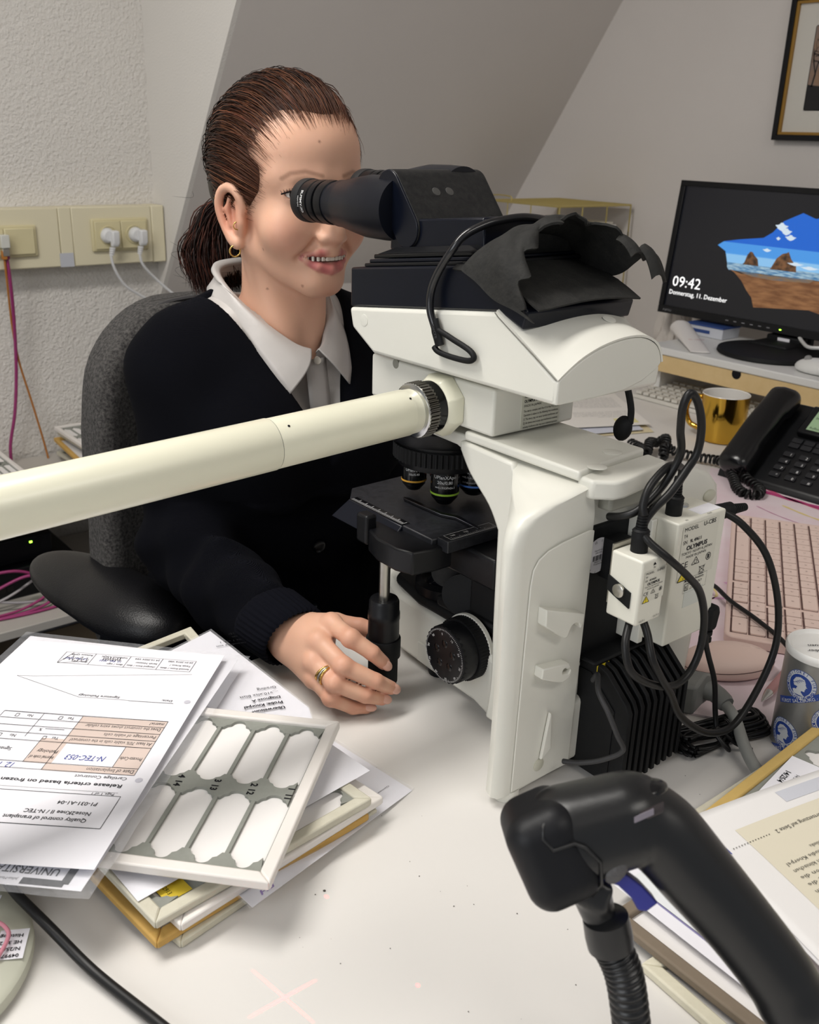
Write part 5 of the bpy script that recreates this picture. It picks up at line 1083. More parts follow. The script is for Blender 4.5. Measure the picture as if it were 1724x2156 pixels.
def scr(nm, h, st, pts, lift, var=None, bumpy=0):
    m = bpy.data.materials.new(nm); m.use_nodes = True; nt = m.node_tree; b = nt.nodes['Principled BSDF']; b.inputs['Base Color'].default_value = (0.01, .01, .012, 1); b.inputs['Roughness'].default_value = .25
    b.inputs['Emission Color'].default_value = lin(h); b.inputs['Emission Strength'].default_value = st
    if var:
        tc = nt.nodes.new('ShaderNodeTexCoord'); nz = nt.nodes.new('ShaderNodeTexNoise'); nz.inputs['Scale'].default_value = var[0]; nz.inputs['Detail'].default_value = 6
        mpn = nt.nodes.new('ShaderNodeMapping'); mpn.inputs['Scale'].default_value = var[2] if len(var) > 2 else (1, 1, 1); nt.links.new(tc.outputs['Object'], mpn.inputs[0]); nt.links.new(mpn.outputs[0], nz.inputs['Vector'])
        rp = nt.nodes.new('ShaderNodeMapRange'); rp.inputs[1].default_value = .35; rp.inputs[2].default_value = .65; nt.links.new(nz.outputs[0], rp.inputs[0])
        mx = nt.nodes.new('ShaderNodeMix'); mx.data_type = 'RGBA'; mx.inputs[6].default_value = lin(h); mx.inputs[7].default_value = lin(var[1]); nt.links.new(rp.outputs[0], mx.inputs[0]); nt.links.new(mx.outputs[2], b.inputs['Emission Color'])
    cr_ = lambda a, b_: (a+.010-.033*b_/.314, b_)
    return obj('screen_picture', B().add([mp(*cr_(a, b_), -.0035+lift) for a, b_ in pts], [tuple(range(len(pts)))]), m, t, ang=None)
obj('screen', B().prism([mp(.013, .018, -.006), mp(MW_-.013, .018, -.006), mp(MW_-.013, MH_-.012, -.006), mp(.013, MH_-.012, -.006)], MN*.0022), mat('screen_dark', '#0c0d12', .25, emit=('#15161c', .5)), t)
scr('screen_sky_high', '#1565d0', .85, [(.2, .195), (.262, .204), (.284, .218), (.308, .244), (.353, .265), (.384, .255), (.43, .262), (.47, .24), (.49, .2), (.5, .18), (.16, .18), (.158, .187)], 0)
scr('screen_sky_mid', '#4a9ae8', .85, [(.143, .177), (.158, .1865), (.21, .1865), (.5, .1865), (.505, .160), (.167, .160), (.166, .165)], .0001)
scr('screen_sky_low', '#8cc4f0', .85, [(.167, .162), (.505, .162), (.505, .139), (.174, .139)], .0001)
scr('screen_sea', '#3f7fb0', .7, [(.174, .141), (.506, .143), (.506, .127), (.18, .124), (.175, .13)], .0002, (60, '#b9d8e8', (1, 1, 6)))
scr('screen_sand', '#a8754a', .62, [(.182, .126), (.215, .119), (.313, .122), (.506, .128), (.5, .06), (.46, .05), (.395, .061), (.257, .048), (.249, .069), (.234, .083), (.218, .103), (.196, .12)], .0003, (25, '#7d4f2c', (1, 1, 5)))
scr('screen_wet_sand', '#6e7f90', .5, [(.205, .124), (.30, .124), (.40, .127), (.39, .119), (.30, .114), (.24, .116)], .0004, (30, '#a8855e', (1, 1, 4)))
scr('screen_rock', '#8a5f3c', .55, [(.215, .1405), (.22, .145), (.226, .163), (.233, .171), (.239, .170), (.245, .163), (.254, .156), (.258, .1405)], .0006, (90, '#3a2616'))
scr('screen_rock', '#9a6a42', .55, [(.288, .1375), (.292, .144), (.302, .163), (.315, .174), (.326, .177), (.330, .180), (.338, .165), (.352, .151), (.354, .138)], .0006, (80, '#3a2616'))
scr('screen_rock', '#7a5636', .55, [(.43, .13), (.436, .16), (.45, .185), (.47, .18), (.49, .15), (.495, .13)], .0006, (80, '#3a2616'))
for cx, cy, rx, ry in ((.305, .232, .014, .007), (.318, .222, .012, .006), (.33, .210, .012, .005), (.300, .206, .005, .003), (.275, .178, .010, .003), (.42, .205, .012, .004), (.35, .155, .018, .003), (.385, .150, .02, .003)):
    scr('screen_cloud', '#dfeefa', .8, [(cx+rx*math.cos(a)*(1+.25*math.sin(5*a)), cy+ry*math.sin(a)*(1+.3*math.cos(4*a))) for a in np.linspace(0, 6.283, 18, endpoint=False)], .0007)
p = Print(lambda a, b_: mp(a, b_, -.0022)); p.text('09:42', .026, .068, .036, bold=-.005, width=.083); p.text('Donnerstag, 11. Dezember', .022, .048, .0155, width=.168)
p.done('screen_text', mat('screen_text', '#ffffff', .5, emit=('#ffffff', .9)), t)
p = Print(lambda a, b_: mp(a, b_, .0024)); p.text('FUJITSU', .016, .006, .006, shear=.15, width=.026)
for k in range(6): p.rect(.20+.022*k, .008, .208+.022*k, .0098)
p.done('bezel_marks', mat('bezel_mark', '#8c8c90', .5), t); obj('power_light', B().box(mp(.345, .009, .002), (.002, .004, .002)), GREENLED, t)
obj('neck', B().bb(2.098, 2.118, 1.14, 1.235, .87, 1.02), BLACKM, t, bevel=.004); obj('neck_foot', B().bb(2.0, 2.118, 1.14, 1.235, .8595, .878), BLACKM, t, bevel=.004); obj('neck_front', B().bb(2.062, 2.098, 1.145, 1.23, .87, .889), BLACKM, t, bevel=.004); obj('base_disc', B().lathe([(.115, 0), (.118, .003), (.116, .010), (.05, .013)], (1.985, 1.165, .8595), (0, 0, 1), 56), BLACKM, t)
p = Print(plane_fn((2.0615, 1.20, .871), (0, -1, 0), (0, 0, 1), .0006)); p.rect(0, 0, .03, .014); p.done('neck_label', PAPER, t)
obj('screen_cord', B().tube(cr([(2.08, 1.165, .90), (2.045, 1.13, .888), (2.0, 1.08, .888), (2.03, 1.03, .90), (2.06, 1.0, .93)], 6), .004, 8), LAMPB, t)
# items on the stand
s = SDF()
for a, r0, fl in ((0, .024, 1), ): pass
TB = mat('white_tube', '#e2dedb', .4)
def tubefn(u, v):
    a = v*2*math.pi; w_ = .026-.004*u; h = .016*(1-u)+.002; return V3(1.99-.135*u+h*0, 1.415-.155*u, .8602+h)+V3(.72*w_*math.cos(a), -.68*w_*math.cos(a), h*math.sin(a))
t2 = thing('hand_cream_tube', 'white squeezed cream tube lying on the monitor stand', 'tube', (1.93, 1.33, .8595))
obj('tube_body', B().loft([[V3(*tubefn(u, k/20)) for k in range(20)] for u in np.linspace(0, 1, 10)]), TB, t2, ang=50)
obj('cap', B().lathe([(.013, 0), (.015, .002), (.015, .018), (.010, .02)], (2.0, 1.425, .876), V3(.65, .75, 0), 20), TB, t2)
p = Print(plane_fn((1.965, 1.375, .8795), (-.66, -.75, -.06), (.75, -.66, 0), .0012)); p.text('HANDCREME', .0, -.004, .010, bold=.02); p.text('intensiv', .02, -.013, .006); p.line([(.085, -.018), (.085, .018)], .002); p.done('tube_print', mat('red_print', '#a8394a', .6), t2)
t2 = thing('blue_box', 'small blue and white box behind the cream tube', 'box', (2.07, 1.385, .8595))
obj('carton', B().bb(2.03, 2.10, 1.325, 1.44, .8595, .884), mat('white_carton', '#c9ccd4', .6), t2, bevel=.001); obj('lid', B().bb(2.028, 2.102, 1.323, 1.43, .8842, .8875), mat('blue_carton', '#2f4a86', .5), t2)
p = Print(plane_fn((2.0298, 1.43, .864), (0, -1, 0), (0, 0, 1), .0003)); p.rect(.02, .004, .07, .012); p.done('box_print', mat('blue_carton2', '#2f4a86', .5), t2)
b = B(); rr2 = np.random.default_rng(4)
def crump(u, v):
    a = u*2*math.pi; r = .040*(1-.25*v)*(1+.18*math.sin(5*a+v*7)+.10*math.sin(11*a-3*v)); return V3(2.16+r*math.cos(a), 1.56+r*math.sin(a)*1.2, .7405+.155*v+.012*math.sin(7*a)*v)
solo('paper_bag', B().grid(crump, 40, 10, .0008), mat('bag_white', '#c9c2bb', .7), 'crumpled white paper bag beside the monitor stand', 'bag', ang=30)
t2 = thing('white_mouse', 'white computer mouse on the monitor stand at the right edge', 'mouse', (1.9, 1.0, .8595)); s = SDF(); s.ell((1.90, 1.0, .868), (.032, .055, .022), None, .004); s.half((0, 0, .860), (0, 0, -1)); obj('shell', s.mesh(.003, (1.85, .93, .85), (1.95, 1.07, .9)), LAMPB, t2, ang=180); obj('scroll_wheel', B().lathe([(.0, -.003), (.007, -.003), (.007, .003), (0, .003)], (1.89, 1.025, .887), (1, 0, 0), 16), mat('wheel_grey', '#8b8b8b', .5), t2)
solo('dark_bowl', B().lathe([(.02, 0), (.035, .006), (.045, .024), (.047, .03), (.044, .03), (.03, .008), (.0, .005)], (1.862, .915, .8595), (0, 0, 1), 32), mat('dark_ceramic', '#2a2421', .25), 'small dark bowl at the front of the monitor stand', 'bowl')
# white keyboard under the stand
WK = mat('white_keyboard', '#d5d2ca', .45); t2 = thing('white_keyboard', 'white keyboard pushed under the monitor stand', 'keyboard', (1.87, 1.18, .7402))
obj('case', B().prism([(1.795, .93, .7402), (1.935, .93, .7402), (1.935, .93, .762), (1.795, .93, .748)], (0, .455, 0)), WK, t2, bevel=.002)
km = mesh_of('key', B().bb(-.0075, .0075, -.0075, .0075, 0, .006), WK)
for r in range(6):
    for k in range(22):
        if r == 0 and 5 < k < 12 and k != 8: continue
        o = bpy.data.objects.new('key', km); C.objects.link(o); o.parent = t2; x = 1.809+.0215*r; o.location = V3(x, 1.372-.0198*k, .7495+.10*(x-1.795)*1.0)-V3(*ORG[t2.name]); o.scale = (1.1, 1, 1) if not (r == 0 and k == 8) else (1.1, 6.2, 1)
# gold wire letter tray
GW = mat('brass_wire', '#c9b877', .35, metal=.7); t2 = thing('letter_tray', 'gold wire letter tray with paper stacks at the back wall', 'letter tray', (2.13, 1.97, .7402))
def wire(pts, r=.0022): obj('wire', B().tube(pts, r, 6), GW, t2)
x0, x1, y0, y1 = 1.985, 2.275, 1.835, 2.11
for i, z in enumerate((.765, .89, 1.035, 1.128)):
    for a, b_ in (((x0, y0), (x1, y0)), ((x1, y0), (x1, y1)), ((x1, y1), (x0, y1)), ((x0, y1), (x0, y0))): wire([(*a, z), (*b_, z)], .0028)
    if i < 3:
        for a in ((x1, y0), (x0, y1)): wire([(a[0], a[1], z), (a[0], a[1], z+.022)])
    b = B()
    if i == 3:
        for k in range(60): b.tube([(x0+(x1-x0)*k/60, y0, z), (x0+(x1-x0)*k/60, y1, z)], .0012, 4)
        for k in range(60): b.tube([(x0, y0+(y1-y0)*k/60, z), (x1, y0+(y1-y0)*k/60, z)], .0012, 4)
    else:
        for k in range(1, 14): b.tube([(x0+(x1-x0)*k/14, y0, z), (x0+(x1-x0)*k/14, y1, z)], .0014, 4)
    o = obj('wire_mesh', b, GW, t2); o['kind'] = 'stuff'
for a in ((x0, y0), (x1, y0), (x0, y1), (x1, y1), (x0+.09, y0), (x0+.19, y0)): wire([(*a, .7402), (*a, 1.128)])
for yy in (1.94, 2.03): wire([(x0, yy, .765), (x0, yy, 1.128)], .0016)
wire(cr([(x0, y1-.02, 1.128), (x0, y1-.02, 1.143), (x0, y1-.09, 1.143), (x0, y1-.09, 1.128)], 3), .002)
for i, (z, n_, hh) in enumerate(((.893, 6, .004), (1.038, 7, .0065))):
    for k in range(n_):
        c_ = random.choice(('#e3e0dc', '#d9d4c8', '#dcd8d6', '#c9bd9f')); a = random.uniform(-.06, .06); R = rotm(0, 0, a)
        solo('paper_stack', B().box((2.13+random.uniform(-.015, .01), 1.965+random.uniform(-.015, .02), z+hh*k+hh*.42), (.22, .245, hh*.8), R), mat('stack_paper_%d_%d' % (i, k), c_, .8), 'paper in the gold letter tray, %s in the %s tier' % (('lowest', 'second', 'third', 'fourth', 'fifth', 'sixth', 'seventh')[k], ('middle', 'upper')[i]), 'paper', 'papers in the letter tray')
# framed picture on the back wall
t2 = thing('framed_picture', 'black framed picture of bare branches with a gold inner edge on the back wall', 'picture', (2.28, 1.30, 1.307))
YL, YR, ZB, ZT = 1.431, 1.17, 1.307, 1.622
def fr(nm, a, w_, xd, m):
    for q in ([(YL-a, ZB+a), (YR+a, ZB+a), (YR+a+w_, ZB+a+w_), (YL-a-w_, ZB+a+w_)], [(YR+a, ZB+a), (YR+a, ZT-a), (YR+a+w_, ZT-a-w_), (YR+a+w_, ZB+a+w_)], [(YR+a, ZT-a), (YL-a, ZT-a), (YL-a-w_, ZT-a-w_), (YR+a+w_, ZT-a-w_)], [(YL-a, ZT-a), (YL-a, ZB+a), (YL-a-w_, ZB+a+w_), (YL-a-w_, ZT-a-w_)]):
        obj(nm, B().prism([(2.2995, y, z) for y, z in q], (-xd, 0, 0)), m, t2, bevel=.0006)
fr('frame_bar', 0, .0125, .022, BLACK); fr('gold_fillet', .0126, .0065, .018, mat('old_gold', '#9a7430', .4, metal=.3)); fr('inner_mat', .0655, .004, .0105, mat('mat_grey', '#4a4645', .7))
obj('mat_board', B().bb(2.289, 2.2995, YR+.019, YL-.019, ZB+.019, ZT-.019), mat('mat_white', '#c9c5bc', .8), t2)
obj('print', B().bb(2.2885, 2.289, YR+.068, YL-.068, ZB+.068, ZT-.068), mat('print_dusk', '#8c6f58', .7, var=(14, .8, '#6f6f76')), t2)
pr = Print(plane_fn((2.2885, YL-.068, ZB+.068), (0, -1, 0), (0, 0, 1), .0004))
pr.poly([(0, 0), (.124, 0), (.124, .05), (.08, .062), (.04, .05), (.0, .055)])
def branch(x, y, a, l, w_, d):
    x2, y2 = x+l*math.cos(a), y+l*math.sin(a)
    if not (-.0 < x2 < .124 and 0 < y2 < .178): return
    pr.line([(x, y), (x2, y2)], w_)
    if d: [branch(x2, y2, a+random.uniform(-.8, .8), l*random.uniform(.65, .9), w_*.7, d-1) for _ in range(2)]
for x in (.01, .035, .06, .09): branch(x, .05, math.pi/2+random.uniform(-.5, .5), .028, .004, 6)
branch(.05, .10, math.pi*.8, .02, .004, 5); pr.done('branch_print', mat('branch_ink', '#1c1a1b', .8), t2)
# loose letters under the headset
for k, (q, c_, lab) in enumerate((([(1.60, 1.17), (1.40, 1.24), (1.56, 1.48), (1.75, 1.40)], '#d8cba8', 'buff envelope lowest under the letters behind the microscope'), ([(1.585, 1.185), (1.405, 1.245), (1.55, 1.47), (1.73, 1.41)], '#c9ccd8', 'bluish letter between the envelope and the top letter'), ([(1.62, 1.195), (1.43, 1.28), (1.58, 1.50), (1.76, 1.41)], '#e4e0da', 'printed white letter on top behind the microscope'))):
    z = .7412+.0035*k; s = Sheet(*[(x, y, z) for x, y in q], .21, .297).make('letter', lab, 'letter', mat('letter_%d' % k, c_, .8), 'letters behind the microscope')
    if k == 2:
        p = s.pr(); filler(p, .02, .19, .25, 9, .006, .011); filler(p, .02, .15, .12, 5, .006, .011); s.done(p, GREYINK)
        p = s.pr(.0003); p.rect(.02, .02, .07, .06); s.done(p, mat('note_yellow', '#dfd79a', .8), 'yellow_note')
# gold mug
t2 = thing('gold_mug', 'shiny gold mug with white inside beside the phone', 'mug', (1.672, 1.062, .7402))
obj('body', B().lathe([(.001, 0), (.030, 0), (.040, .002), (.0435, .008), (.0455, .06), (.0462, .094)], (1.672, 1.062, .7402), (0, 0, 1), 48, cap=False), mat('mirror_gold', '#cfa544', .09, metal=1), t2)
obj('lining', B().lathe([(.0462, .094), (.0455, .0955), (.0440, .094), (.0430, .06), (.040, .02), (.001, .016)], (1.672, 1.062, .7402), (0, 0, 1), 48, cap=False), mat('white_glaze', '#dedbd6', .2), t2)
obj('handle', B().tube(cr([(1.655, 1.104, .822), (1.652, 1.127, .818), (1.650, 1.135, .79), (1.652, 1.125, .765), (1.656, 1.104, .758)], 6), .0055, 10), mat('mirror_gold2', '#cfa544', .09, metal=1), t2, ang=180)
# desk phone
t2 = thing('desk_phone', 'black desk phone with handset and green display', 'phone', (1.55, .82, .7402))
PU, PW = V3(.055, -.998, 0), V3(.83, .046, .556); PN = np.cross(PU, PW); PO = V3(1.478, .925, .757)
ph = lambda a, b_, c=0: PO+PU*a+PW*b_+PN*c
PB = mat('phone_black', '#0c0d10', .4, spec=.35)
obj('body', B().loft([[ph(a, b_, 0) for a, b_ in ((-.004, -.006), (.235, -.006), (.235, .185), (-.004, .185))], [V3(q[0], q[1], .7402) for q in [ph(a, b_, 0) for a, b_ in ((-.004, -.012), (.235, -.012), (.235, .185), (-.004, .185))]]][::-1]), PB, t2, bevel=.003)
HRm = np.stack([PU, PW, PN], 1); s = SDF(); s.box(ph(.030, .082, .028), (.0265, .098, .0155), .0135, HRm, .01); s.ell(ph(.030, .082, .040), (.022, .090, .010), HRm, .012); s.box(ph(.030, .010, .018), (.0255, .026, .016), .010, HRm, .012); s.box(ph(.030, .155, .018), (.0255, .026, .016), .010, HRm, .012)
obj('handset', s.mesh(.0035, (1.42, .83, .74), (1.70, .98, .93)), mat('handset_black', '#0a0b0e', .25, spec=.5), t2, ang=180)
obj('display_frame', B().prism([ph(a, b_, .0) for a, b_ in ((.082, .108), (.20, .108), (.20, .175), (.082, .175))], PN*.014), PB, t2, bevel=.003)
obj('display', B().prism([ph(a, b_, .0135) for a, b_ in ((.096, .117), (.186, .117), (.186, .167), (.096, .167))], PN*.001), mat('lcd_green', '#8fa886', .3, emit=('#8fb08a', .12)), t2)
pr = Print(lambda a, b_: ph(a, b_, .0148)); pr.text('09:42  Do 11.12.', .100, .156, .008); pr.text('bereit', .100, .144, .008); pr.text('Rufliste', .100, .12, .007); pr.done('display_text', mat('lcd_ink', '#3a4a3a', .6), t2)
KEYM = mat('phone_key', '#1d1e22', .4)
pk = mesh_of('key', B().prism([(-.0085, -.0052, 0), (.0085, -.0052, 0), (.0095, 0, 0), (.0085, .0052, 0), (-.0085, .0052, 0), (-.0095, 0, 0)], (0, 0, .003)), KEYM)
lab_ = Print(lambda a, b_: ph(a, b_, .0036)); Rk = Matrix((PU, PW, PN)).transposed().to_4x4()
for r in range(4):
    for c in range(3):
        o = bpy.data.objects.new('key', pk); C.objects.link(o); o.parent = t2; o.matrix_local = Matrix.Translation(Vector(ph(.092+.029*c, .014+.0165*(3-r), .0002)-V3(*ORG[t2.name]))) @ Rk
        lab_.text('123456789*0#'[r*3+c], .0945+.029*c, .0105+.0165*(3-r), .0075)
for k in range(8):
    o = bpy.data.objects.new('key', pk); C.objects.link(o); o.parent = t2; o.matrix_local = Matrix.Translation(Vector(ph(.090+.022*(k % 4)+(.01 if k % 4 == 3 else 0), .085+.012*(k//4), .0002)-V3(*ORG[t2.name]))) @ Rk
lab_.done('key_legend', WHITEINK, t2)
# coiled cord
cp = cr([(1.47, 1.125, .752), (1.46, 1.092, .752), (1.437, 1.06, .756), (1.470, 1.082, .764), (1.505, 1.09, .755), (1.499, 1.066, .770), (1.452, 1.034, .752), (1.468, 1.045, .765), (1.490, 1.034, .754), (1.503, .994, .752), (1.512, .960, .754), (1.50, .935, .757), (1.468, .905, .757), (1.445, .88, .754), (1.422, .858, .750), (1.405, .832, .750), (1.417, .815, .750), (1.444, .828, .751), (1.455, .858, .756), (1.47, .885, .762)], 14)
ln = np.concatenate([[0], np.cumsum([np.linalg.norm(b-a) for a, b in zip(cp[:-1], cp[1:])])]); nt_ = int(ln[-1]/.0085*9); hel = []
for k in range(nt_):
    d = ln[-1]*k/nt_; i = min(np.searchsorted(ln, d, 'right')-1, len(cp)-2); g = (d-ln[i])/(ln[i+1]-ln[i]+1e-9); c = cp[i]*(1-g)+cp[i+1]*g; T, a_, b_ = frame_of(cp[i+1]-cp[i]); an = 2*math.pi*k/9; hel.append(c+.0072*(math.cos(an)*a_+math.sin(an)*b_))
solo('coiled_cord', B().tube(hel, .0026, 5), CABLE, 'black coiled telephone cord lying between microscope and phone', 'cord', ang=180)
# pink desk pad with marble veins, keyboard, mouse, pen, tin
A_, U_, V_ = V3(.772, .495, .7403), V3(.841, .541, 0), V3(.541, -.841, 0)
t2 = thing('desk_pad', 'pink marbled desk pad under the pink keyboard and phone', 'desk pad', tuple(A_))
PINK = mat('pink_marble', '#dcc4cc', .45, var=(5, .8, '#e6dfe2')); obj('pad', B().prism([A_, A_+V_*.40, A_+V_*.40+U_*.86, A_+U_*.86], (0, 0, .0022)), PINK, t2)
pd = lambda: Print(lambda a, b_: A_+U_*a+V_*b_+V3(0, 0, .0025))
def vein(pts, w0, col, nm):
    p = pd(); q = cr([V3(a, b_) for a, b_ in pts], 8)
    for i in range(len(q)-1):
        w1 = w0*(.5+.5*abs(math.sin(i*.9))); d = q[i+1]-q[i]; d /= np.linalg.norm(d); n_ = V3(-d[1], d[0])*w1/2; n2 = V3(-d[1], d[0])*w0*(.5+.5*abs(math.sin((i+1)*.9)))/2; p.poly([q[i]-n_, q[i+1]-n2, q[i+1]+n2, q[i]+n_])
    p.done('marble_vein', mat(nm, col, .5), t2)
vein([(.84, -.0+.03), (.80, .06), (.755, .10), (.70, .20), (.62, .30), (.60, .39)], .014, '#b83f78', 'vein_magenta'); vein([(.80, .075), (.74, .13), (.68, .21), (.60, .31)], .007, '#c9567f', 'vein_rose'); vein([(.70, .12), (.655, .17), (.62, .24), (.585, .33), (.58, .39)], .006, '#ddc98a', 'vein_gold')
vein([(.68, .08), (.64, .12), (.605, .18), (.575, .27), (.57, .36)], .003, '#c08aa6', 'vein_pale'); vein([(.29, .02), (.31, .06), (.35, .04)], .006, '#d3a3c6', 'vein_lilac'); vein([(.26, .0), (.30, .03), (.335, .02)], .004, '#dcc98e', 'vein_gold2')
p = pd(); p.poly([(.075, .115), (.11, .10), (.145, .125), (.175, .18), (.16, .26), (.10, .25), (.07, .19)]); p.done('marble_patch', mat('patch_yellow', '#ddd495', .5, var=(18, .8, '#dcc9cc')), t2)
KB = mat('pink_keyboard', '#d9bfb5', .5); KEYP = mat('pink_key', '#dec6bc', .5); KU, KV = V3(.841, .541, 0), V3(.541, -.841, 0); KO = V3(.934, .549, .7432)
t2 = thing('pink_keyboard', 'pale pink keyboard lying on the pink desk pad', 'keyboard', tuple(KO))
kb_ = lambda a, b_, c=0: KO+KU*a+KV*b_+V3(0, 0, c)
def rrect(w_, h_, r, n=5): return [(x, y) for cx, cy, a0 in ((w_-r, h_-r, 0), (r, h_-r, 90), (r, r, 180), (w_-r, r, 270)) for x, y in [(cx+r*math.cos(math.radians(a0+90*k/n)), cy+r*math.sin(math.radians(a0+90*k/n))) for k in range(n+1)]]
obj('case', B().prism([kb_(a, b_, 0) for a, b_ in rrect(.425, .135, .012)], (0, 0, .0125)), KB, t2, bevel=(.002, 2))
GAPM = mat('key_gap', '#5c4440', .7); kp = {}
RK = Matrix((KU, -KV, V3(0, 0, 1))).transposed().to_4x4()
leg = Print(lambda a, b_: kb_(a, b_, .0152))
rows = [[2, 1, 1, .25, 1, 1, 1, .25, 1.25, 1, 1.25, 5.25, 1.25, 1, 1.25], [1, 1, 1, 1.25, 1, 2.1, 1, 1, 1, 1, 1, 1, 1, 1, 1, 1, 1.15], [1, 1, 1, 1, .25, 2.2, 1, 1, 1, 1, 1, 1, 1, 1, 1, 1, 1, 1.6], [1, 1, 1, 1, .25, 1.6, 1, 1, 1, 1, 1, 1, 1, 1, 1, 1, 1, 1.5], [1, 1, 1, 1, .25, 2, 1, 1, 1, 1, 1, 1, 1, 1, 1, 1, 1, 1], [1, 1, 1, 1, .25, 1.1, 1.1, 1.1, 1.1, 1.1, 1.1, 1.1, 1.1, 1.1, 1.1, 1.1, 1.1, 1.1, 1.1]]
nk = 0
for r, ws in enumerate(rows):
    un = .405/sum(ws); x = .010
    for w_ in ws:
        L_ = w_*un
        if w_ > .3:
            key = round(L_, 4)
            if key not in kp: kp[key] = mesh_of('key', B().prism([(a-L_/2+.001, b_-.0093, 0) for a, b_ in rrect(L_-.002, .0170, .0018, 2)], (0, 0, .0018)), KEYP, ang=30), mesh_of('key_well', B().prism([(a-L_/2+.0004, b_-.0099, 0) for a, b_ in rrect(L_-.0008, .0182, .002, 2)], (0, 0, .0002)), GAPM)
            for mi, zz in ((0, .0128), (1, .0126)):
                if mi == 1 : continue
                o = bpy.data.objects.new('key', kp[key][mi]); C.objects.link(o); o.parent = t2; o.matrix_local = Matrix.Translation(Vector(kb_(x+L_/2, .0155+.0208*r, zz)-KO)) @ RK
            leg.text('ASDFGHJKLQWERTZUIOPYXCVBNM1234567890'[(nk*7) % 36], x+L_/2-.001, .0150+.0208*r, .0042); nk += 1
        x += L_
leg.done('key_legend', mat('legend_brown', '#6b4e49', .7), t2)
b = B(); b.v = []; wells = B()
for r, ws in enumerate(rows):
    un = .405/sum(ws); x = .010
    for w_ in ws:
        L_ = w_*un
        if w_ > .3: wells.add([kb_(x+.0003, .0155-.0098+.0208*r, .0126), kb_(x+L_-.0003, .0155-.0098+.0208*r, .0126), kb_(x+L_-.0003, .0155+.0096+.0208*r, .0126), kb_(x+.0003, .0155+.0096+.0208*r, .0126)], [(3, 2, 1, 0)])
        x += L_
o = obj('key_well', wells, GAPM, t2, ang=None); o['kind'] = 'stuff'
t2 = thing('pink_mouse', 'pale pink computer mouse on the desk pad behind the control box', 'mouse', (.885, .512, .7425)); MC = V3(.885, .512, .7432); mu = V3(.846, -.533, 0); mv2 = V3(.533, .846, 0)
R = np.stack([mu, mv2, V3(0, 0, 1)], 1); s = SDF(); s.ell(MC+V3(0, 0, .010), (.054, .031, .021), R, .004); s.half((0, 0, .7432), (0, 0, -1)); obj('shell', s.mesh(.0022, (.80, .43, .735), (.97, .59, .785)), KB, t2, ang=180)
ring = [MC+mu*.0545*math.cos(a)*.985+mv2*.0312*math.sin(a)*.985+V3(0, 0, .0125+.0015*math.cos(a)) for a in np.linspace(0, 2*math.pi, 40)]; obj('seam', B().tube(ring, .0006, 5, cap=False), GAPM, t2)
obj('button_gap', B().tube([MC+mu*x_+V3(0, 0, .0100+.0205*math.sqrt(max(0, 1-(x_/.054)**2))) for x_ in np.linspace(.0, .036, 8)], .0005, 5), GAPM, t2)
obj('scroll_wheel', B().lathe([(0, -.0032), (.0075, -.0032), (.0085, 0), (.0075, .0032), (0, .0032)], MC+mu*.026+V3(0, 0, .0205), mv2, 20), KEYP, t2)
t2 = thing('pen', 'pink ballpoint pen with silver tip beside the silver tin', 'pen', (.87, .45, .7435)); P0, P1 = V3(.851, .4455, .7485), V3(.955, .470, .7485); d = (P1-P0)/np.linalg.norm(P1-P0)
obj('barrel', B().lathe([(.0050, .022), (.0052, .03), (.0052, .10), (.0045, .105)], P0, d, 16), mat('pen_pink', '#a87a7a', .35), t2); obj('tip', B().lathe([(.0006, 0), (.0016, .003), (.0045, .017), (.0050, .0218)], P0, d, 16), CHROME, t2)
# silver tin with blue medallions
TC, TR, TH = V3(.831, .384, .7402), .0325, .104
t2 = thing('silver_tin', 'silver cylinder tin with blue medallions and a white lid', 'tin', tuple(TC)); obj('wall', B().lathe([(TR-.001, 0), (TR, .001), (TR, TH)], TC, (0, 0, 1), 64), mat('tin_silver', '#9a9a98', .38, metal=.75), t2)
obj('lid', B().lathe([(TR+.0006, TH-.003), (TR+.0012, TH), (TR+.0012, TH+.004), (TR, TH+.0055), (TR-.002, TH+.0045), (TR-.004, TH+.0025), (.001, TH+.003)], TC, (0, 0, 1), 64), mat('white_lid', '#e6e5e2', .4), t2)
a0_ = math.atan2(-TC[1], -TC[0])
cyl = lambda lift: (lambda u, v: TC+(TR+lift)*V3(math.cos(a0_+u/TR), math.sin(a0_+u/TR), 0)+V3(0, 0, v))
BLUE = mat('medallion_blue', '#23418f', .45); SILV = mat('medallion_pale', '#c9ccd0', .5)
def disc(q, u, v, r0, r1, n=36, m=5):
    for i in range(m):
        a, b_ = r0+(r1-r0)*i/m, r0+(r1-r0)*(i+1)/m
        for k in range(n):
            t0, t1 = 2*math.pi*k/n, 2*math.pi*(k+1)/n
            q.poly([(u+a*math.cos(t0), v+a*math.sin(t0)), (u+b_*math.cos(t0), v+b_*math.sin(t0)), (u+b_*math.cos(t1), v+b_*math.sin(t1)), (u+a*math.cos(t1), v+a*math.sin(t1))])
def inside(x, y, p):
    c = False
    for (x0, y0), (x1, y1) in zip(p, p[1:]+p[:1]):
        if (y0 > y) != (y1 > y) and x < (x1-x0)*(y-y0)/(y1-y0)+x0: c = not c
    return c
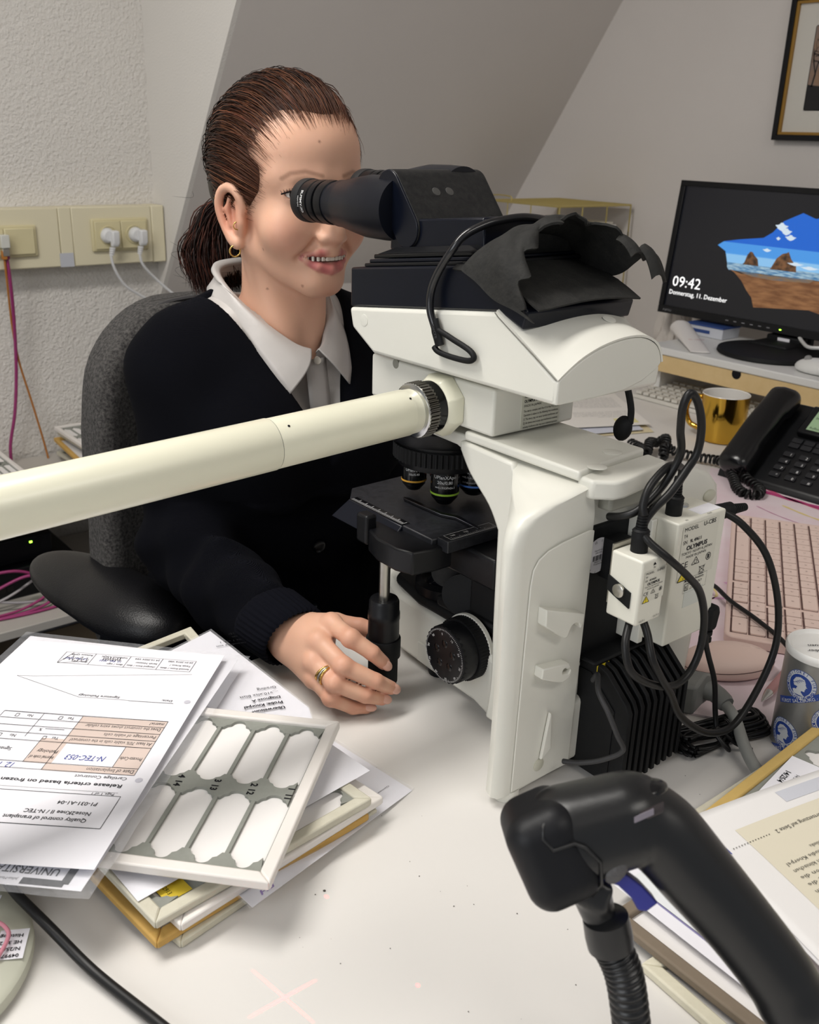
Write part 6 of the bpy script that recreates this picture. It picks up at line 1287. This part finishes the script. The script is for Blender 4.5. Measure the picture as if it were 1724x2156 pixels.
def medal(u, v, r):
    q = Print(cyl(.0002)); disc(q, u, v, .0001, r); q.done('medallion_ring', SILV, t2); q = Print(cyl(.0003)); disc(q, u, v, r*.97, r, 36, 1); disc(q, u, v, .0001, r*.72); 
    for s_, a0, da, top in (('CONDITOREI FÜRST', 205, -230, 1), ('MOZARTKUGEL SALZBURG', 195, 150, 0)):
        for k, ch in enumerate(s_):
            a = math.radians(a0+da*(k+.5)/len(s_)); tx, f = text2d(ch, r*.24, .02)
            if not len(tx): continue
            tx = tx-V3(tx[:, 0].max()/2, 0); ro = a-math.pi/2 if top else a+math.pi/2; c, sn = math.cos(ro), math.sin(ro); rad = r*.78 if top else r*.94
            q.b.add([q.fn(u+rad*math.cos(a)+x*c-y*sn, v+rad*math.sin(a)+x*sn+y*c) for x, y in tx], f)
    q.done('medallion_blue', BLUE, t2)
    h = [(-.30, -.62), (-.42, -.40), (-.20, -.30), (-.12, -.12), (-.38, -.10), (-.46, .15), (-.34, .42), (-.05, .55), (.22, .46), (.33, .28), (.34, .14), (.46, -.02), (.36, -.06), (.38, -.14), (.33, -.22), (.34, -.30), (.16, -.32), (.14, -.44), (.36, -.62)]
    q = Print(cyl(.0005)); [q.rect(u+x*r, v+y*r, u+(x+.04)*r, v+(y+.04)*r) for x in np.arange(-.5, .5, .04) for y in np.arange(-.64, .58, .04) if inside(x+.02, y+.02, h)]; q.done('profile_silhouette', SILV, t2)
    q = Print(cyl(.0007))
    for k in range(4): q.line([(u-.40*r+.10*r*k, v+.05*r+.10*r*k), (u-.25*r+.12*r*k, v+.14*r+.08*r*k), (u-.1*r+.1*r*k, v+.1*r+.09*r*k)], .0004)
    q.done('medallion_blue', BLUE, t2)
for u, v in ((-.0135, .077), (-.0215, .020), (.018, .046), (.030, .095)): medal(u, v, .0155)
sp = [(-.034+.004*k, .033+.002*k) for k in range(24)]; q = Print(cyl(.0002)); q.line([(u, v+.018) for u, v in sp], .0065); q.line([(u, v-.036) for u, v in sp], .0065); q.done('diagonal_band', BLUE, t2)
q = Print(cyl(.0004)); c, sn = math.cos(.46), math.sin(.46)
for off in (.0162, -.0378):
    tx, f = text2d('FÜRST SALZBURG · KONDITOREI FÜRST', .0046, .01); q.b.add([q.fn(-.030+x*c-y*sn, .033+.001+off+x*sn+y*c) for x, y in tx], f)
q.done('band_lettering', SILV, t2)
q = Print(plane_fn(TC+V3(0, 0, TH+.003), (-.77, .63, 0), (-.63, -.77, 0), .0006)); q.text('von Gruber', -.016, .006, .007, shear=.3); q.text('aus Nauen', -.016, -.004, .007, shear=.3); q.done('lid_handwriting', INK, t2)

# ------------------------------------------------------------------ rubber hood and headset on the microscope head
HOODM = mat('dusty_rubber', '#1d1d1c', .78, spec=.3, bump=('noise', 220, .5, .0015), var=(90, .5, '#33322f'))
ra = [(.5715, .636, 1.184), (.583, .626, 1.200), (.608, .621, 1.212), (.645, .619, 1.214), (.682, .621, 1.206), (.705, .630, 1.184)]
rb = [(.5690, .592, 1.168), (.576, .593, 1.199), (.604, .595, 1.220), (.645, .597, 1.227), (.686, .595, 1.216), (.7085, .592, 1.174)]
rc_ = [(.5695, .543, 1.153), (.5725, .566, 1.180), (.595, .574, 1.207), (.632, .580, 1.229), (.672, .568, 1.222), (.704, .548, 1.200)]
ca, cb2, cc2 = (cr([V3(*q) for q in k], 9) for k in (ra, rb, rc_))
def hoodfn(u, v):
    n_ = len(ca)-1; i = u*n_; k = min(int(i), n_-1); g = i-k; a, b_, c = (q[k]*(1-g)+q[k+1]*g for q in (ca, cb2, cc2))
    rag = .010*math.sin(u*31)*math.sin(u*13+1)+.008*max(0, math.sin(u*57))*(u > .5); c = c+V3(0, rag, .003*math.sin(u*40)); p = a*(1-v)**2+2*b_*v*(1-v)+c*v*v if v < 0 else (a*(1-v)*(1-2*v)+4*b_*v*(1-v)+c*v*(2*v-1))
    return p+V3(0, 0, .0018*math.sin(v*9+u*16)*math.sin(v*3.14))
t = thing('rubber_hood', 'torn dusty black rubber hood draped over the rear of the microscope head', 'cover', (.645, .6, 1.16))
obj('hood', B().grid(hoodfn, 60, 26, .0022), HOODM, t, ang=70)
flo = lambda u, v: V3(.576+.127*u, .640-.094*v, 1.1895-.0005*0-.026*max(0, v-.15)-.012*max(0, v-.6)+.002*math.sin(u*3.14)-.0012*math.sin(v*8+u*5))
obj('inner_floor', B().grid(flo, 16, 12, .0015), HOODM, t, ang=70)
for k, (x, y, z) in enumerate(((.690, .560, 1.211), (.702, .545, 1.204))):
    obj('torn_flap', B().grid(lambda u, v: (x-.010+.020*u, y-.020*v*(1-.35*abs(u-.4)), z-.002*v-.010*v*v*(1+k)+.004*math.sin(u*5)), 6, 10, .0022), HOODM, t, ang=70)
def skirt(u, v):
    n_ = len(ca)-1; i = u*n_; k = min(int(i), n_-1); g = i-k; a = ca[k]*(1-g)+ca[k+1]*g; return a*(1-v)+V3(a[0], a[1]+.012*v, min(a[2], 1.188))*v
obj('front_skirt', B().grid(skirt, 40, 8, .002), HOODM, t, ang=70)
for k, (a, b_) in enumerate(((.03, .55), (.12, .78), (.2, .35))):
    b = B().tube([hoodfn(a+.05*q, b_-.35*q)+V3(0, 0, .0003) for q in np.linspace(0, 1, 8)], .0009, 5); obj('crease', b, HOODM, t)
t = thing('headset', 'black wired neckband headset hung over the microscope head', 'headset', (.64, .6, 1.06))
band = cr([(.566, .662, 1.132), (.565, .668, 1.147), (.566, .668, 1.164), (.567, .660, 1.181), (.569, .647, 1.199), (.577, .642, 1.211), (.592, .638, 1.219), (.612, .635, 1.224), (.645, .633, 1.226), (.682, .634, 1.218), (.710, .630, 1.19), (.722, .612, 1.15), (.723, .588, 1.115), (.722, .572, 1.09)], 8)
obj('neckband', B().tube(band, .0036, 10), mat('band_black', '#17171a', .22, spec=.6), t, ang=180)
obj('end_sleeve', B().tube([(.566, .663, 1.139), (.5665, .660, 1.128), (.567, .655, 1.116)], [.0048, .0055, .0050], 10, flat=.6), BLACKM, t)
hk = cr([V3(.5665, .664, 1.131), V3(.5665, .648, 1.1275), V3(.5665, .636, 1.1245), V3(.5665, .615, 1.119), V3(.5665, .609, 1.1135), V3(.5665, .617, 1.1095), V3(.5665, .640, 1.109), V3(.5665, .656, 1.1105), V3(.5665, .662, 1.114)], 6)
obj('ear_hook', B().tube(hk, .0027, 8), BLACKM, t, ang=180)
pr = Print(plane_fn((.5612, .6622, 1.138), (0, -.42, -.9), (0, .9, -.42), .0006)); pr.text('CIRCLE', .003, -.002, .0042, bold=.02); pr.done('sleeve_lettering', mat('dark_lettering', '#3a3a3e', .5), t)
obj('ear_tube', B().tube(cr([(.722, .572, 1.092), (.7215, .563, 1.076), (.721, .556, 1.058), (.7205, .555, 1.044)], 5), .0032, 8), BLACKM, t)
obj('ear_pad', B().sphere((.7195, .562, 1.038), (.006, .010, .013), 16, 10, rotm(.35, 0, 0)), BLACKM, t, ang=180)
# ------------------------------------------------------------------ cables at the back of the microscope
def din(p0, d, nm_root):
    d = np.array(d, float); d /= np.linalg.norm(d)
    obj('plug', B().lathe([(.0068, 0), (.0072, .001), (.0072, .016), (.0074, .017), (.0070, .018), (.0074, .0195), (.0070, .0205), (.0074, .022), (.0060, .0235)], p0, d, 24), BLACKM, nm_root)
    b = B()
    for k in range(7): b.lathe([(.0050-.0002*k, .0235+.0024*k), (.0050-.0002*k, .0235+.0024*k+.0016), (.0036, .0235+.0024*k+.0017), (.0036, .0235+.0024*k+.0024)], p0, d, 16)
    o = obj('strain_relief', b, BLACKM, nm_root); o['kind'] = 'stuff'
def cab(nm, lab, pts, r, m=None, plug=None, grp='cables behind the microscope'):
    t = thing(nm, lab, 'cable', tuple(pts[0]), grp); obj('sheath', B().tube(cr(pts, 8), r, 10), m or CABLE, t, ang=180)
    if plug: din(*plug, t)
    return t
cab('control_cable', 'black cable looping high above the small switch box', [(.6135, .447, .990), (.615, .448, 1.003), (.623, .446, 1.014), (.636, .442, 1.026), (.651, .44, 1.043), (.660, .438, 1.058), (.659, .437, 1.080), (.650, .437, 1.100), (.6395, .438, 1.1095), (.635, .44, 1.099), (.640, .443, 1.078), (.650, .447, 1.055), (.640, .452, 1.030), (.618, .456, 1.012), (.610, .466, 1.004), (.612, .482, .998)], .0034)
cab('control_cable', 'black cable arching from the small switch box to the control box plug', [(.6125, .447, 1.010), (.613, .450, 1.018), (.622, .452, 1.032), (.644, .454, 1.043), (.664, .457, 1.040), (.679, .463, 1.030), (.6805, .465, 1.020)], .0034, plug=((.6805, .467, .984), (0, -.02, 1)))
t = cab('control_cable', 'black cable hanging in a loop in front of the heat sink', [(.6115, .447, .9955), (.6125, .438, .989), (.622, .424, .977), (.644, .420, .958), (.664, .419, .938), (.675, .418, .910), (.676, .418, .881), (.665, .418, .861), (.644, .418, .855), (.614, .420, .866), (.590, .424, .884), (.588, .432, .905), (.602, .441, .919)], .0034, plug=((.6115, .4475, .9745), (.06, .05, 1)))
cab('control_cable', 'black cable in a long loop reaching out to the pink mouse', [(.618, .441, .919), (.616, .432, .908), (.611, .421, .892), (.619, .416, .874), (.634, .414, .853), (.650, .413, .827), (.674, .411, .805), (.699, .409, .790), (.728, .407, .785), (.752, .407, .798), (.779, .408, .830), (.790, .410, .861), (.785, .415, .903), (.770, .425, .945), (.752, .442, .972), (.741, .456, .982)], .0034)
t = thing('side_plug', 'black right-hand plug in the side of the control box', 'plug', (.735, .46, .978)); din(V3(.7328, .462, .981), (1, -.2, .0), t)
cab('power_cable', 'thin flat black cable dropping from the lower right of the control box', [(.729, .447, .866), (.730, .446, .855), (.734, .444, .842), (.745, .440, .812), (.752, .438, .776), (.750, .43, .755), (.757, .425, .7465)], .0026, plug=None)
t = thing('side_plug', 'small angled black plug under the control box', 'plug', (.733, .455, .86)); obj('plug_body', B().prism([(.7275, .444, .893), (.741, .444, .893), (.744, .444, .885), (.741, .444, .868), (.7275, .444, .868)], (0, .012, 0)), BLACKM, t, bevel=.003); obj('strain_relief', B().lathe([(.006, 0), (.006, .004), (.005, .0045), (.005, .007), (.006, .0075), (.006, .011)], (.733, .450, .8675), (0, 0, -1), 16), BLACKM, t)
t = thing('usb_cable', 'black cable running flat across the pink keyboard', 'cable', (.98, .52, .765), 'cables behind the microscope'); obj('sheath', B().tube(cr([(1.08, .75, .7465), (1.045, .675, .753), (1.028, .632, .7625), (1.004, .589, .7635), (.985, .54, .7640), (.958, .485, .7635), (.93, .44, .752), (.90, .40, .7455)], 8), .0028, 8), CABLE, t, ang=180)
GREYP = mat('grey_plug', '#7d7e7b', .5)
t = thing('mains_plug', 'grey mains connector and cord behind the heat sink', 'plug', (.76, .475, .7402), 'cables behind the microscope')
obj('connector', B().loft([[V3(.748, .488, z) if False else V3(x, y, z) for x, y, z in ((.733, .490, .760), (.752, .462, .760), (.752, .462, .792), (.733, .490, .792))], [V3(x, y, z) for x, y, z in ((.757, .500, .758), (.780, .470, .758), (.780, .470, .795), (.757, .500, .795))], [V3(x, y, z) for x, y, z in ((.775, .498, .760), (.793, .470, .760), (.793, .470, .790), (.775, .498, .790))]]), GREYP, t, bevel=.003)
obj('strain_relief', B().tube(cr([(.783, .478, .775), (.789, .463, .772), (.786, .447, .768)], 4), [.0105]*4+[.0095]*4+[.0085], 12), GREYP, t); obj('cord', B().tube(cr([(.786, .449, .768), (.777, .430, .763), (.757, .407, .757), (.742, .385, .751), (.73, .36, .748)], 8), .0058, 12), mat('grey_cord', '#8d8e8a', .5), t, ang=180)
t = thing('cable_bundle', 'bundle of thin black cable tied with wire behind the right tray stack', 'cable', (.755, .43, .7402), 'cables behind the microscope')
for k in range(13):
    a = k*.48; w_ = .008+.002*(k % 4); oz = .7440+.0036*(k % 5); c0, c1 = V3(.722-.002*(k % 3), .452-.004*(k % 4), oz), V3(.802+.003*(k % 4), .418+.003*(k % 5), oz+.002); n_ = V3(-.42, -.9, 0)
    b = B().tube(cr([c0+n_*w_*.9, c0+(c1-c0)*.25+n_*(w_+.004*math.sin(a)), c0+(c1-c0)*.55+n_*(w_*.5+.003*math.cos(a)), c1+n_*w_*.8, c1+(c1-c0)*.06, c1-n_*w_*.8, c0+(c1-c0)*.5-n_*(w_*.5+.004*math.sin(a+1))+V3(0, 0, .002), c0-n_*w_*.9, c0-(c1-c0)*.06], 5, closed=True), .0017, 6, cap=False); obj('cable_turn', b, CABLE, t, ang=180)
obj('cable_turn', B().tube(cr([(.757, .425, .7465), (.742, .412, .752), (.737, .424, .764), (.748, .430, .764), (.760, .416, .750), (.772, .405, .744)], 8), .0022, 8), CABLE, t, ang=180)
for dx in (0, .002): obj('wire_tie', B().tube([V3(.762+dx, .432, .760)+.013*V3(.3*math.cos(a), .9*math.cos(a), 1.0*math.sin(a))-V3(0, 0, .0055) for a in np.linspace(0, 6.283, 16)], .0009, 5, cap=False), BLACKG, t)
solo('sensor_cable', B().tube(cr([(.607, .476, .845), (.603, .468, .856), (.590, .455, .850), (.588, .44, .836), (.592, .432, .818), (.600, .430, .800), (.593, .445, .785), (.585, .463, .775), (.580, .478, .77)], 8), .0024, 8), mat('grey_black_cable', '#2a2a2c', .5), 'thin grey cable curling over the left end of the heat sink', 'cable', 'cables behind the microscope', ang=180)

# ------------------------------------------------------------------ right-hand stack: trays, sheets, booklet
G2 = 'slide trays on the right of the desk'
tv = lambda a: (V3(math.sin(math.radians(a)), -math.cos(math.radians(a)), 0), V3(math.cos(math.radians(a)), math.sin(math.radians(a)), 0), V3(0, 0, 1))
tray((.472, .300, .7403), *tv(-4), 'grey-edged slide tray at the bottom of the right stack', OLD, G2)
tray((.483, .340, .7483), *tv(-1), 'brown-edged slide tray sticking out below the scanner grip', BRN, G2)
s = Sheet((.50, .158, .7575), (.71, .15, .7575), (.72, .352, .7575), (.508, .360, .7575), .21, .21).make('sheet', 'white printed sheet between the slide trays of the right stack', 'paper', group='sheets on the right of the desk')
p = s.pr(); p.line([(.012, .02), (.012, .19)], .0012); s.done(p, mat('sheet_line', '#8d86b4', .7))
s = Sheet((.512, .150, .7592), (.70, .14, .7592), (.71, .345, .7592), (.520, .352, .7592), .21, .21).make('sheet', 'upper white sheet in the right stack with a cream edge', 'paper', mat('sheet_white', '#e3e6e8', .75), 'sheets on the right of the desk')
tray((.588, .3655, .7625), *tv(.3), 'pale yellow slide tray in the middle of the right stack', BEI, G2, L=.33, W=.19)
tray((.585, .352, .7705), *tv(4), 'ochre slide tray topmost of the right stack', mat('straw_tray_edge', '#cfb06a', .7, var=(35, .4, '#b8964e')), G2, 1, L=.33, W=.19, slides=((0, LBLW, ('14/25/4', '1 3 2 1', 'x')),))
pr = Print(plane_fn((.690, .338, .7788), (-.98, -.15, 0), (.15, -.98, 0), .0006)); pr.rect(-.055, -.005, .02, .03); pr.done('white_note', PAPER, bpy.data.objects[[o.name for o in bpy.data.objects if o.get('label', '').startswith('ochre slide tray topmost')][0]])
pr = Print(plane_fn((.690, .338, .7793), (-.98, -.15, 0), (.15, -.98, 0), .0006)); pr.text('14/25/4', -.03, .0, .007, bold=.01); pr.text('14 3 3', -.03, .009, .005); pr.text('COR', .0, .016, .008, bold=.02); pr.done('note_print', INK, bpy.data.objects[[o.name for o in bpy.data.objects if o.get('label', '').startswith('ochre slide tray topmost')][0]])
tg = thing('purple_capped_pen', 'purple highlighter between the scanner grip and the booklet', 'pen', (.58, .335, .779)); obj('cap', B().lathe([(.006, 0), (.0085, .002), (.0085, .03), (.007, .034)], (.592, .330, .7835), V3(-.5, .85, 0), 18), mat('purple_plastic', '#4a2f7d', .4), tg); obj('barrel', B().lathe([(.008, 0), (.008, .06)], (.5925, .3292, .7835), V3(.5, -.85, 0), 18), mat('pale_barrel', '#c9c6d0', .4), tg)
RX = V3(.978, -.207, 0); RY = V3(-.305, -.952, .0)
bl = lambda a, b_, z: V3(.573, .349, z)+RX*a+RY*b_
t = thing('booklet', 'open printed booklet with beige text columns on top of the right stack', 'booklet', (.65, .25, .786))
obj('cover', B().prism([bl(a, b_, .7868) for a, b_ in ((.004, .004), (.214, .004), (.214, .30), (.004, .30))], (0, 0, .0012)), mat('booklet_edge', '#b88f86', .6), t)
pg = lambda u, v: bl(.21*u, .30*v, .7905+.0065*(1-math.exp(-6*v))*.6+.002*math.sin(u*3.1))
obj('page', B().grid(lambda u, v: pg(u, v), 24, 40, .0006), mat('booklet_paper', '#e9e7e6', .6), t, ang=180)
obj('page', B().grid(lambda u, v: pg(u, v)+V3(-.0015, .001, -.0016), 10, 14, .0006), mat('booklet_paper2', '#e3e1e2', .6), t, ang=180)
inv = lambda lift: Print(lambda a, b_: pg((.21-a)/.21, b_/.30)+V3(0, 0, lift))
p = inv(.0009); [p.rect(.0089*i, .03+.009*j, .0089*(i+1), .03+.009*(j+1)) for i in range(20) for j in range(29)]; p.done('text_panel', mat('panel_beige', '#ddd6c2', .7), t)
p = inv(.0009); [p.rect(.02+.019*i, .008, .039+.019*i, .022) for i in range(5)]; p.done('grey_bar', mat('bar_grey', '#c9cbd4', .7), t)
p = inv(.0014); random.seed(3)
for c0, n0 in ((.085, 30), (.0, 32)):
    filler(p, c0+.006, c0+.083, .276, 29 if c0 else 31, .0052, .0074, ('Dabei', 'werden', 'Patienten', 'Verfahren', 'Forschung', 'zur', 'mit', 'einem', 'klinischen', 'Studie', 'als', 'der', 'die', 'Knorpel', 'systematische', 'Bildern', 'von', 'Gelenke'))
p.text('Fortsetzung auf Seite 2', .098, .0445, .0056); 
for k in range(14): p.circ(.157+.0028*k, .0462, .0006, n=6)
p.done('printed_text', mat('booklet_ink', '#5a5751', .8), t)
p = inv(.0008); p.poly([(.1975, .0425), (.2025, .0462), (.1975, .050)]); p.done('blue_arrow', mat('arrow_blue', '#3b4aa0', .6), t)

# ------------------------------------------------------------------ barcode scanner on its gooseneck stand
SX, SY, SZ, SO = V3(.7795, -.6257, .0293), V3(.2041, .298, .9325), V3(-.5922, -.7209, .36), V3(.3674, .2785, .9244)
mm = .268e-3
sp_ = lambda x, y, z=0: SO+SX*x*mm+SY*y*mm+SZ*z*mm        # x right, y up along the scanner, z towards its broad side
SR = np.stack([SX, SY, SZ], 1)
def srot(a): a = math.radians(a); return SR @ np.array([[math.cos(a), -math.sin(a), 0], [math.sin(a), math.cos(a), 0], [0, 0, 1]])
t = thing('barcode_scanner', 'black handheld barcode scanner with a blue trigger in the right foreground', 'scanner', (.42, .24, .82))
SCB = mat('scanner_black', '#131416', .34, spec=.55, bump=('noise', 900, .1, .0004)); SCG = mat('scanner_gloss', '#0e0f12', .18, spec=.6); SCR = mat('scanner_rubber', '#0e0f13', .5, spec=.3)
s = SDF(); s.cone(sp_(-50, 10, 0), sp_(95, 50, 0), 94*mm, 78*mm, .01); s.box(sp_(25, 18, 0), (110*mm, 82*mm, 95*mm), 55*mm, srot(17), .012)
s.chain(cr([sp_(85, 50, 0), sp_(150, 8, 0), sp_(225, -78, 0), sp_(320, -190, 0), sp_(400, -295, 0), sp_(436, -358, 0)], 6), np.interp(np.linspace(0, 5, 31), range(6), [76*mm, 80*mm, 77*mm, 71*mm, 69*mm, 62*mm]), .004)
s.ell(sp_(436, -360, 0), (62*mm, 62*mm, 60*mm), None, .01)
obj('body', s.mesh(.0022, (.28, .08, .72), (.60, .45, 1.05)), SCB, t, ang=180)
s = SDF(); s.box(sp_(-85, -22, 0), (78*mm, 104*mm, 112*mm), 52*mm, srot(24), .004); pass
hood_ = obj('nose_hood', s.mesh(.0022, (.26, .18, .85), (.42, .38, 1.0)), SCR, t, ang=180)
obj('lip', B().tube([sp_(x, y, z) for x, y, z in ((-40, 92, -30), (-80, 84, 60), (-112, 52, 104), (-112, 30, 110), (-92, 8, 112), (-50, 22, 112), (-28, 14, 111), (4, -18, 104), (10, -70, 84), (-2, -112, 40))], 4.0*mm, 8), SCB, t, ang=180)
s = SDF(); s.ell(sp_(45, 78, 12), (122*mm, 32*mm, 66*mm), srot(16), .004); obj('top_cover', s.mesh(.002, (.33, .20, .92), (.46, .34, 1.0)), SCG, t, ang=180)
obj('status_window', B().grid(lambda u, v: sp_(-2+135*u, 22+60*u+22*v-4*u, 97-5*u+2*math.sin(v*3.1)), 8, 3, .0012), mat('smoke_window', '#3a3434', .2), t); obj('status_light', B().grid(lambda u, v: sp_(72+40*u, 58+17*u+12*v, 99.5-2*u), 3, 2, .0012), mat('pale_window', '#7d7780', .25), t)
trig = [(14, -70), (70, -70), (108, -98), (140, -132), (116, -150), (98, -148), (84, -122), (56, -96), (18, -84)]
obj('trigger', B().prism([sp_(x, y, -26) for x, y in trig], SZ*52*mm), mat('blue_trigger', '#373a8f', .4), t, bevel=(.0012, 2)); obj('handle_seam', B().tube([sp_(x, y, z) for x, y, z in ((395, -248, 40), (393, -310, 66), (375, -362, 50))], 2.2*mm, 6), SCG, t)
obj('side_vent', B().sphere(sp_(40, -42, 84), (20*mm, 32*mm, 9*mm), 14, 8, srot(-38)), mat('vent_grey', '#4f4d4e', .4, bump=('noise', 500, .8, .001)), t, ang=180)
obj('tail_cord', B().tube(cr([sp_(455, -350, 0), sp_(500, -395, -10), sp_(520, -470, -40), sp_(505, -560, -120)], 6), 17*mm, 10), CABLE, t, ang=180)
t = thing('scanner_stand', 'black ribbed gooseneck stand holding the barcode scanner', 'stand', (.385, .215, .7402))
s = SDF(); s.chain([sp_(-8, -95, 0), sp_(10, -135, 0), sp_(22, -170, -5), sp_(38, -198, -8)], [40*mm, 32*mm, 26*mm, 40*mm], .008); s.box(sp_(5, -112, 0), (34*mm, 30*mm, 44*mm), 10*mm, srot(-20), .004)
obj('cradle', s.mesh(.002, (.30, .2, .82), (.42, .30, .93)), SCB, t, ang=180); g0 = sp_(40, -196, -8)
obj('collar', B().lathe([(.0085, -.010), (.0130, -.007), (.0136, .004), (.0132, .012), (.0115, .0125)], g0, V3(.10, -.25, -.96), 28), SCB, t)
gp = cr([g0+V3(.001, -.002, -.010), V3(.372, .246, .845), V3(.378, .238, .80), V3(.384, .231, .757)], 14); rad_ = []
fine = [gp[min(int(i), len(gp)-2)]*(1-(i-int(i)))+gp[min(int(i), len(gp)-2)+1]*(i-int(i)) for i in np.linspace(0, len(gp)-1.001, 190)]
o = obj('flexible_neck', B().tube(fine, [.0098+.0017*abs(math.sin(i*math.pi/8)) for i in range(len(fine))], 18), SCB, t, ang=180)
obj('base_plate', B().lathe([(.052, 0), (.0535, .002), (.0535, .007), (.051, .0095), (.02, .0115), (.014, .017)], (.384, .232, .7402), (0, 0, 1), 56), SCB, t)
# red aiming laser: a spot lamp in the scanner whose beam pattern is a cross with side dots

ld = bpy.data.lights.new('aiming_laser', 'SPOT'); ld.energy = 28; ld.color = (1, .03, .06); ld.spot_size = math.radians(50); ld.spot_blend = .0; ld.shadow_soft_size = 0; ld.use_nodes = True
lo = bpy.data.objects.new('aiming_laser', ld); C.objects.link(lo); LP, LT = sp_(-188, -30, 10), V3(.259, .433, .74); lo.location = LP
lz = Vector(LP-LT).normalized(); lx = Vector((1, -.02, 0)); lx = (lx-lz*lx.dot(lz)).normalized(); ly = lz.cross(lx); lm = Matrix((lx, ly, lz)).transposed().to_4x4(); lm.translation = Vector(LP); lo.matrix_world = lm
nt = ld.node_tree; N, K_ = nt.nodes, nt.links; em = N['Emission']; em.inputs['Color'].default_value = (1, .03, .06, 1); tc = N.new('ShaderNodeTexCoord'); sx_ = N.new('ShaderNodeSeparateXYZ'); K_.new(tc.outputs['Normal'], sx_.inputs[0])
def mth(op, a, b=None, c=None):
    n = N.new('ShaderNodeMath'); n.operation = op
    for i, q in enumerate((a, b, c)):
        if q is None: continue
        if hasattr(q, 'links'): K_.new(q, n.inputs[i])
        else: n.inputs[i].default_value = q
    return n.outputs[0]
az = mth('ABSOLUTE', sx_.outputs[2]); tx, ty = mth('DIVIDE', sx_.outputs[0], az), mth('DIVIDE', sx_.outputs[1], az)
ax_, ay_ = mth('ABSOLUTE', tx), mth('ABSOLUTE', ty); dist = float(np.linalg.norm(LP-LT)); wl, ll = .0011/dist, .026/dist
def soft(v, w_): return mth('SUBTRACT', 1.0, mth('SMOOTH_MIN', mth('DIVIDE', v, w_), 1.0, .0))
h_ = mth('MULTIPLY', mth('LESS_THAN', ay_, wl), mth('MAXIMUM', soft(ax_, ll), 0.0)); v_ = mth('MULTIPLY', mth('LESS_THAN', ax_, wl), mth('MAXIMUM', soft(ay_, ll), 0.0))
dots = []
for q in (V3(.335, .494, .74), V3(.338, .386, .74)):
    r_ = Vector(q-LP); a, b_, c_ = r_.dot(lx), r_.dot(ly), -r_.dot(lz); dx, dy = mth('SUBTRACT', tx, a/c_), mth('SUBTRACT', ty, b_/c_); dots.append(mth('LESS_THAN', mth('SQRT', mth('ADD', mth('MULTIPLY', dx, dx), mth('MULTIPLY', dy, dy))), .0016/c_))
K_.new(mth('MULTIPLY', mth('ADD', mth('MAXIMUM', h_, v_), mth('MULTIPLY', mth('ADD', dots[0], dots[1]), .5)), 1.0), em.inputs['Strength'])
